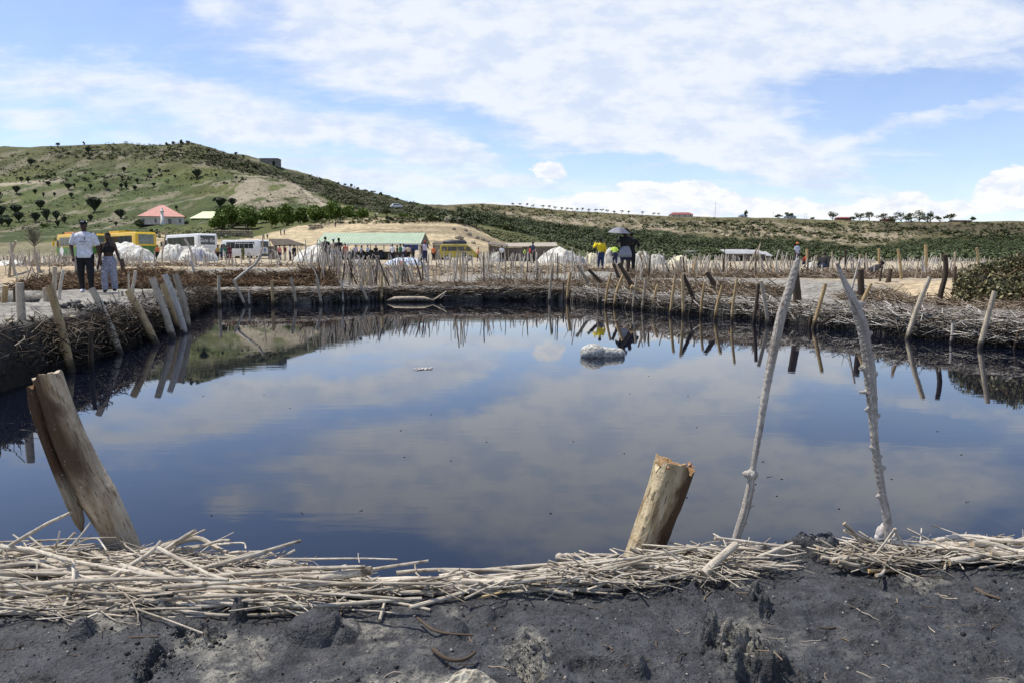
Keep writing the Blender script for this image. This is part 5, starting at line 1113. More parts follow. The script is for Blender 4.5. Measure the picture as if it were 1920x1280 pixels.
GRANK = {i: r for r, i in enumerate(sorted(range(len(GREEN_TREES)), key=lambda i: GREEN_TREES[i][0]))}
for i, (px, py, w, h, D) in enumerate(GREEN_TREES):
    p = W(px, py, D); z = gz(p.x, D); w *= 1.15; h *= 1.1; k_ = D / F; top = W(px, py - h, D).z
    tree('bushy_tree', p.x, D, z, w * k_, max(top - z, h * k_ * .9), 'leaf_green', f'rounded bright green bushy tree, {ordw(GRANK[i])} from the left in the band behind the sandy mound', 'tree', 'green trees behind the sandy mound', 2600, .40, -.05, 100 + i, 12)
# candelabra euphorbias
EUPH = [(186, 398, 27, 26, 'largest dark candelabra tree in the middle of the slope left of the red roofed house'), (418, 390, 28, 16, 'wide dark candelabra tree above the green trees beside the pale green roof'), (442, 386, 17, 13, 'smaller dark candelabra tree just right of the wide one above the green trees'),
        (379, 337, 19, 16, 'dark round candelabra tree alone high on the slope above the red roofed house'), (234, 411, 20, 17, 'dark candelabra tree just left of the red roofed house'), (8, 380, 18, 18, 'dark candelabra tree at the left frame edge of the slope')]
SMALL = [(40, 402, 22, 16), (45, 417, 18, 17), (12, 406, 24, 18), (86, 393, 18, 16), (76, 418, 17, 18), (97, 417, 17, 22), (25, 424, 18, 14), (12, 424, 14, 14), (115, 415, 14, 18), (116, 427, 9, 12), (129, 420, 10, 13), (178, 417, 10, 13), (209, 358, 11, 12), (44, 365, 15, 13), (140, 356, 15, 11), (151, 353, 6, 7),
         (181, 358, 8, 10), (238, 357, 8, 9), (247, 355, 7, 9), (263, 358, 9, 9), (298, 351, 8, 7), (292, 330, 9, 10), (244, 325, 8, 9), (240, 338, 6, 7), (268, 344, 7, 8), (144, 372, 9, 9), (78, 365, 8, 9), (93, 371, 6, 9), (114, 370, 6, 8), (54, 344, 8, 10), (66, 344, 8, 9), (338, 335, 6, 6), (414, 333, 6, 7), (451, 337, 5, 6), (338, 396, 7, 8), (73, 312, 12, 12), (3, 322, 9, 10), (180, 290, 10, 12), (310, 325, 6, 6), (103, 350, 10, 8), (171, 362, 5, 6), (225, 425, 8, 8)]
def euph(px, py, w, h, label, group=None, seed=0):
    p = hits([px], [py])[0]; D = p[1]; k_ = D / F; q = np.random.default_rng(seed); W_, H_ = w * k_, h * k_ * 1.08
    t_ = empty('candelabra_tree', tuple(p), 0, label, 'tree', group); g = Geo(); n = 42
    a = q.uniform(0, 6.3, n); e = q.uniform(.45, 1.45, n); d = np.stack([np.cos(a) * np.cos(e), np.sin(a) * np.cos(e), np.sin(e)], 1)
    s_ = np.stack([d[:, 0] * W_ * .58, d[:, 1] * W_ * .58, H_ * (.50 + .48 * d[:, 2])], 1)
    b = np.repeat([[0, 0, H_ * .14]], n, 0) + q.normal(0, .03 * W_, (n, 3)); m_ = b * .45 + s_ * .55; m_[:, 2] -= H_ * .07
    P = np.stack([b, m_, s_], 1); g.tubes(P, np.full((n, 3), W_ * .045) * np.array([[.7, 1.1, 1.0]]), 5, tint=q.random(n), seed=seed)
    m2 = 46; u = q.normal(0, 1, (m2, 3)); u /= np.linalg.norm(u, axis=1, keepdims=True); u[:, 2] = np.abs(u[:, 2]); c = u * np.array([W_ * .44, W_ * .44, H_ * .38]); c[:, 2] += H_ * .54
    g.leaves(c, W_ * .10, seed=seed)
    g.build('crown', MAT['leaf_cactus'], t_)
    Geo().tubes([[(0, 0, -.4), (0, 0, H_ * .2), (0, 0, H_ * .4)]], [[W_ * .06, W_ * .05, W_ * .04]], 7).build('trunk', MAT['bark'], t_)
for i, e in enumerate(EUPH): euph(*e, seed=i)
def sm_lab(e):
    px, py, w, h = e; v = 'at the foot of' if py > 400 else 'low on' if py > 380 else 'halfway up' if py > 350 else 'high on' if py > 315 else 'near the top of'
    u = 'far left' if px < 50 else 'left' if px < 100 else 'middle left' if px < 160 else 'middle' if px < 240 else 'right' if px < 320 else 'far right'
    return f"{'tiny' if w < 8 else 'small' if w < 13 else 'medium'} dark candelabra tree {v} the {u} part of the hillside"
for i, e in enumerate(SMALL): euph(*e, sm_lab(e), 'candelabra trees on the green hillside', seed=50 + i)
# scrub: stuff
def scrub(name, polys, n, size, leaf, label, seed, lpb=20, leafk=.30, minY=150, prob=None, flat=.75):
    q = np.random.default_rng(seed); px = []; py = []
    for P, wt in polys:
        P = np.array(P, float); k_ = int(n * wt); a = q.uniform(P[:, 0].min(), P[:, 0].max(), k_ * 4); b_ = q.uniform(P[:, 1].min(), P[:, 1].max(), k_ * 4); m_ = inpoly(a, b_, P); px.append(a[m_][:k_]); py.append(b_[m_][:k_])
    px = np.concatenate(px); py = np.concatenate(py); h = hits(px, py); h = h[h[:, 1] > minY]
    if prob is not None: h = h[q.random(len(h)) < prob(h)]
    s_ = q.uniform(*size, len(h)); N = len(h)
    u = q.normal(0, 1, (N, lpb, 3)); u /= np.linalg.norm(u, axis=2, keepdims=True); u[..., 2] = np.abs(u[..., 2]) * flat
    c = h[:, None, :] + u * s_[:, None, None] * q.uniform(.4, 1, (N, lpb, 1)) * q.uniform(.7, 1.3, (N, 1, 1))
    tint = np.clip(np.repeat(q.random(N), lpb) * .7 + q.random(N * lpb) * .3, 0, 1)
    g = Geo().leaves(c.reshape(-1, 3), np.repeat(s_ * leafk * 1.25, lpb) * q.uniform(.7, 1.3, N * lpb), tint, seed, flat=2.2, aspect=1.4)
    return tag(g.build(name, MAT[leaf]), label, 'scrub', kind='stuff')
WOOD = [(860, 392), (930, 402), (1060, 424), (1200, 431), (1340, 448), (1450, 452), (1560, 455), (1600, 470), (1700, 452), (1800, 446), (1930, 443), (1930, 494), (1300, 492), (1190, 489), (1090, 470), (985, 440), (905, 422), (860, 410)]
HILL = [(0, 278), (360, 272), (480, 305), (560, 330), (640, 350), (760, 385), (860, 400), (900, 425), (700, 402), (500, 405), (300, 425), (0, 440)]
scrub('scrub_woodland', [(WOOD, 1.0)], 5200, (1.3, 2.9), 'leaf_dark', 'dense dark green scrub woodland covering the foot of the far slope', 1, 60, .17, 150, lambda h: .55 + .45 * (fbm(h[:, 0] / 25, h[:, 1] / 30, 3, 5) > .42))
scrub('ridge_scrub', [(RIDGE, .75), ([(100, 278), (360, 266), (470, 298), (420, 315), (300, 300), (120, 300)], .3)], 1500, (.9, 2.2), 'leaf_dark', 'dark bushes covering the shoulder of the left hill', 2, 32, .23)
scrub('hillside_scrub', [(HILL, 1.0)], 3000, (.25, .8), 'leaf_scrub', 'low bushes speckling the whole green hillside', 3, 9, .5, 180, lambda h: S(fbm(h[:, 0] / 22, h[:, 1] / 60, 3, 9), .38, .62))
scrub('hillside_scrub', [([(0, 283), (380, 275), (480, 315), (460, 345), (0, 345)], 1)], 900, (.8, 2.0), 'leaf_dark', 'dark thickets in the gullies high on the left hill', 4, 16, .4, 180, lambda h: (fbm(h[:, 0] / 30, h[:, 1] / 40, 3, 19) > .55) * .5)
scrub('escarpment_scrub', [([(840, 388), (960, 388), (1250, 408), (1600, 416), (1930, 418), (1930, 450), (1600, 458), (1350, 444), (1200, 430), (1000, 412), (880, 400)], 1)], 3200, (.7, 2.2), 'leaf_scrub', 'scattered bushes dotting the tan escarpment on the right', 5, 12, .42, 400, lambda h: .25 + .75 * (fbm(h[:, 0] / 40, h[:, 1] / 50, 3, 29) > .5))
scrub('escarpment_scrub', [([(1080, 410), (1600, 420), (1930, 418), (1930, 448), (1500, 450), (1200, 428)], 1)], 900, (1.4, 3.0), 'leaf_dark', 'dark thickets in the folds of the right escarpment', 6, 20, .36, 400, lambda h: (fbm(h[:, 0] / 40, h[:, 1] / 60, 3, 39) > .54) * 1.0)
scrub('mound_grass', [([(860, 415), (900, 428), (1000, 445), (1085, 470), (1080, 482), (975, 464), (925, 448), (890, 428)], .6), ([(560, 408), (660, 405), (800, 411), (860, 413), (850, 418), (600, 422)], .3), ([(110, 440), (400, 428), (480, 440), (400, 452), (250, 445), (110, 455)], .35)], 1300, (.25, .8), 'leaf_scrub', 'tufts of grass and low shrubs around the sandy mound', 7, 9, .5, 130)
# skyline trees
def at_ridge(px, Dr): p = W(px, 400, Dr); return p.x, Dr, gz(p.x, Dr)
for i, px in enumerate([962, 975, 988, 1000, 1018, 1030, 1041, 1053, 1063, 1073, 1082, 1091, 1104, 1116, 1128, 1139, 1152, 1166, 1178, 1205, 1226, 1236]):
    x, y, z = at_ridge(px, 796); h_ = rng.uniform(3, 4.6); tree('plateau_tree', x, y, z, rng.uniform(4.5, 7), h_, 'leaf_dark', f'small dark umbrella shaped tree, {ordw(i)} from the left along the plateau edge', 'tree', 'row of trees along the plateau edge', 70, .55, .45, 300 + i, 4)
for i, (px, w, h) in enumerate([(1562, 24, 16), (1612, 20, 15), (1631, 22, 17), (1655, 26, 13), (1690, 28, 17), (1705, 18, 15), (1725, 30, 20), (1746, 20, 19), (1764, 24, 12), (1783, 22, 14), (1822, 14, 9), (1478, 20, 11), (1600, 14, 8), (1460, 16, 8), (1398, 9, 11), (1524, 7, 5), (1740, 40, 12), (1675, 30, 10), (1710, 40, 10)]):
    w *= 1.25; h *= 1.3; x, y, z = at_ridge(px, 797); k_ = 797 / F; tree('plateau_tree', x, y, z - .8, w * k_, h * k_, 'leaf_dark', f"{'broad' if w > 28 else 'small' if w < 19 else 'middling'} dark spreading tree among the houses, {'left' if px < 1600 else 'middle' if px < 1700 else 'right'} part of the right skyline", 'tree', 'trees on the right skyline', 300, .8, .25, 350 + i, 6)
for i, (px, w, h, D) in enumerate([(905, 16, 12, 700), (890, 22, 12, 690), (925, 18, 8, 700), (875, 20, 12, 640), (930, 26, 10, 660), (115, 12, 8, 518), (164, 5, 7, 518), (330, 10, 7, 516), (345, 12, 9, 515), (358, 10, 8, 515), (318, 8, 6, 516), (447, 9, 7, 516), (460, 8, 5, 516), (648, 10, 6, 516), (660, 8, 8, 516), (672, 10, 6, 516), (700, 12, 7, 516), (715, 10, 8, 516), (745, 12, 6, 516), (728, 12, 6, 516), (583, 6, 5, 516), (603, 5, 4, 516), (770, 10, 6, 515), (685, 12, 5, 516), (634, 8, 4, 516)]):
    x, y, z = at_ridge(px, D); k_ = D / F; tree('ridge_tree', x, y, z - .3, w * k_, h * k_ * 1.1, 'leaf_dark', f"{'tiny' if w < 8 else 'small'} dark tree on the {'top' if px < 470 else 'falling slope' if px < 790 else 'low saddle'} of the left ridge skyline", 'tree', 'trees on the left ridge skyline', 150, .5, .25, 400 + i, 5)
# single trees near the mound
x, y, z = hits([728], [411])[0]; tree('round_tree', x, y, z, 24 * y / F, 22 * y / F, 'leaf_dark', 'dark round headed tree standing alone on the sandy mound', 'tree', None, 700, .3, .4, 500, 6)
x, y, z = hits([759], [412])[0]; tree('yellow_shrub', x, y, z, 18 * y / F, 15 * y / F, 'leaf_green', 'yellow green shrub on the crest of the mound right of the round tree', 'shrub', None, 300, .25, .2, 501, 6)
x, y, z = hits([91], [428])[0]; tree('green_shrub', x, y, z, 24 * y / F, 10 * y / F, 'leaf_green', 'bright green shrub low on the slope above the stake field', 'shrub', None, 400, .3, .05, 502, 6)
p = W(262, 420, 245); tree('dark_tree', p.x, 245, gz(p.x, 245), 20 * 245 / F, 22 * 245 / F, 'leaf_dark', 'dark round tree hugging the left wall of the red roofed house', 'tree', None, 600, .35, .05, 503, 6)
# bare tree at the left
p = W(66, 492, 62); z = gz(p.x, 62); t_ = empty('bare_tree', (p.x, 62, z), 0, 'nearly leafless grey tree rising from the stake field at the far left', 'tree'); k_ = 62 / F; q = np.random.default_rng(31)
Geo().tubes([[(0, 0, -.2), (.02, 0, 1.2), (-.02, 0, 2.0)]], [[.07, .055, .045]], 7, tint=.6).build('trunk', MAT['stake_pale'], t_)
n = 120; a = q.uniform(0, 6.3, n); e = q.uniform(.5, 1.35, n); g = Geo(); b = np.stack([0 * a, 0 * a, q.uniform(1.2, 2.2, n)], 1); d = np.stack([np.cos(a) * np.cos(e), np.sin(a) * np.cos(e), np.sin(e)], 1); L = q.uniform(.5, 1.35, n)[:, None]
g.tubes(np.stack([b, b + d * L * .5 + q.normal(0, .05, (n, 3)), b + d * L], 1), np.full((n, 3), .012) * np.array([[1.4, 1, .5]]), 4, tint=q.random(n) * .5); g.build('branches', MAT['twig_grey'], t_)
tips = (b + d * L); Geo().leaves(np.repeat(tips, 5, 0) + q.normal(0, .12, (n * 5, 3)), .05, seed=3).build('foliage', MAT['leaf_scrub'], t_)
x, y, z = hits([66], [460])[0]

# rocks on the mound, low stone walls
mat_plain('rock', (.34, .29, .21), (.17, .145, .11), .9, 1.5, .8, dist=.2)
q = np.random.default_rng(41)
for i, (px, py, w, h) in enumerate([(841, 418, 15, 10), (862, 416, 12, 6), (880, 443, 10, 6), (862, 450, 16, 7), (845, 455, 14, 5), (895, 449, 9, 6), (906, 452, 9, 5), (873, 434, 9, 5), (915, 455, 8, 4), (852, 432, 7, 5), (921, 458, 7, 4), (888, 458, 9, 4)]):
    p_ = hits([px], [py])[0]; k_ = p_[1] / F; g = Geo().ball((0, 0, h * k_ * .3), (w * k_ / 2, w * k_ / 2.5, h * k_ * .7), 10, 7, noise=.14, seed=i); g.ball((w * k_ * .25, 0, h * k_ * .15), (w * k_ / 3.5, w * k_ / 4, h * k_ * .4), 9, 6, noise=.14, seed=i + 40)
    o = g.build('rock', MAT['rock'], smooth=False); o.location = p_; tag(o, 'weathered brown rock breaking out of the right shoulder of the sandy mound' if i else 'biggest pale brown rock on top of the sandy mound', 'rock', 'rocks on the right shoulder of the mound' if i else None)
def stone_wall(px0, px1, pyb, pyt, D, label):
    a, b_ = W(px0, pyb, D), W(px1, pyb, D); c_ = W(px0, pyt, D); t_ = empty('stone_wall', ((a.x + b_.x) / 2, D, a.z - .5), 0, label, 'wall'); q = np.random.default_rng(int(px0)); g = Geo(); Wd_ = b_.x - a.x; Hh = c_.z - a.z + .5
    nx = int(Wd_ / .6); nzr = max(2, int(Hh / .4))
    for r_ in range(nzr):
        for i in range(nx):
            x = -Wd_ / 2 + (i + .5 + .5 * (r_ % 2)) * Wd_ / nx; g.ball((x, q.normal(0, .05), (r_ + .5) * Hh / nzr), (Wd_ / nx * .56, .35, Hh / nzr * .56), 6, 4, noise=.08, seed=i + r_ * 50)
    g.build('stones', MAT['rock'], t_, smooth=False); return t_
stone_wall(402, 473, 446, 432, 178, 'low dry stone wall below the green trees behind the white coaches')
stone_wall(577, 604, 428, 421, 180, 'short pale stone wall at the left end of the sandy mound')
# ------------------------------------------------------------------ buildings, vehicles, tents
mat_plain('paint_white', (.80, .80, .78), (.68, .68, .66), .35, 2.0)
mat_plain('paint_yellow', (.72, .48, .03), (.62, .40, .03), .35, 2.0); mat_plain('paint_orange', (.70, .33, .08), (.62, .28, .06), .4, 2.0)
mat_plain('paint_green', (.10, .26, .06), (.05, .15, .04), .4, .8); mat_plain('paint_olive', (.46, .37, .05), (.38, .30, .05), .4, 2.0); mat_plain('paint_blue', (.03, .05, .25), None, .4)
mat_plain('glass_dark', (.014, .017, .020), (.05, .055, .06), .12, 1.2, spec=.6); mat_plain('glass_pale', (.16, .20, .17), (.07, .09, .08), .12, 1.5, spec=.6)
mat_plain('rubber', (.02, .02, .02), None, .9); mat_plain('steel', (.45, .45, .45), None, .4, metal=.6); mat_plain('lamp_red', (.45, .03, .02), None, .3); mat_plain('text_white', (.85, .85, .85), None, .6)
mat_plain('text_dark', (.03, .03, .05), None, .6); mat_plain('bumper_grey', (.10, .10, .10), None, .6); mat_plain('emblem_blue', (.04, .10, .22), None, .5)
mat_plain('tarp_white', (.66, .65, .60), (.40, .38, .32), .6, 1.2, .8, dist=.22); mat_plain('tarp_grey', (.42, .43, .46), (.25, .26, .30), .6, 2, .5, dist=.08); mat_plain('tarp_cream', (.72, .66, .45), (.50, .46, .33), .6, 2, .5, dist=.08)
mat_plain('tarp_blue', (.34, .44, .60), (.55, .58, .62), .6, 3, .5, dist=.05); mat_plain('tarp_black', (.02, .022, .028), (.05, .055, .065), .5, 3, .5, dist=.04); mat_plain('tarp_pink', (.62, .30, .24), None, .6); mat_plain('tarp_navy', (.02, .05, .16), None, .6)
mat_plain('roof_green', (.38, .47, .33), (.33, .42, .29), .5, 1.0); mat_plain('roof_pink', (.68, .31, .25), (.58, .26, .21), .6, 1.0); mat_plain('roof_lime', (.60, .66, .38), (.50, .56, .30), .5, .6); mat_plain('wall_cream', (.62, .56, .48), (.46, .41, .35), .85, .7)
mat_plain('wall_white', (.72, .70, .66), (.55, .53, .48), .8, .7); mat_plain('wall_mud', (.20, .175, .15), (.12, .10, .09), .95, 1.2); mat_plain('wall_brick', (.22, .09, .06), (.15, .07, .05), .9, 1); mat_plain('thatch', (.15, .12, .09), (.06, .05, .04), .95, 5, .6, dist=.05)
mat_plain('planks', (.20, .17, .14), (.08, .07, .06), .9, 3, .6); mat_plain('roof_red', (.28, .07, .06), (.22, .06, .05), .7, 1); mat_plain('roof_blue', (.16, .24, .34), None, .6, 1); mat_plain('concrete', (.24, .225, .20), (.16, .15, .13), .9, .5); mat_plain('roof_tin', (.42, .41, .39), (.30, .29, .27), .4, .6)
mat_plain('reed', (.46, .41, .33), (.22, .19, .15), .95, 6, .6, dist=.05); mat_plain('dark_inside', (.012, .011, .010), None, .95)

def box(name, x0, x1, y0, y1, z0, z1, mat, parent, bev=0.0):
    o = Geo().box(x0, x1, y0, y1, z0, z1).build(name, MAT[mat], parent, smooth=False)
    if bev: remesh_bevel(o, bev)
    return o
def shell(name, prof, y0, y1, mat, parent):
    """side profile (x,z) list extruded across y, slightly rounded"""
    import bmesh
    me = bpy.data.meshes.new(name); bm = bmesh.new(); f = [bm.verts.new((x, y0, z)) for x, z in prof]; b_ = [bm.verts.new((x, y1, z)) for x, z in prof]; n = len(prof)
    bm.faces.new(f); bm.faces.new(b_[::-1])
    for i in range(n): bm.faces.new((f[i], b_[i], b_[(i + 1) % n], f[(i + 1) % n]))
    bmesh.ops.recalc_face_normals(bm, faces=bm.faces[:])
    bmesh.ops.bevel(bm, geom=[e for e in bm.edges], offset=.10, segments=3, profile=.5, affect='EDGES', clamp_overlap=True)
    bm.to_mesh(me); bm.free(); me.materials.append(MAT[mat]); me.polygons.foreach_set('use_smooth', np.ones(len(me.polygons), bool))
    o = bpy.data.objects.new(name, me); C.objects.link(o); o.parent = parent; return o
def wheel(x, y, r, parent, wdt=.28):
    g = Geo(); n = 24; th = np.linspace(0, 2 * np.pi, n, endpoint=False)
    for (ra, ya), (rb, yb) in (((r * .62, 0), (r * .95, -.01)), ((r * .95, -.01), (r, .05)), ((r, .05), (r, wdt - .05)), ((r, wdt - .05), (r * .62, wdt))):
        for i in range(n):
            a, b_ = th[i], th[(i + 1) % n]; g.quad((ra * math.cos(a), ya, ra * math.sin(a)), (ra * math.cos(b_), ya, ra * math.sin(b_)), (rb * math.cos(b_), yb, rb * math.sin(b_)), (rb * math.cos(a), yb, rb * math.sin(a)))
    w_ = empty('wheel', (x, y, r)); w_.parent = parent; g.build('tyre', MAT['rubber'], w_)
    g = Geo()
    for i in range(n): g.tri((0, .03, 0), (r * .63 * math.cos(th[i]), .01, r * .63 * math.sin(th[i])), (r * .63 * math.cos(th[(i + 1) % n]), .01, r * .63 * math.sin(th[(i + 1) % n])))
    g.build('rim', MAT['steel'], w_)
def bus(px, D, yaw, L, Wd_, Ht, label, body='paint_white', roof=None, lower=None, rear='glass_dark', sidewin='glass_dark', text=None, emblem=False, blue=False, ac=False, wb=1, cat='bus', z=None):
    """rear at the local origin (x = 0), front towards +x; visible side is -y"""
    p = W(px, 492, D); zg = gz(p.x, D) if z is None else z; t_ = empty('bus', (p.x, D, zg), yaw, label, cat)
    shell('body', [(0, .35), (0, Ht - .25), (.25, Ht), (L - .7, Ht), (L - .1, Ht * .62), (L, .9), (L, .35)], -Wd_ / 2, Wd_ / 2, body, t_)
    yl = -Wd_ / 2
    if roof: box('roof_panel', .3, L - .8, -Wd_ / 2 + .12, Wd_ / 2 - .12, Ht - .02, Ht + .05, roof, t_)
    if ac: box('roof_unit', L * .52, L * .80, -.8, .8, Ht + .04, Ht + .32, roof or body, t_)
    if lower:
        box('lower_panel', .06, L - .2, -yl - .02, -yl + .012, .45, Ht * .50, lower, t_); box('lower_panel', .06, L - .2, yl - .012, yl + .02, .45, Ht * .50, lower, t_); box('rear_panel', -.012, .02, -Wd_ / 2 + .12, Wd_ / 2 - .12, .45, Ht * .50, lower, t_)
    z0, z1 = Ht * .54, Ht * .88; n = 6; a = 1.15; wl = (L - 2.5) / n
    for s_ in (-1, 1):
        ya, yb = sorted((s_ * (Wd_ / 2 + .02), s_ * (Wd_ / 2 - .05)))
        for i in range(n):
            box('window', a + i * wl, a + (i + 1) * wl - .06, ya, yb, z0, z1, sidewin, t_)
        box('window', L - 1.25, L - .45, ya, yb, z0 - .15, z1 - .25, sidewin, t_)
    box('rear_window', -.02, .05, -Wd_ * .37, Wd_ * .37, z0 + .10, Ht * .92, rear, t_)
    box('windscreen', L - .30, L + .012, -Wd_ * .42, Wd_ * .42, .38 * Ht, .42 * Ht, sidewin, t_)
    for s_ in (-1, 1):
        box('tail_light', -.03, .02, s_ * Wd_ * .40 - .09, s_ * Wd_ * .40 + .09, .75, 1.15, 'lamp_red', t_)
        for xw in (L * .26, L * .80): wheel(xw, -Wd_ / 2 - .02 if s_ < 0 else Wd_ / 2 - .26, .47, t_)
    box('bumper', -.10, .06, -Wd_ * .46, Wd_ * .46, .32, .62, 'bumper_grey', t_)
    box('number_plate', -.115, -.09, -.26, .26, .66, .78, 'paint_yellow', t_)
    mr = Geo(); [(mr.box(L - .1, L + .15, min(k * .38, k * .16) + k * -yl, max(k * .38, k * .16) + k * -yl, Ht * .55, Ht * .74), mr.box(L - .15, L + .02, min(0, k * .2) + k * -yl, max(0, k * .2) + k * -yl, Ht * .72, Ht * .75)) for k in (-1, 1)]; mr.build('mirror', MAT['paint_yellow' if body == 'paint_yellow' else 'bumper_grey'], t_, smooth=False)
    if blue: box('side_stripe', .5, 1.5, -yl - .02, -yl + .016, Ht * .36, Ht * .53, 'paint_blue', t_)
    if text: text_mesh(text, .62, MAT['text_white'], t_, (-.032, 0, Ht * .73), (rad(90), 0, rad(-90)), shear=.35); 
    return t_
# yaw: forward axis away from the camera and to the left
YW = rad(90 + 47)
b1 = bus(276, 97, YW, 12, 2.5, 3.35, 'yellow and green coach with a pale rear window behind the tarpaulin mound', 'paint_yellow', 'paint_yellow', 'paint_green', 'glass_pale', ac=True)
b2 = bus(184, 100, YW + rad(4), 9.5, 2.5, 3.25, 'orange roofed green coach half hidden behind the couple', 'paint_yellow', 'paint_orange', 'paint_green', 'glass_pale', ac=True)
g = Geo()
for i in range(24):
    a0, a1 = i * math.pi / 12, (i + 1) * math.pi / 12; g.tri((0, 0, 0), (.62 * math.cos(a0), 0, .62 * math.sin(a0)), (.62 * math.cos(a1), 0, .62 * math.sin(a1)))
o = g.build('emblem', MAT['text_white'], b2); o.location = (7.6, 1.275, 1.05)
b3 = bus(391, 101, YW - rad(3), 11.6, 2.5, 3.3, 'white coach with handwritten lettering on its dark rear window', 'paint_white', None, None, text='Gate East', blue=True)
g = Geo()
for a0, a1, zc in ((-.8, .8, 1.58), (-.3, .3, 1.38), (-.2, .2, 1.22), (-.38, .38, 1.08)): g.box(-.024, .01, a0, a1, zc - .018, zc + .018)
g.build('rear_marks', MAT['bumper_grey'], b3, smooth=False)
b4 = bus(497, 112, rad(90 + 65), 7.6, 2.05, 2.65, 'smaller white minibus with a round blue emblem on its back door', 'paint_white', None, None)
Geo().box(.9, 6.1, 1.03, 1.052, 2.02, 2.34).build('sun_strip', MAT['glass_dark'], b4, smooth=False)
g = Geo(); q = np.random.default_rng(6)
for i in range(10): xx = 4.4 - i * .36; wd_ = q.uniform(.08, .13); g.box(xx - wd_, xx + wd_, 1.04, 1.066, 2.08, 2.08 + q.uniform(.08, .16) * (1.6 if i == 0 else 1))
g.build('side_lettering', MAT['text_white'], b4, smooth=False)
box('back_door', -.035, .0, -.42, .42, .75, 1.62, 'paint_white', b4)
g = Geo()
for i in range(24):
    a0, a1 = i * math.pi / 12, (i + 1) * math.pi / 12; g.tri((0, 0, 0), (0, .27 * math.cos(a0), .36 * math.sin(a0)), (0, .27 * math.cos(a1), .36 * math.sin(a1)))
o = g.build('emblem', MAT['emblem_blue'], b4); o.location = (-.042, 0, 1.2)
g = Geo()
for i in range(24):
    a0, a1 = i * math.pi / 12, (i + 1) * math.pi / 12; g.quad((0, .14 * math.cos(a0), .2 * math.sin(a0)), (0, .19 * math.cos(a0), .27 * math.sin(a0)), (0, .19 * math.cos(a1), .27 * math.sin(a1)), (0, .14 * math.cos(a1), .2 * math.sin(a1)))
o = g.build('emblem_ring', MAT['text_white'], b4); o.location = (-.047, 0, 1.2)

# yellow van facing right
p = W(859, 492, 101); t_ = empty('van', (p.x, 101, gz(p.x, 101)), rad(6), 'mustard yellow minibus van with a black covered load on its roof', 'van')
shell('body', [(-2.3, .35), (-2.35, 1.2), (-2.2, 1.95), (-1.9, 2.02), (1.0, 2.02), (1.35, 1.85), (2.05, 1.15), (2.4, .95), (2.45, .4)], -.85, .85, 'paint_olive', t_)
for a, b_ in ((-2.05, -1.45), (-1.35, -.2), (-.12, .75)): box('window', a, b_, -.865, -.80, 1.20, 1.75, 'glass_dark', t_)
Geo().prism([(.95, 1.20), (1.75, 1.20), (1.30, 1.75), (.95, 1.75)], -.865, -.80).build('window', MAT['glass_dark'], t_, smooth=False)
Geo().quad((1.42, -.72, 1.80), (1.42, .72, 1.80), (2.03, .74, 1.20), (2.03, -.74, 1.20)).build('windscreen', MAT['glass_dark'], t_, smooth=False).location = (.03, 0, .03)
for x in (-1.45, 1.5):
    for y in (-.87, .62): wheel(x, y, .34, t_, .24)
box('headlight', 2.38, 2.46, -.75, -.5, .72, .9, 'steel', t_); box('headlight', 2.38, 2.46, .5, .75, .72, .9, 'steel', t_); box('bumper', 2.3, 2.52, -.8, .8, .36, .55, 'bumper_grey', t_); box('roof_rack', -1.75, .85, -.7, .7, 2.04, 2.10, 'steel', t_)
q = np.random.default_rng(2); o = Geo().loft([(-.4, 0, 2.10, 1.5, .72), (-.4, 0, 2.3, 1.55, .75), (-.42, 0, 2.5, 1.4, .62), (-.45, 0, 2.60, 1.0, .4)], 28).build('covered_load', MAT['tarp_black']); o.location = t_.location; o.rotation_euler = t_.rotation_euler; tag(o, 'long black covered load tied on the roof of the yellow van', 'load')

def at(px, py, D): return W(px, py, D)
# green roofed pavilion
D = 98; a, b_ = at(598, 457, D), at(789, 457, D); r0, r1 = at(608, 437, D + 3), at(793, 438, D + 3); zg = gz(a.x, D)
t_ = empty('market_pavilion', ((a.x + b_.x) / 2, D, zg), 0, 'long open pavilion with a pale green metal roof', 'pavilion'); cx = t_.location.x
x0, x1 = a.x - cx - .4, b_.x - cx; ze = a.z - zg; zr = r0.z - zg; rx0, rx1 = r0.x - cx, r1.x - cx + .3
g = Geo(); g.quad((x0, 0, ze), (x1, 0, ze), (rx1, 3, zr), (rx0, 3, zr)); g.quad((x0 - .1, 6, ze), (rx0, 3, zr), (rx1, 3, zr), (x1 + .6, 6, ze)); g.tri((x0, 0, ze), (rx0, 3, zr), (x0, 6, ze))
for i in range(34):
    f = i / 33; xa, xb = x0 + (x1 - x0) * f, rx0 + (rx1 - rx0) * f; g.tubes([[(xa, 0, ze + .02), (xb, 3, zr + .02)]], [[.014, .014]], 4)
g.build('roof', MAT['roof_green'], t_, smooth=False)
Geo().box(x0, x1, -.06, -.01, ze - .16, ze + .01).build('fascia', MAT['wall_white'], t_, smooth=False)
g = Geo(); g.tri((x1 - .05, .1, ze - .05), (x1 + .35, 5.9, ze - .05), (rx1 - .05, 3, zr - .1)); g.build('gable', MAT['wall_mud'], t_, smooth=False)
for i in range(8): 
    xx = x0 + .4 + (x1 - x0 - .6) * i / 7; box('post', xx - .05, xx + .05, .1, .2, 0, ze - .16, 'steel', t_)
    box('post', xx - .05, xx + .05, 5.8, 5.9, 0, ze - .05, 'steel', t_)
box('back_wall', x0, x1 - 2.4, 5.95, 6.1, 0, 1.1, 'wall_mud', t_); box('counter', x0 + 3.4, x1 - 3, 3.0, 3.4, 0, 1.0, 'wall_mud', t_); box('side_wall', x1 - .1, x1 + .02, .3, 5.8, 0, ze * .9, 'wall_mud', t_)
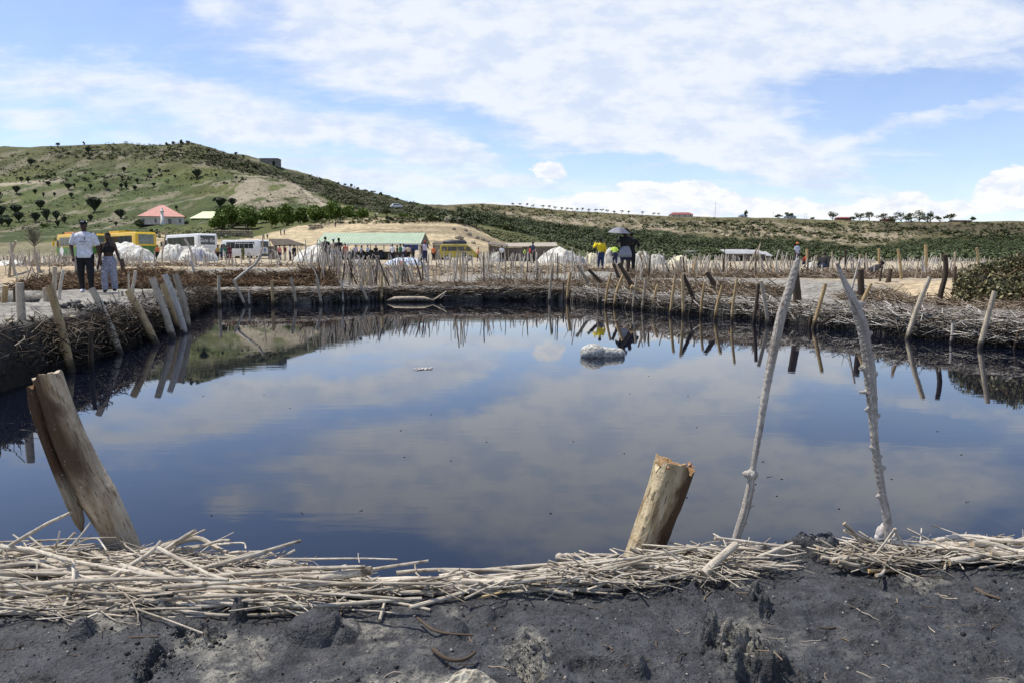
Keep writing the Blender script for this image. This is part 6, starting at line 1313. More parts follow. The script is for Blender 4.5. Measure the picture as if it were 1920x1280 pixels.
o = Geo().box(-1.75, 0, -.04, 0, -.65, 0).build('awning', MAT['tarp_navy'], smooth=False); o.location = (cx + x1 - .3, D - .1, zg + ze - .17); tag(o, 'navy blue cloth hung under the right end of the pavilion roof', 'cloth')
q = np.random.default_rng(12)
for i in range(5): o = Geo().loft([(0, 0, 0, .6, .5), (0, 0, .5, .55, .5), (0, 0, 1.0, .4, .35), (.05, 0, 1.25, .2, .2)], 12).build('covered_goods', MAT['tarp_black']); o.location = (cx + x0 + 3 + i * 1.15 + q.normal(0, .1), D + 1.6, zg); tag(o, 'black sheeted heap of goods under the pavilion roof', 'goods', 'sheeted goods under the pavilion')
# dark roofed shelter
D = 104; c1, c2, c3, c4 = at(505, 450, D), at(541, 450.5, D + 3), at(574, 461, D + 2), at(514, 462, D - 1); zg = gz(at(540, 480, D).x, D); t_ = empty('shelter', (c1.x, D, zg), 0, 'open post shelter with a sagging dark thatched roof beside the minibus', 'shelter'); L0 = Vector(t_.location)
P = [v - L0 for v in (c1, c2, c3, c4)]; up = Vector((0, 0, .14)); g = Geo(); g.quad(*[tuple(v) for v in (P[3], P[2], P[1], P[0])]); g.quad(*[tuple(v + up) for v in (P[0], P[1], P[2], P[3])][::-1])
for i in range(4): g.quad(tuple(P[i]), tuple(P[(i + 1) % 4]), tuple(P[(i + 1) % 4] + up), tuple(P[i] + up))
g.build('roof', MAT['thatch'], t_, smooth=False)
for i in range(7):
    f = i / 6; v = P[3] * (1 - f) + P[2] * f; Geo().tubes([[(v.x, v.y + .05, -.1), (v.x, v.y + .05, v.z)]], [[.05, .04]], 6).build('post', MAT['stake_pale'], t_)
for i in range(4):
    v = P[0] * (1 - i / 3) + P[1] * (i / 3); Geo().tubes([[(v.x, v.y + 1.2, -.1), (v.x, v.y, v.z)]], [[.05, .04]], 6).build('post', MAT['stake_dark'], t_)
box('side_panel', P[0].x + .05, P[0].x + 1.2, -.9, -.8, 0, P[3].z, 'planks', t_)
# shacks and the long reed roof
def shack(px0, px1, py0, py1, pyb, D, roofm, wallm, label, name='shack', drop=.35, door=True, cat='hut'):
    a, b_ = at(px0, py0, D), at(px1, py1, D); g0 = at(px0, pyb, D); zg = min(g0.z, gz((a.x + b_.x) / 2, D)) - .2; t_ = empty(name, ((a.x + b_.x) / 2, D, zg), 0, label, cat); w = (b_.x - a.x) / 2; h0, h1 = a.z - zg, b_.z - zg
    g = Geo(); g.quad((-w + .1, 0, 0), (w - .1, 0, 0), (w - .1, 0, h1 - .05), (-w + .1, 0, h0 - .05)); g.quad((w - .1, 0, 0), (w - .1, 3, 0), (w - .1, 3, h1), (w - .1, 0, h1 - .05)); g.quad((-w + .1, 3, 0), (-w + .1, 0, 0), (-w + .1, 0, h0 - .05), (-w + .1, 3, h0)); g.build('wall', MAT[wallm], t_, smooth=False)
    g = Geo(); P = [(-w - .1, -.3, h0), (w + .1, -.3, h1), (w + .1, 3.3, h1 + drop), (-w - .1, 3.3, h0 + drop)]; g.quad(*P); P2 = [(x, y, z + .09) for x, y, z in P]; g.quad(*P2)
    for i in range(4): g.quad(P[i], P[(i + 1) % 4], P2[(i + 1) % 4], P2[i])
    g.build('roof', MAT[roofm], t_, smooth=False)
    if door: box('door', -.2, .4, -.02, .03, .1, min(h0, h1) * .8, 'dark_inside', t_)
    for s_ in (-1, 1): Geo().tubes([[(s_ * (w - .05), -.2, 0), (s_ * (w - .05), -.2, (h0 if s_ < 0 else h1))]], [[.05, .045]], 6).build('post', MAT['stake_dark'], t_)
    return t_
shack(812, 845, 458, 461, 490, 107, 'thatch', 'reed', 'small lean-to hut with a dark warped roof right of the pavilion')
shack(916, 950, 459, 464, 488, 100, 'planks', 'planks', 'grey plank hut with a sloping tin roof left of the reed roofed stalls')
shack(950, 1044, 464, 463, 488, 102, 'reed', 'wall_mud', 'long low stall covered by a ragged reed roof', 'stall', .55, cat='stall')
for i, (a, b_, pt) in enumerate([(1362, 1414, 477), (1416, 1434, 478), (1436, 1447, 481)]):
    shack(a, b_, pt, pt, 492, 120, 'roof_tin', 'wall_mud', ['longest pale tin roofed shed on the flats beyond the right stakes', 'middle short pale tin roofed shed on the flats', 'smallest pale tin roofed shed on the flats'][i], 'tin_shed', .7, cat='shed')
t_ = shack(1286, 1304, 472, 472, 492, 260, 'roof_tin', 'wall_white', 'small white building in the scrub woodland', 'hut', .2)
# red roofed house
D = 258; a, b_ = at(266, 427, D), at(342, 424, D); zg = a.z; w = (b_.x - a.x) / 2; cx = (a.x + b_.x) / 2; t_ = empty('house', (cx, D, zg), rad(20), 'cream house with a pinkish red pyramid roof on the green slope', 'house'); he = at(303, 406, D).z - zg; hr = at(303, 386, D + 5).z - zg
box('wall', -w, w, 0, 7, .9, he, 'wall_cream', t_); box('plinth', -w - .05, w * .2, -.05, 6.5, -.6, .9, 'dark_inside', t_); box('plinth', w * .2, w + .03, -.03, 6.5, -.6, .9, 'wall_cream', t_)
g = Geo(); e = .6; R0, R1 = (-.6, 3.5, hr), (.6, 3.5, hr); A = (-w - e, -e, he - .05); B_ = (w + e, -e, he - .05); C_ = (w + e, 7 + e, he - .05); D_ = (-w - e, 7 + e, he - .05); g.quad(A, B_, R1, R0); g.quad(C_, D_, R0, R1); g.tri(B_, C_, R1); g.tri(D_, A, R0); g.quad(A, D_, C_, B_); g.build('roof', MAT['roof_pink'], t_, smooth=False)
for x in (-w * .82, -w * .28, w * .82):
    f = box('window', x - .42, x + .42, -.06, .02, 1.5, 2.9, 'wall_white', t_); o = box('pane', x - .34, x + .34, -.09, -.055, 1.58, 2.82, 'glass_dark', f)
d_ = box('door', w * .36 - .5, w * .36 + .5, -.05, .02, .6, 2.8, 'glass_dark', t_)
p = at(305, 427, D - 3); t2 = empty('minaret', (p.x, D - 3, p.z), 0, 'slim white round minaret standing in front of the red roofed house', 'tower'); hh = at(305, 389, D - 3).z - p.z
Geo().loft([(0, 0, -.5, .75, .75), (0, 0, 2, .62, .62), (0, 0, 2.1, .5, .5), (0, 0, hh * .78, .42, .42)], 16).build('shaft', MAT['wall_white'], t2); Geo().loft([(0, 0, hh * .78, .7, .7), (0, 0, hh * .82, .7, .7), (0, 0, hh * .825, .35, .35), (0, 0, hh * .94, .3, .3), (0, 0, hh, .03, .03)], 16).build('gallery', MAT['wall_white'], t2)
# pale green roofed block
D = 268; a, b_ = at(361, 426, D), at(398, 424, D); zg = a.z - .5; cx = (a.x + b_.x) / 2; w = (b_.x - a.x) / 2; he = at(370, 410, D).z - zg; hr = at(370, 397, D + 4).z - zg; t_ = empty('outbuilding', (cx, D, zg), 0, 'low stone block with a pale lime green roof beside the green trees', 'building')
box('wall', -w, w + 2, 0, 6, 0, he, 'concrete', t_); g = Geo(); g.quad((-w - .8, -.6, he), (w + 3, -.6, he), (w + 3, 4, hr), (-w + 2.2, 4, hr)); g.quad((w + 3, 8, he), (-w - .8, 8, he), (-w + 2.2, 4, hr), (w + 3, 4, hr)); g.tri((-w - .8, -.6, he), (-w + 2.2, 4, hr), (-w - .8, 8, he)); g.build('roof', MAT['roof_lime'], t_, smooth=False)
for i in range(5): box('window', -w + .6 + i * 1.2, -w + 1.0 + i * 1.2, -.04, .02, he - .65, he - .3, 'dark_inside', t_)
# concrete hut and tank on the ridge, white car on the slope
p = at(504, 312, 508); t_ = empty('ridge_hut', (p.x, 508, gz(p.x, 508) - 1.6), 0, 'square grey concrete hut on the shoulder of the left hill', 'building'); 
Geo().box(-5.6, 5.6, 0, 8, 0, 5.0).build('wall', MAT['concrete'], t_, smooth=False); Geo().box(-5.9, 5.9, -.3, 8.3, 5.0, 5.35).build('roof', MAT['concrete'], t_, smooth=False); box('door', 2.4, 4.0, -.06, .02, .6, 3.4, 'dark_inside', t_)
p = hits([746], [391])[0]; t_ = empty('parked_car', tuple(p), rad(20), 'white car parked on the slope above the sandy mound', 'car'); shell('body', [(-2.6, .4), (-2.6, 1.2), (-2.2, 1.3), (-1.6, 2.0), (1.0, 2.0), (1.7, 1.3), (2.6, 1.1), (2.6, .4)], -1, 1, 'paint_white', t_); box('window', -1.5, 1.2, -1.02, -.96, 1.3, 1.8, 'glass_dark', t_)
for x in (-1.6, 1.6):
    for y in (-1.02, .78): wheel(x, y, .4, t_, .24)
# houses on the skyline
def house(px, D, w, h, hr, depth, wall, roof, label, n=3, dz=0):
    x, y, z = at_ridge(px, D); t_ = empty('distant_house', (x, y, z - .6 + dz), 0, label, 'house'); box('wall', -w / 2, w / 2, 0, depth, 0, h, wall, t_)
    g = Geo(); e = .6; A = (-w / 2 - e, -e, h); B_ = (w / 2 + e, -e, h); C_ = (w / 2 + e, depth + e, h); D_ = (-w / 2 - e, depth + e, h); R0, R1 = (-w / 2 + hr * 1.2, depth / 2, h + hr), (w / 2 - hr * 1.2, depth / 2, h + hr); g.quad(A, B_, R1, R0); g.quad(C_, D_, R0, R1); g.tri(B_, C_, R1); g.tri(D_, A, R0); g.quad(A, D_, C_, B_); g.build('roof', MAT[roof], t_, smooth=False)
    for i in range(n): xx = -w / 2 + w * (i + .5) / n; box('window', xx - .6, xx + .6, -.05, .02, h * .3, h * .75, 'glass_dark', t_)
    return t_
house(1279, 795, 22, 2.8, 2.4, 12, 'wall_cream', 'roof_red', 'long dull red roofed building on the far skyline', 4)
house(1484, 795, 10, 2.6, 1.8, 8, 'wall_white', 'roof_blue', 'white house with a blue grey roof on the far skyline', 3)
house(1395, 797, 7, 2.2, 1.6, 7, 'wall_white', 'roof_blue', 'small pale house left of the blue grey roofed one on the skyline', 2)
house(1584, 797, 14, 3.0, 1.2, 8, 'wall_brick', 'roof_red', 'brown brick house between dark trees on the right skyline', 3)
house(1668, 798, 12, 2.6, 1.2, 8, 'wall_brick', 'roof_red', 'brick house mostly hidden by trees on the right skyline', 3)
house(1805, 797, 19, 2.0, .8, 8, 'wall_brick', 'roof_tin', 'long low tin roofed house at the right end of the tree line', 3)
x, y, z = at_ridge(1341, 797); t_ = empty('radio_mast', (x, y, z), 0, 'thin lattice radio mast on the far skyline', 'mast'); g = Geo(); hh = 15.5
for sx, sy in ((-1, -1), (1, -1), (0, 1)): g.tubes([[(sx * .45, sy * .45, -1), (sx * .12, sy * .12, hh)]], [[.06, .04]], 4)
for i in range(12): zz_ = i * hh / 12; s_ = .45 - .33 * i / 12; g.tubes([[(-s_, -s_, zz_), (s_, -s_, zz_ + 1.1), (0, s_, zz_ + 1.2)]], [[.03, .03, .03]], 3)
g.build('lattice', MAT['steel'], t_)
for px in (1450, 1509, 1513, 1661, 1823):
    x, y, z = at_ridge(px, 799); o = Geo().tubes([[(0, 0, -1), (0, 0, 6)]], [[.10, .07]], 5).tubes([[(-.8, 0, 5.4), (.8, 0, 5.4)]], [[.05, .05]], 4).build('utility_pole', MAT['stake_dark']); o.location = (x, y, z); tag(o, 'tiny utility pole on the right skyline', 'utility pole', 'utility poles on the skyline')

# tarpaulin covered heaps of salt
def tarp(px0, px1, pyt, pyb, D, mat, label, seed, skew=0.0, peak=1.0, depth=.8, folds=.10):
    a, b_ = at(px0, pyb, D), at(px1, pyb, D); top = at((px0 + px1) / 2, pyt, D).z; cx = (a.x + b_.x) / 2; zg = min(a.z, gz(cx, D)) - .15; w = (b_.x - a.x) / 2; h = (top - zg) * .93; n = 56
    u, v = np.meshgrid(np.linspace(-1, 1, n), np.linspace(-1, 1, n)); rr_ = np.clip(np.hypot(u, v), 0, 1.42); an = np.arctan2(v, u)
    k_ = np.clip(1 - np.maximum(rr_, 0) ** (2.2 * peak), 0, 1) ** .62
    crs = 1 - np.abs(fbm(u * 3.2 + v * 1.5 + seed, v * 3.2 - u * 2 + seed, 3, seed + 8) * 2 - 1)
    fo = (S(crs, .6, 1) - .4) * .14 + (fbm(np.cos(an) * 4 + seed, np.sin(an) * 4 + rr_ * .8, 4, seed) - .5) * folds * 2 * S(rr_, .1, .6) + (fbm(u * 3 + seed, v * 3, 3, seed + 4) - .5) * .30
    zz_ = np.clip(k_ * (1 + fo + skew * u * .5), 0, 2) * h; X = u * w * (1 + .06 * fo); Y = v * w * depth
    i = np.arange(n - 1)[:, None] * n; j = np.arange(n - 1)[None]; Q = np.stack([i + j, i + j + 1, i + n + j + 1, i + n + j], -1).reshape(-1, 4); keep = (rr_[:-1, :-1] < 1.03).reshape(-1)
    o = Geo().add(np.stack([X, Y, zz_], -1).reshape(-1, 3), Q=Q[keep]).build('tarpaulin_heap', MAT[mat]); o.location = (cx, D, zg); return tag(o, label, 'tarpaulin heap')
tarp(188, 292, 456, 490, 78, 'tarp_white', 'big white tarpaulin heap in front of the yellow coach', 1, -.1, .9)
tarp(296, 356, 459, 489, 80, 'tarp_white', 'white tarpaulin heap under the side windows of the white coach', 2)
tarp(336, 410, 461, 489, 77, 'tarp_white', 'white and grey tarpaulin heap at the rear of the white coach', 3, -.1)
tarp(354, 390, 467, 489, 75.5, 'tarp_grey', 'grey sheet spread over the front of the white heap by the coach', 30)
tarp(548, 640, 461, 492, 74, 'tarp_white', 'rumpled greyish white tarpaulin heap left of the three standing people', 4, .35, .8, folds=.22)
tarp(594, 622, 461, 478, 77, 'tarp_pink', 'pink sheet on the heap behind the three standing people', 31)
tarp(918, 946, 472, 492, 84, 'tarp_white', 'small domed white heap beside the woman in a white shirt', 5)
tarp(1004, 1090, 466, 498, 72, 'tarp_white', 'large smooth white tarpaulin heap left of the person in yellow', 6, .1)
tarp(1072, 1102, 481, 500, 66, 'tarp_grey', 'low grey tarpaulin heap behind the slender stakes', 7)
tarp(1090, 1130, 475, 500, 68, 'tarp_cream', 'cream tarpaulin heap just behind the person in yellow', 8)
tarp(1122, 1166, 466, 498, 70, 'tarp_white', 'white tarpaulin heap between the yellow shirt and the umbrella', 9)
tarp(1176, 1226, 472, 504, 58, 'tarp_white', 'white tarpaulin heap right beside the person under the umbrella', 10)
tarp(1205, 1252, 477, 506, 56, 'tarp_white', 'second white tarpaulin heap right of the umbrella', 11)
tarp(1216, 1250, 477, 504, 60, 'tarp_grey', 'grey white peaked heap behind the second heap right of the umbrella', 12)
tarp(1248, 1300, 480, 506, 60, 'tarp_cream', 'cream yellow tarpaulin heap, rightmost of the large heaps', 13)
tarp(1288, 1312, 488, 505, 58, 'tarp_white', 'little white heap right of the cream yellow one', 14)
tarp(1506, 1538, 492, 508, 42, 'tarp_white', 'low white heap between the people at the right', 15)
tarp(712, 800, 483, 503, 52, 'tarp_blue', 'pale blue tarpaulin spread before the pavilion', 16, .4)
tarp(742, 764, 489, 502, 50, 'tarp_pink', 'orange pink sheet beside the pale blue tarpaulin', 17)
tarp(-30, 60, 489, 504, 40, 'tarp_white', 'low white sheet among the stakes at the far left', 18)
tarp(640, 690, 486, 502, 60, 'tarp_white', 'low white sheet behind the dense stake thicket', 19)
# ------------------------------------------------------------------ people
for nm, c in dict(skin=(.065, .032, .020), skin_light=(.16, .085, .055), hair=(.008, .007, .006), cloth_white=(.78, .79, .84), cloth_black=(.012, .012, .014), cloth_yellow=(.85, .66, .02), jeans=(.028, .05, .13), cloth_grey=(.30, .31, .36), cloth_green=(.03, .16, .09), cloth_teal=(.04, .15, .16),
                  cloth_red=(.55, .05, .04), cloth_pink=(.65, .25, .25), cloth_lilac=(.52, .46, .62), cloth_orange=(.72, .20, .07), cloth_maroon=(.14, .02, .04), cloth_tan=(.40, .28, .08), cloth_navy=(.02, .03, .08), cloth_lime=(.55, .75, .10), cloth_cream=(.66, .56, .42), cloth_olive=(.12, .12, .04), sole=(.6, .6, .6)).items():
    mat_plain(nm, c, tuple(x * .72 for x in c), .55 if 'skin' in nm else .85, 14, .5 if 'cloth' in nm else 0, dist=.012)
m, t, b = newmat('cloth_pattern'); tc = t.n('ShaderNodeTexCoord').outputs['Object']; v = t.noise(tc, 60, 3, .7, 1.5)
t._set(b.inputs['Base Color'], t.mix(t.ramp(v, .47, .53), (.04, .045, .08, 1), (.48, .49, .58, 1))); b.inputs['Roughness'].default_value = .8
m, t, b = newmat('cloth_floral'); tc = t.n('ShaderNodeTexCoord').outputs['Object']; v = t.noise(tc, 14, 3, .6, 1.5)
t._set(b.inputs['Base Color'], t.mix(t.ramp(v, .45, .55), (.06, .13, .30, 1), (.72, .75, .80, 1))); b.inputs['Roughness'].default_value = .8

def person(pos, H_, rz, label, top=('tee', 'cloth_white'), bot=('trousers', 'cloth_black'), head='short', headmat='hair', shoe='cloth_black', skin='skin', arms=None, legs=None, bend=0.0, drop=0.0, vox=.022, extra=None, bulk=1.0, fem=False, hands=False, group=None, headturn=0):
    """front is local -y. arms / legs: ((joint),(end)) offsets in units of height for the viewer-left and viewer-right limb (facing the camera)"""
    arms = arms or (((-.03, .01, -.18), (-.035, -.03, -.34)), ((.03, .01, -.18), (.035, -.03, -.34)))
    legs = legs or (((-.008, -.01, -.245), (-.012, .01, -.475)), ((.008, -.02, -.245), (.012, -.02, -.475)))
    pos = Vector(pos); t_ = empty('person', pos, rz, label, 'person', group); s = H_
    hipz = .52 - drop; sw = (.100 if fem else .112) * bulk; bR = Matrix.Rotation(bend, 3, 'X'); piv = np.array([0, 0, hipz])
    def up(g):  # upper-body bend about the hips
        R = np.array(bR); g.V = [(v - piv) @ R.T + piv for v in g.V]; return g
    def sc(g):
        g.V = [v * s for v in g.V]; return g
    zo = -drop
    def merge(a, b_):
        off = a.n
        a.V += b_.V; a.Q += [q_ + off for q_ in b_.Q]; a.T += [q_ + off for q_ in b_.T]; a.A += b_.A; a.G += b_.G; a.n += b_.n; return a
    hips = [(-.052, 0, hipz), (.052, 0, hipz)]; sh = [(-sw, 0, .802 + zo), (sw, 0, .802 + zo)]
    add3 = lambda a, b_: tuple(x + y for x, y in zip(a, b_))
    U = Geo()
    U.loft([(0, 0, .47 + zo, .070, .052), (0, 0, .52 + zo, .095 if fem else .088, .064), (0, 0, .60 + zo, .068 if fem else .078, .052), (0, -.004, .70 + zo, .086 if fem else .098, .062), (0, 0, .78 + zo, .098 if fem else .112, .058), (0, 0, .825 + zo, .075, .045), (0, 0, .845 + zo, .034, .032), (0, -.004, .885 + zo, .030, .032)], 20)
    hc = .928 + zo
    U.loft([(0, -.020, hc - .062, .018, .020), (0, -.014, hc - .050, .032, .036), (0, -.008, hc - .025, .040, .048), (0, -.002, hc, .044, .054), (0, 0, hc + .028, .043, .054), (0, .002, hc + .050, .034, .043), (0, .002, hc + .066, .016, .020)], 18)
    if vox < .012:
        U.limb((0, -.050, hc + .006), (0, -.064, hc - .016), .006, .009, 8); U.limb((-.012, -.052, hc - .034), (.012, -.052, hc - .034), .0065, .0065, 8)
        for s_ in (-1, 1): U.ball((s_ * .044, 0, hc - .004), (.006, .012, .018), 8, 6); U.limb((s_ * .008, -.048, hc + .014), (s_ * .030, -.044, hc + .012), .006, .005, 8)
    tips = []
    for i, (e, w_) in enumerate(arms):
        E = add3(sh[i], e); Wp = add3(sh[i], w_); U.limb(sh[i], E, .032 * bulk, .025 * bulk, 12); U.limb(E, Wp, .025 * bulk, .016, 12); d = np.array(Wp) - np.array(E); d /= np.linalg.norm(d); tips.append((Wp, d))
        a = np.array(Wp); sd = np.cross(d, (0, 1, 0)); sd /= np.linalg.norm(sd) + 1e-9
        if hands:
            U.limb(a + d * .012, a + d * .040, .017, .020, 10)
            for j, (o_, L_) in enumerate(((-.017, .038), (-.006, .046), (.006, .044), (.016, .034))):
                b0 = a + d * .045 + sd * o_; b1 = b0 + d * L_ * .5 + np.array([0, -.004, 0]); U.limb(b0, b1, .0062, .0058, 7); U.limb(b1, b1 + d * L_ * .45 + np.array([0, -.010, 0]), .0058, .0048, 7)
            b0 = a + d * .016 - sd * .016 * (1 if i else -1) * -1; U.limb(b0, b0 + d * .028 + np.array([0, -.016, 0]), .0068, .0055, 7)
        else:
            U.limb(a + d * .01, a + d * .042, .017, .019, 8)
            for o_ in (-.011, 0, .011): U.limb(a + d * .045 + sd * o_, a + d * .078 + sd * o_ + np.array([0, -.012, 0]), .0085, .007, 6)
            U.limb(a + d * .02 + sd * .016, a + d * .045 + sd * .026, .008, .007, 6)
    up(U); L = Geo(); feet = []
    for i, (kn, an) in enumerate(legs):
        K = add3(hips[i], kn); A = add3(hips[i], an); L.limb(hips[i], K, .056 * (1.08 if fem else 1), .037, 14); L.limb(K, A, .037, .022, 12); fo = np.array(A) + np.array([0, -.035, -.022]); feet.append(A); L.ball(tuple(fo), (.022, .055, .017), 12, 8)
    g = merge(L, U); sc(g); o = g.build('body', MAT[skin], t_); remesh(o, vox * s, 2)
    # top
    kind, mt = top; q_ = .010; T_ = Geo(); wz = .50 if kind not in ('band',) else .665; zs = {'band': [(.665, .094, .068), (.70, .098, .078), (.745, .100, .072), (.765, .095, .062)], 'tank': None}.get(kind)
    bk = bulk
    if zs is None: zs = [(.485, .098, .072), (.52, .102, .075), (.60, .088, .064), (.70, .108, .074), (.78, .121, .069), (.815, .098, .055), (.842, .045, .042)]
    if kind == 'crop': zs = [(.60, .080, .060), (.70, .098, .072), (.78, .114, .067), (.822, .085, .052), (.838, .045, .042)]
    T_.loft([(0, -.004, z_ + zo, a * (bk if kind != 'band' else .97), b_ * bk) for z_, a, b_ in zs], 24)
    if kind == 'band': T_.limb((-.04, -.058, .765 + zo), (-.01, -.045, .83 + zo), .012, .010, 8); T_.limb((.04, -.058, .765 + zo), (.01, -.045, .83 + zo), .012, .010, 8)
    for i, (e, w_) in enumerate(arms):
        E = add3(sh[i], e); Wp = add3(sh[i], w_)
        if kind in ('tee', 'crop'): M_ = tuple(sh[i][j] + e[j] * .68 for j in range(3)); T_.limb(sh[i], M_, .031 * bk, .038 * bk, 14)
        if kind == 'long': T_.limb(sh[i], E, .042 * bk, .034 * bk, 14); T_.limb(E, Wp, .034 * bk, .024, 12)
    up(T_); sc(T_); o = T_.build('shirt' if kind != 'band' else 'bandeau_top', MAT[mt], t_); remesh(o, vox * s * .9, 2)
    if vox < .012:
        me = o.data; co = np.empty(len(me.vertices) * 3); me.vertices.foreach_get('co', co); co = co.reshape(-1, 3); f = (1 - np.abs(fbm(co[:, 0] * 6 + co[:, 2] * 5, co[:, 2] * 9 - co[:, 0] * 4, 3, 9) * 2 - 1)); c0 = np.array([0, 0, 0]); rr_ = np.hypot(co[:, 0], co[:, 1]) + .02
        co[:, 1] *= 1 + (f - .7) * .22; me.vertices.foreach_set('co', co.astype(np.float32).ravel())
    # bottom
    kind, mt = bot; B_ = Geo(); hw = .108 if fem else .098
    B_.loft([(0, 0, .455 + zo, .060, .05), (0, .004, .50 + zo, hw, .076), (0, .002, .54 + zo, hw * .98, .072), (0, 0, .585 + zo, .080, .060), (0, 0, .605 + zo, .077, .058)], 22)
    if kind == 'skirt':
        az = min(f_[2] for f_ in feet) + .05; B_.loft([(0, 0, az, .13, .11), (0, 0, (az + .5 + zo) / 2, .115, .09), (0, 0, .52 + zo, .10, .074)], 22)
    else:
        for i, (kn, an) in enumerate(legs):
            K = add3(hips[i], kn); A = add3(hips[i], an)
            if kind == 'shorts': M_ = tuple(hips[i][j] + kn[j] * .75 for j in range(3)); B_.limb(hips[i], M_, .066, .056, 14)
            else:
                wd = 1.25 if kind == 'wide' else 1.0; B_.limb(hips[i], K, .064 * (1.08 if fem else 1), .046 * wd, 14); A2 = tuple(K[j] + (A[j] - K[j]) * .93 for j in range(3)); B_.limb(K, A2, .046 * wd, .031 * wd * wd, 14)
    sc(B_); o = B_.build('shorts' if kind == 'shorts' else 'skirt' if kind == 'skirt' else 'trousers', MAT[mt], t_); remesh(o, vox * s, 2)
    if vox < .012:
        me = o.data; co = np.empty(len(me.vertices) * 3); me.vertices.foreach_get('co', co); co = co.reshape(-1, 3); f = (1 - np.abs(fbm(co[:, 0] * 9, co[:, 2] * 14 + co[:, 0] * 6, 3, 19) * 2 - 1)); co[:, 1] += (f - .7) * .03; me.vertices.foreach_set('co', co.astype(np.float32).ravel())
    for A in feet:
        S_ = Geo(); S_.ball((A[0], A[1] - .036, A[2] - .022), (.027, .066, .024), 14, 8); S_.limb((A[0], A[1], A[2] + .004), (A[0], A[1] + .004, A[2] - .02), .026, .027, 12); sc(S_); o = S_.build('shoe', MAT[shoe], t_)
        if vox < .012: remesh(o, .007 * s, 2)
    # hair, caps
    h = Geo(); hm = headmat
    if head == 'cap':
        h.loft([(0, .002, hc + .016, .049, .060), (0, .002, hc + .040, .048, .058), (0, .002, hc + .062, .036, .045), (0, .002, hc + .073, .012, .016)], 18); h.loft([(0, -.066, hc + .012, .034, .036), (0, -.066, hc + .020, .036, .038)], 16)
    elif head == 'short': h.loft([(0, .014, hc - .015, .042, .045), (0, .008, hc + .01, .047, .052), (0, .004, hc + .035, .046, .056), (0, .004, hc + .058, .034, .044), (0, .004, hc + .072, .012, .016)], 16)
    elif head == 'bun': h.loft([(0, .014, hc - .015, .042, .045), (0, .008, hc + .01, .047, .052), (0, .004, hc + .035, .046, .056), (0, .004, hc + .058, .034, .044), (0, .004, hc + .072, .012, .016)], 16); h.ball((0, .03, hc + .062), (.024, .024, .020), 12, 8)
    elif head == 'afro': h.ball((0, .012, hc + .022), (.074, .072, .074), 16, 12, noise=.05, seed=3); h.ball((.03, .02, hc - .02), (.045, .05, .05), 12, 9, noise=.05, seed=4)
    elif head == 'hat': h.loft([(0, 0, hc + .024, .082, .086), (0, 0, hc + .030, .082, .086), (0, 0, hc + .034, .050, .056), (0, 0, hc + .075, .040, .046), (0, 0, hc + .080, .010, .012)], 18)
    elif head == 'wrap': h.loft([(0, .010, hc - .005, .050, .056), (0, .008, hc + .03, .058, .062), (0, .012, hc + .060, .056, .058), (0, .018, hc + .085, .030, .035)], 16)
    up(h); sc(h); o = h.build({'cap': 'cap', 'hat': 'hat', 'wrap': 'head_wrap'}.get(head, 'hair'), MAT[hm], t_)
    t_['hc'] = 0; del t_['hc']
    return t_
def stand(px, D, z=None):
    p = W(px, 492, D); return (p.x, D, gz(p.x, D) if z is None else z)

pm = W(163, 540, 21.6); zm = min(gz(pm.x, 21.6), pm.z + .05)
man = person((pm.x, 21.6, zm), (W(163, 413, 21.6).z - zm) / 1.0, rad(14), 'tall man in white T-shirt, black trousers and cap walking on the left path', ('tee', 'cloth_white'), ('trousers', 'cloth_black'), 'cap', 'cloth_black', 'cloth_white',
             arms=(((-.055, .03, -.165), (-.020, -.045, -.305)), ((.045, .0, -.18), (.070, -.02, -.345))), legs=(((-.014, .0, -.24), (-.010, .035, -.465)), ((.012, -.04, -.24), (.014, -.035, -.475))), vox=.0075, bulk=1.08, hands=True)
Hm = W(163, 413, 21.6).z - zm
g = Geo(); q = np.random.default_rng(2)
for k_ in range(11): xx = -.085 + k_ * .016; g.limb((xx, 0, q.uniform(-.012, 0)), (xx + q.uniform(.003, .012), 0, q.uniform(.006, .022)), .0045, .0045, 6)
for k_ in range(6): xx = -.06 + k_ * .02; g.limb((xx, 0, -.045), (xx + .010, 0, -.043), .003, .003, 6)
o = g.build('shirt_print', MAT['text_dark'], man); o.location = (.015, -.108 * Hm, .705 * Hm)
o = Geo().limb((.05, 0, -.022), (.05, 0, .03), .012, .012, 8).build('shirt_figure', MAT['text_dark'], man); o.location = (0, -.093 * Hm, .745 * Hm)
o = Geo().box(-.035, .035, -.006, .006, -.010, .010).build('cap_badge', MAT['text_white'], man, smooth=False); o.location = (0, -.060 * Hm, .976 * Hm)
for s_ in (-1, 1):
    o = Geo().ball((0, 0, 0), (.013, .008, .008), 10, 6).build('eye', MAT['text_white'], man); o.location = (s_ * .018 * Hm, -.046 * Hm, .931 * Hm)
pw = W(207, 551, 21.9); zw = min(gz(pw.x, 21.9), pw.z + .06); Hw = W(207, 436, 21.9).z - zw
wom = person((pw.x, 21.9, zw), Hw, rad(12), 'woman in a black bandeau top and black and white patterned trousers beside the man', ('band', 'cloth_black'), ('wide', 'cloth_pattern'), 'short', 'hair', 'cloth_black', 'skin_light' if False else 'skin',
             arms=(((-.040, .02, -.175), (-.062, -.02, -.335)), ((.050, .0, -.175), (.100, -.02, -.325))), legs=(((-.016, -.03, -.24), (-.014, -.035, -.472)), ((.012, .0, -.24), (.018, .03, -.455))), vox=.0075, fem=True, hands=True, bulk=.94)
for s_ in (-1, 1):
    o = Geo().ball((0, 0, 0), (.012, .007, .007), 10, 6).build('eye', MAT['text_white'], wom); o.location = (s_ * .018 * Hw, -.046 * Hw, .931 * Hw)
o = Geo().limb((0, 0, 0), (.05, .0, -.16), .012, .012, 8); 

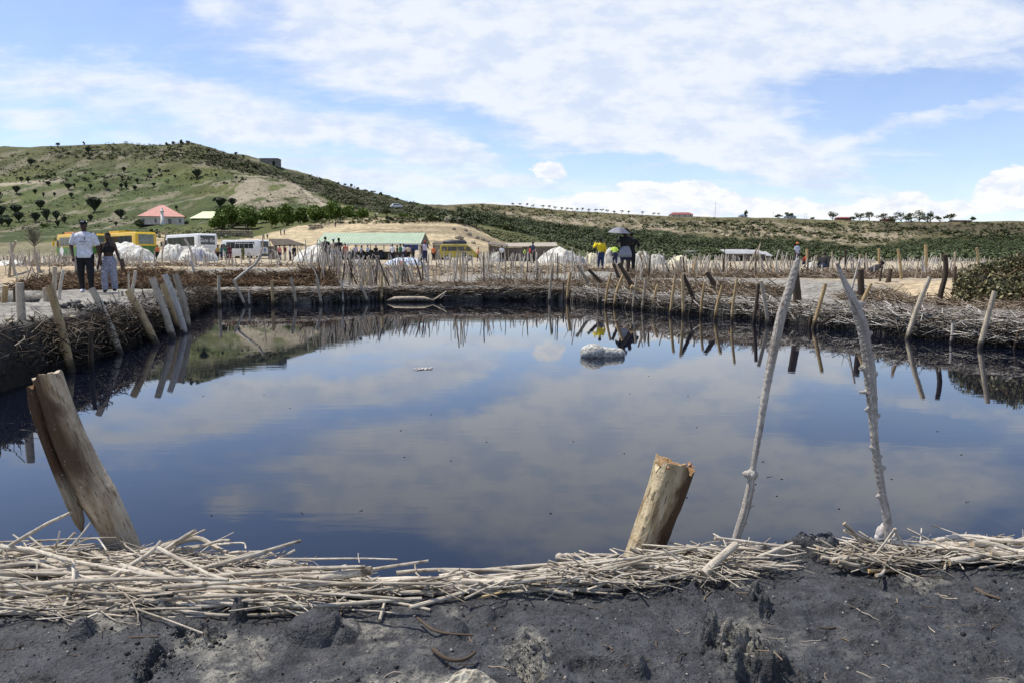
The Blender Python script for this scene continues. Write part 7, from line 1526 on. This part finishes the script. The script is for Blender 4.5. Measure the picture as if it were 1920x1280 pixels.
D = 36; z = W(1125, 513, D).z; z = min(gz(W(1125, 492, D).x, D), z + .12)
person((W(1126, 492, D).x, D, z), W(1126, 446, D).z - z, rad(176), 'person in a bright yellow long sleeved top and blue jeans seen from behind', ('long', 'cloth_yellow'), ('trousers', 'jeans'), 'short', arms=(((.045, -.03, -.16), (.03, -.08, -.30)), ((.095, -.05, -.10), (.065, -.14, .055)))[::1] if False else (((-.05, -.02, -.165), (-.02, -.08, -.29)), ((.10, -.04, -.085), (.055, -.13, .045))), vox=.011, fem=True, hands=True)
D = 33; z = min(gz(W(1174, 492, D).x, D), W(1174, 506, D).z + .12); hU = W(1172, 430, D).z - z
person((W(1172, 492, D).x, D, z), hU, rad(185), 'woman with big curly hair and a grey jacket round her waist under the umbrella', ('tee', 'cloth_black'), ('shorts', 'cloth_navy'), 'afro', arms=(((-.06, -.03, -.12), (-.06, -.13, -.02)), ((.07, -.02, -.12), (.03, -.12, -.05))), vox=.011, fem=True, bulk=1.12, hands=True)
p0 = Vector((W(1172, 492, D).x, D, z)); g = Geo().loft([(0, 0, .37 * hU, .150 * hU, .10 * hU), (0, 0, .46 * hU, .145 * hU, .105 * hU), (0, 0, .56 * hU, .110 * hU, .085 * hU), (0, 0, .62 * hU, .085 * hU, .07 * hU)], 26)
o = g.build('tied_jacket', MAT['cloth_grey']); o.location = p0 + Vector((0, -.005, 0)); tag(o, 'grey jacket tied round the waist of the woman under the umbrella', 'jacket')
person((W(1183, 492, 33.9).x, 33.9, z - .02), hU * .97, rad(160), 'dark clothed companion pressed close behind the woman under the umbrella', ('long', 'cloth_black'), ('trousers', 'cloth_black'), 'short', arms=(((-.08, -.02, -.12), (-.02, -.10, -.16)), ((.05, -.02, -.16), (.02, -.10, -.22))), vox=.013)
pu = W(1160, 437, 32.9); t_ = empty('umbrella', pu, 0, 'open dark grey umbrella held above the curly haired woman', 'umbrella'); t_.rotation_euler = (rad(4), rad(3), 0); g = Geo(); R_ = .47; n = 8
for i in range(n * 4):
    a0, a1 = i * math.pi / (n * 2), (i + 1) * math.pi / (n * 2)
    prev = None
    for f in (0, .25, .5, .75, 1):
        sc0 = 1 - .05 * abs(math.sin(a0 * n / 2)) * f; sc1 = 1 - .05 * abs(math.sin(a1 * n / 2)) * f; zz_ = .235 * (1 - f ** 1.9); c0 = (R_ * f * sc0 * math.cos(a0), R_ * f * sc0 * math.sin(a0), zz_); c1 = (R_ * f * sc1 * math.cos(a1), R_ * f * sc1 * math.sin(a1), zz_)
        if prev: g.quad(prev[0], prev[1], c1, c0, tint=(i // 4) % 2)
        prev = (c0, c1)
mat_plain('umbrella_cloth', (.12, .12, .15), (.20, .20, .24), .6, 3); g.build('canopy', MAT['umbrella_cloth'], t_)
Geo().tubes([[(0, 0, .28), (.02, 0, -.2), (.08, .02, -.62)]], [[.008, .008, .008]], 6).build('shaft', MAT['steel'], t_); Geo().tubes([[(.08, .02, -.60), (.09, .02, -.70)]], [[.014, .014]], 8).build('handle', MAT['rubber'], t_)

G3 = 49
person(stand(611, G3), 1.78, rad(180), 'person all in black with arm out, left of the three standing in the thicket', ('tee', 'cloth_black'), ('trousers', 'cloth_black'), 'short', arms=(((-.08, 0, -.14), (-.14, -.02, -.22)), ((.03, 0, -.18), (.02, -.02, -.34))), vox=.016)
person(stand(626, G3), 1.70, rad(180), 'person in a white cap and pale top between two people in black', ('tee', 'cloth_cream'), ('trousers', 'cloth_grey'), 'cap', 'cloth_white', vox=.016)
person(stand(636, G3 - .5), 1.70, rad(170), 'person in a dark top, right of the three standing in the thicket', ('tank', 'cloth_black'), ('trousers', 'cloth_navy'), 'short', arms=(((-.06, 0, -.15), (-.02, -.08, -.22)), ((.06, 0, -.15), (.02, -.08, -.24))), vox=.016)
person(stand(797, 62), 1.76, rad(182), 'person in a red cap and lilac tank top by the right end of the pavilion', ('tank', 'cloth_lilac'), ('trousers', 'cloth_navy'), 'cap', 'cloth_red', vox=.018, arms=(((-.05, 0, -.15), (.0, -.10, -.10)), ((.05, 0, -.15), (.0, -.10, -.10))))
person(stand(999, 66), 1.80, rad(120), 'man in a dark wide brimmed hat and navy shirt left of the big white heap', ('tee', 'cloth_navy'), ('trousers', 'cloth_black'), 'hat', 'cloth_black', vox=.018)
person(stand(994, 68), 1.5, rad(100), 'person in red partly hidden behind the man in the brimmed hat', ('tee', 'cloth_red'), ('trousers', 'cloth_black'), 'short', vox=.02)
person(stand(941, 78), 1.68, rad(200), 'person in a white shirt and black trousers in front of the plank hut', ('tee', 'cloth_white'), ('trousers', 'cloth_black'), 'short', vox=.02)
person(stand(982, 82), 1.55, rad(90), 'person in a lime yellow vest among the stakes', ('tank', 'cloth_lime'), ('trousers', 'cloth_black'), 'short', vox=.02, bend=rad(18))
person(stand(897, 96), 1.66, rad(-80), 'walker in an orange top right of the yellow van', ('tee', 'cloth_orange'), ('trousers', 'cloth_black'), 'short', vox=.02, legs=(((-.008, -.07, -.235), (-.012, -.05, -.47)), ((.008, .03, -.245), (.012, .12, -.45))))
seat = ((((-.01, -.22, -.02), (-.01, -.23, -.24))), (((.01, -.22, -.02), (.01, -.23, -.24))))
person(stand(871, 84), 1.72, rad(60), 'person in dark blue sitting on a white plastic chair before the yellow van', ('tee', 'cloth_navy'), ('trousers', 'cloth_cream'), 'short', vox=.02, legs=seat, drop=.24)
p = stand(871, 84); t_ = empty('plastic_chair', p, rad(60), 'white plastic chair under the seated person before the van', 'chair')
Geo().box(-.25, .25, -.25, .25, .38, .43).build('seat', MAT['paint_white'], t_, smooth=False); Geo().box(-.25, .25, .21, .26, .43, .85).build('backrest', MAT['paint_white'], t_, smooth=False)
for a in (-1, 1):
    for b_ in (-1, 1): Geo().box(a * .22 - .03, a * .22 + .03, b_ * .22 - .03, b_ * .22 + .03, 0, .38).build('leg', MAT['paint_white'], t_, smooth=False)
person(stand(1153, 52), 1.60, rad(190), 'person in a lime shirt bending down between the yellow shirt and the umbrella', ('tee', 'cloth_lime'), ('trousers', 'cloth_navy'), 'short', vox=.018, bend=rad(30))
person(stand(1494, 60), 1.66, rad(10), 'woman with a colourful head wrap and blue white top behind the driftwood pole', ('tee', 'cloth_floral'), ('skirt', 'cloth_navy'), 'wrap', 'cloth_orange', vox=.018, fem=True)
cr = (((-.05, -.20, .03), (-.05, -.06, -.16)), ((.05, -.20, .03), (.05, -.06, -.16)))
person(stand(1508, 50), 1.62, rad(40), 'person in a red shirt crouching behind the top of the driftwood pole', ('tee', 'cloth_red'), ('trousers', 'cloth_navy'), 'short', vox=.018, legs=cr, drop=.33, bend=rad(25))
person(stand(1544, 38), 1.62, rad(150), 'dark clothed person crouching between the two driftwood poles', ('long', 'cloth_black'), ('trousers', 'cloth_navy'), 'short', vox=.015, legs=cr, drop=.33, bend=rad(30))
person(stand(1630, 30), 1.55, rad(100), 'dark clothed worker bent double in the pit right of the knobbly pole', ('long', 'cloth_black'), ('trousers', 'cloth_black'), 'short', vox=.015, legs=cr, drop=.36, bend=rad(55)).location.z -= .15
crowd = [(648, 80, 'cloth_red', 'cloth_maroon', 'person in red at the left end of the pavilion'), (667, 90, 'cloth_lilac', 'cloth_black', 'person in lilac under the left half of the pavilion roof'), (678, 92, 'cloth_grey', 'cloth_black', 'person in grey under the left half of the pavilion roof'), (690, 88, 'cloth_floral', 'cloth_black', 'person in a blue white shirt under the middle of the pavilion'),
         (705, 93, 'cloth_black', 'cloth_black', 'person in black under the middle of the pavilion'), (736, 82, 'cloth_white', 'cloth_black', 'person in a white shirt before the right half of the pavilion'), (745, 84, 'cloth_black', 'cloth_black', 'person in black beside the white shirted one at the pavilion'), (751, 81, 'cloth_green', 'cloth_black', 'person in green before the right half of the pavilion'),
         (757, 82, 'cloth_white', 'cloth_navy', 'second white shirted person right of the one in green'), (762, 85, 'cloth_pink', 'cloth_black', 'person in pink under the navy cloth'), (766, 82, 'cloth_cream', 'cloth_black', 'person in cream under the navy cloth'), (775, 88, 'cloth_navy', 'cloth_black', 'person in navy at the right end under the pavilion'), (813, 88, 'cloth_orange', 'cloth_black', 'small person in orange beside the lean-to hut')]
q = np.random.default_rng(4)
for px, D, a, b_, lab in crowd: person(stand(px, D), float(q.uniform(1.58, 1.78)), rad(float(q.uniform(-180, 180))), lab, ('tee', a), ('trousers', b_), 'short', vox=.024)
for px, D, a, b_, lab in [(409, 88, 'cloth_tan', 'cloth_black', 'person in a tan shirt at the rear corner of the white coach'), (416, 90, 'cloth_teal', 'cloth_navy', 'person in teal by the front of the white minibus'), (424, 92, 'cloth_green', 'cloth_black', 'person in dark green by the front of the white minibus'), (431, 90, 'cloth_maroon', 'cloth_maroon', 'person in maroon beside the white minibus'),
                          (456, 92, 'cloth_olive', 'cloth_olive', 'person in olive leaning by the wheel of the white minibus'), (525, 86, 'cloth_pink', 'cloth_navy', 'person in pinkish red under the dark shelter'), (535, 84, 'cloth_maroon', 'cloth_cream', 'person in a maroon top under the dark shelter'), (544, 82, 'cloth_white', 'cloth_navy', 'person in a white shirt at the edge of the dark shelter'), (552, 84, 'cloth_black', 'cloth_black', 'person in black right of the white shirt by the shelter'),
                          (296, 84, 'cloth_orange', 'cloth_black', 'person in orange between the yellow coach and the white heap')]:
    person(stand(px, D), float(q.uniform(1.6, 1.78)), rad(float(q.uniform(-180, 180))), lab, ('tee', a), ('trousers', b_), 'short', vox=.024)
for px, py, h, a, b_, be, lab in [(707, 412, 13, 'cloth_white', 'cloth_black', 70, 'person in white bending over on top of the sandy mound'), (632, 427, 12, 'cloth_navy', 'cloth_black', 0, 'walker in dark blue climbing the sandy mound above the pavilion'), (641, 420, 10, 'cloth_black', 'cloth_grey', 0, 'smaller walker higher up the sandy mound'), (530, 443, 11, 'cloth_green', 'cloth_black', 0, 'walker in green on the sandy slope above the shelter'),
                              (537, 441, 13, 'cloth_floral', 'cloth_navy', 0, 'walker in blue on the sandy slope above the shelter'), (499, 449, 9, 'cloth_black', 'cloth_black', 0, 'dark figure walking above the minibus roof'), (505, 449, 9, 'cloth_teal', 'cloth_black', 0, 'figure in pale teal walking above the minibus roof')]:
    p_ = hits([px], [py])[0]; person(tuple(p_), h * p_[1] / F * (1.25 if be else 1.06), rad(float(q.uniform(-180, 180)) if not be else 90), lab, ('tee', a), ('trousers', b_), 'short', vox=.03, bend=rad(be))
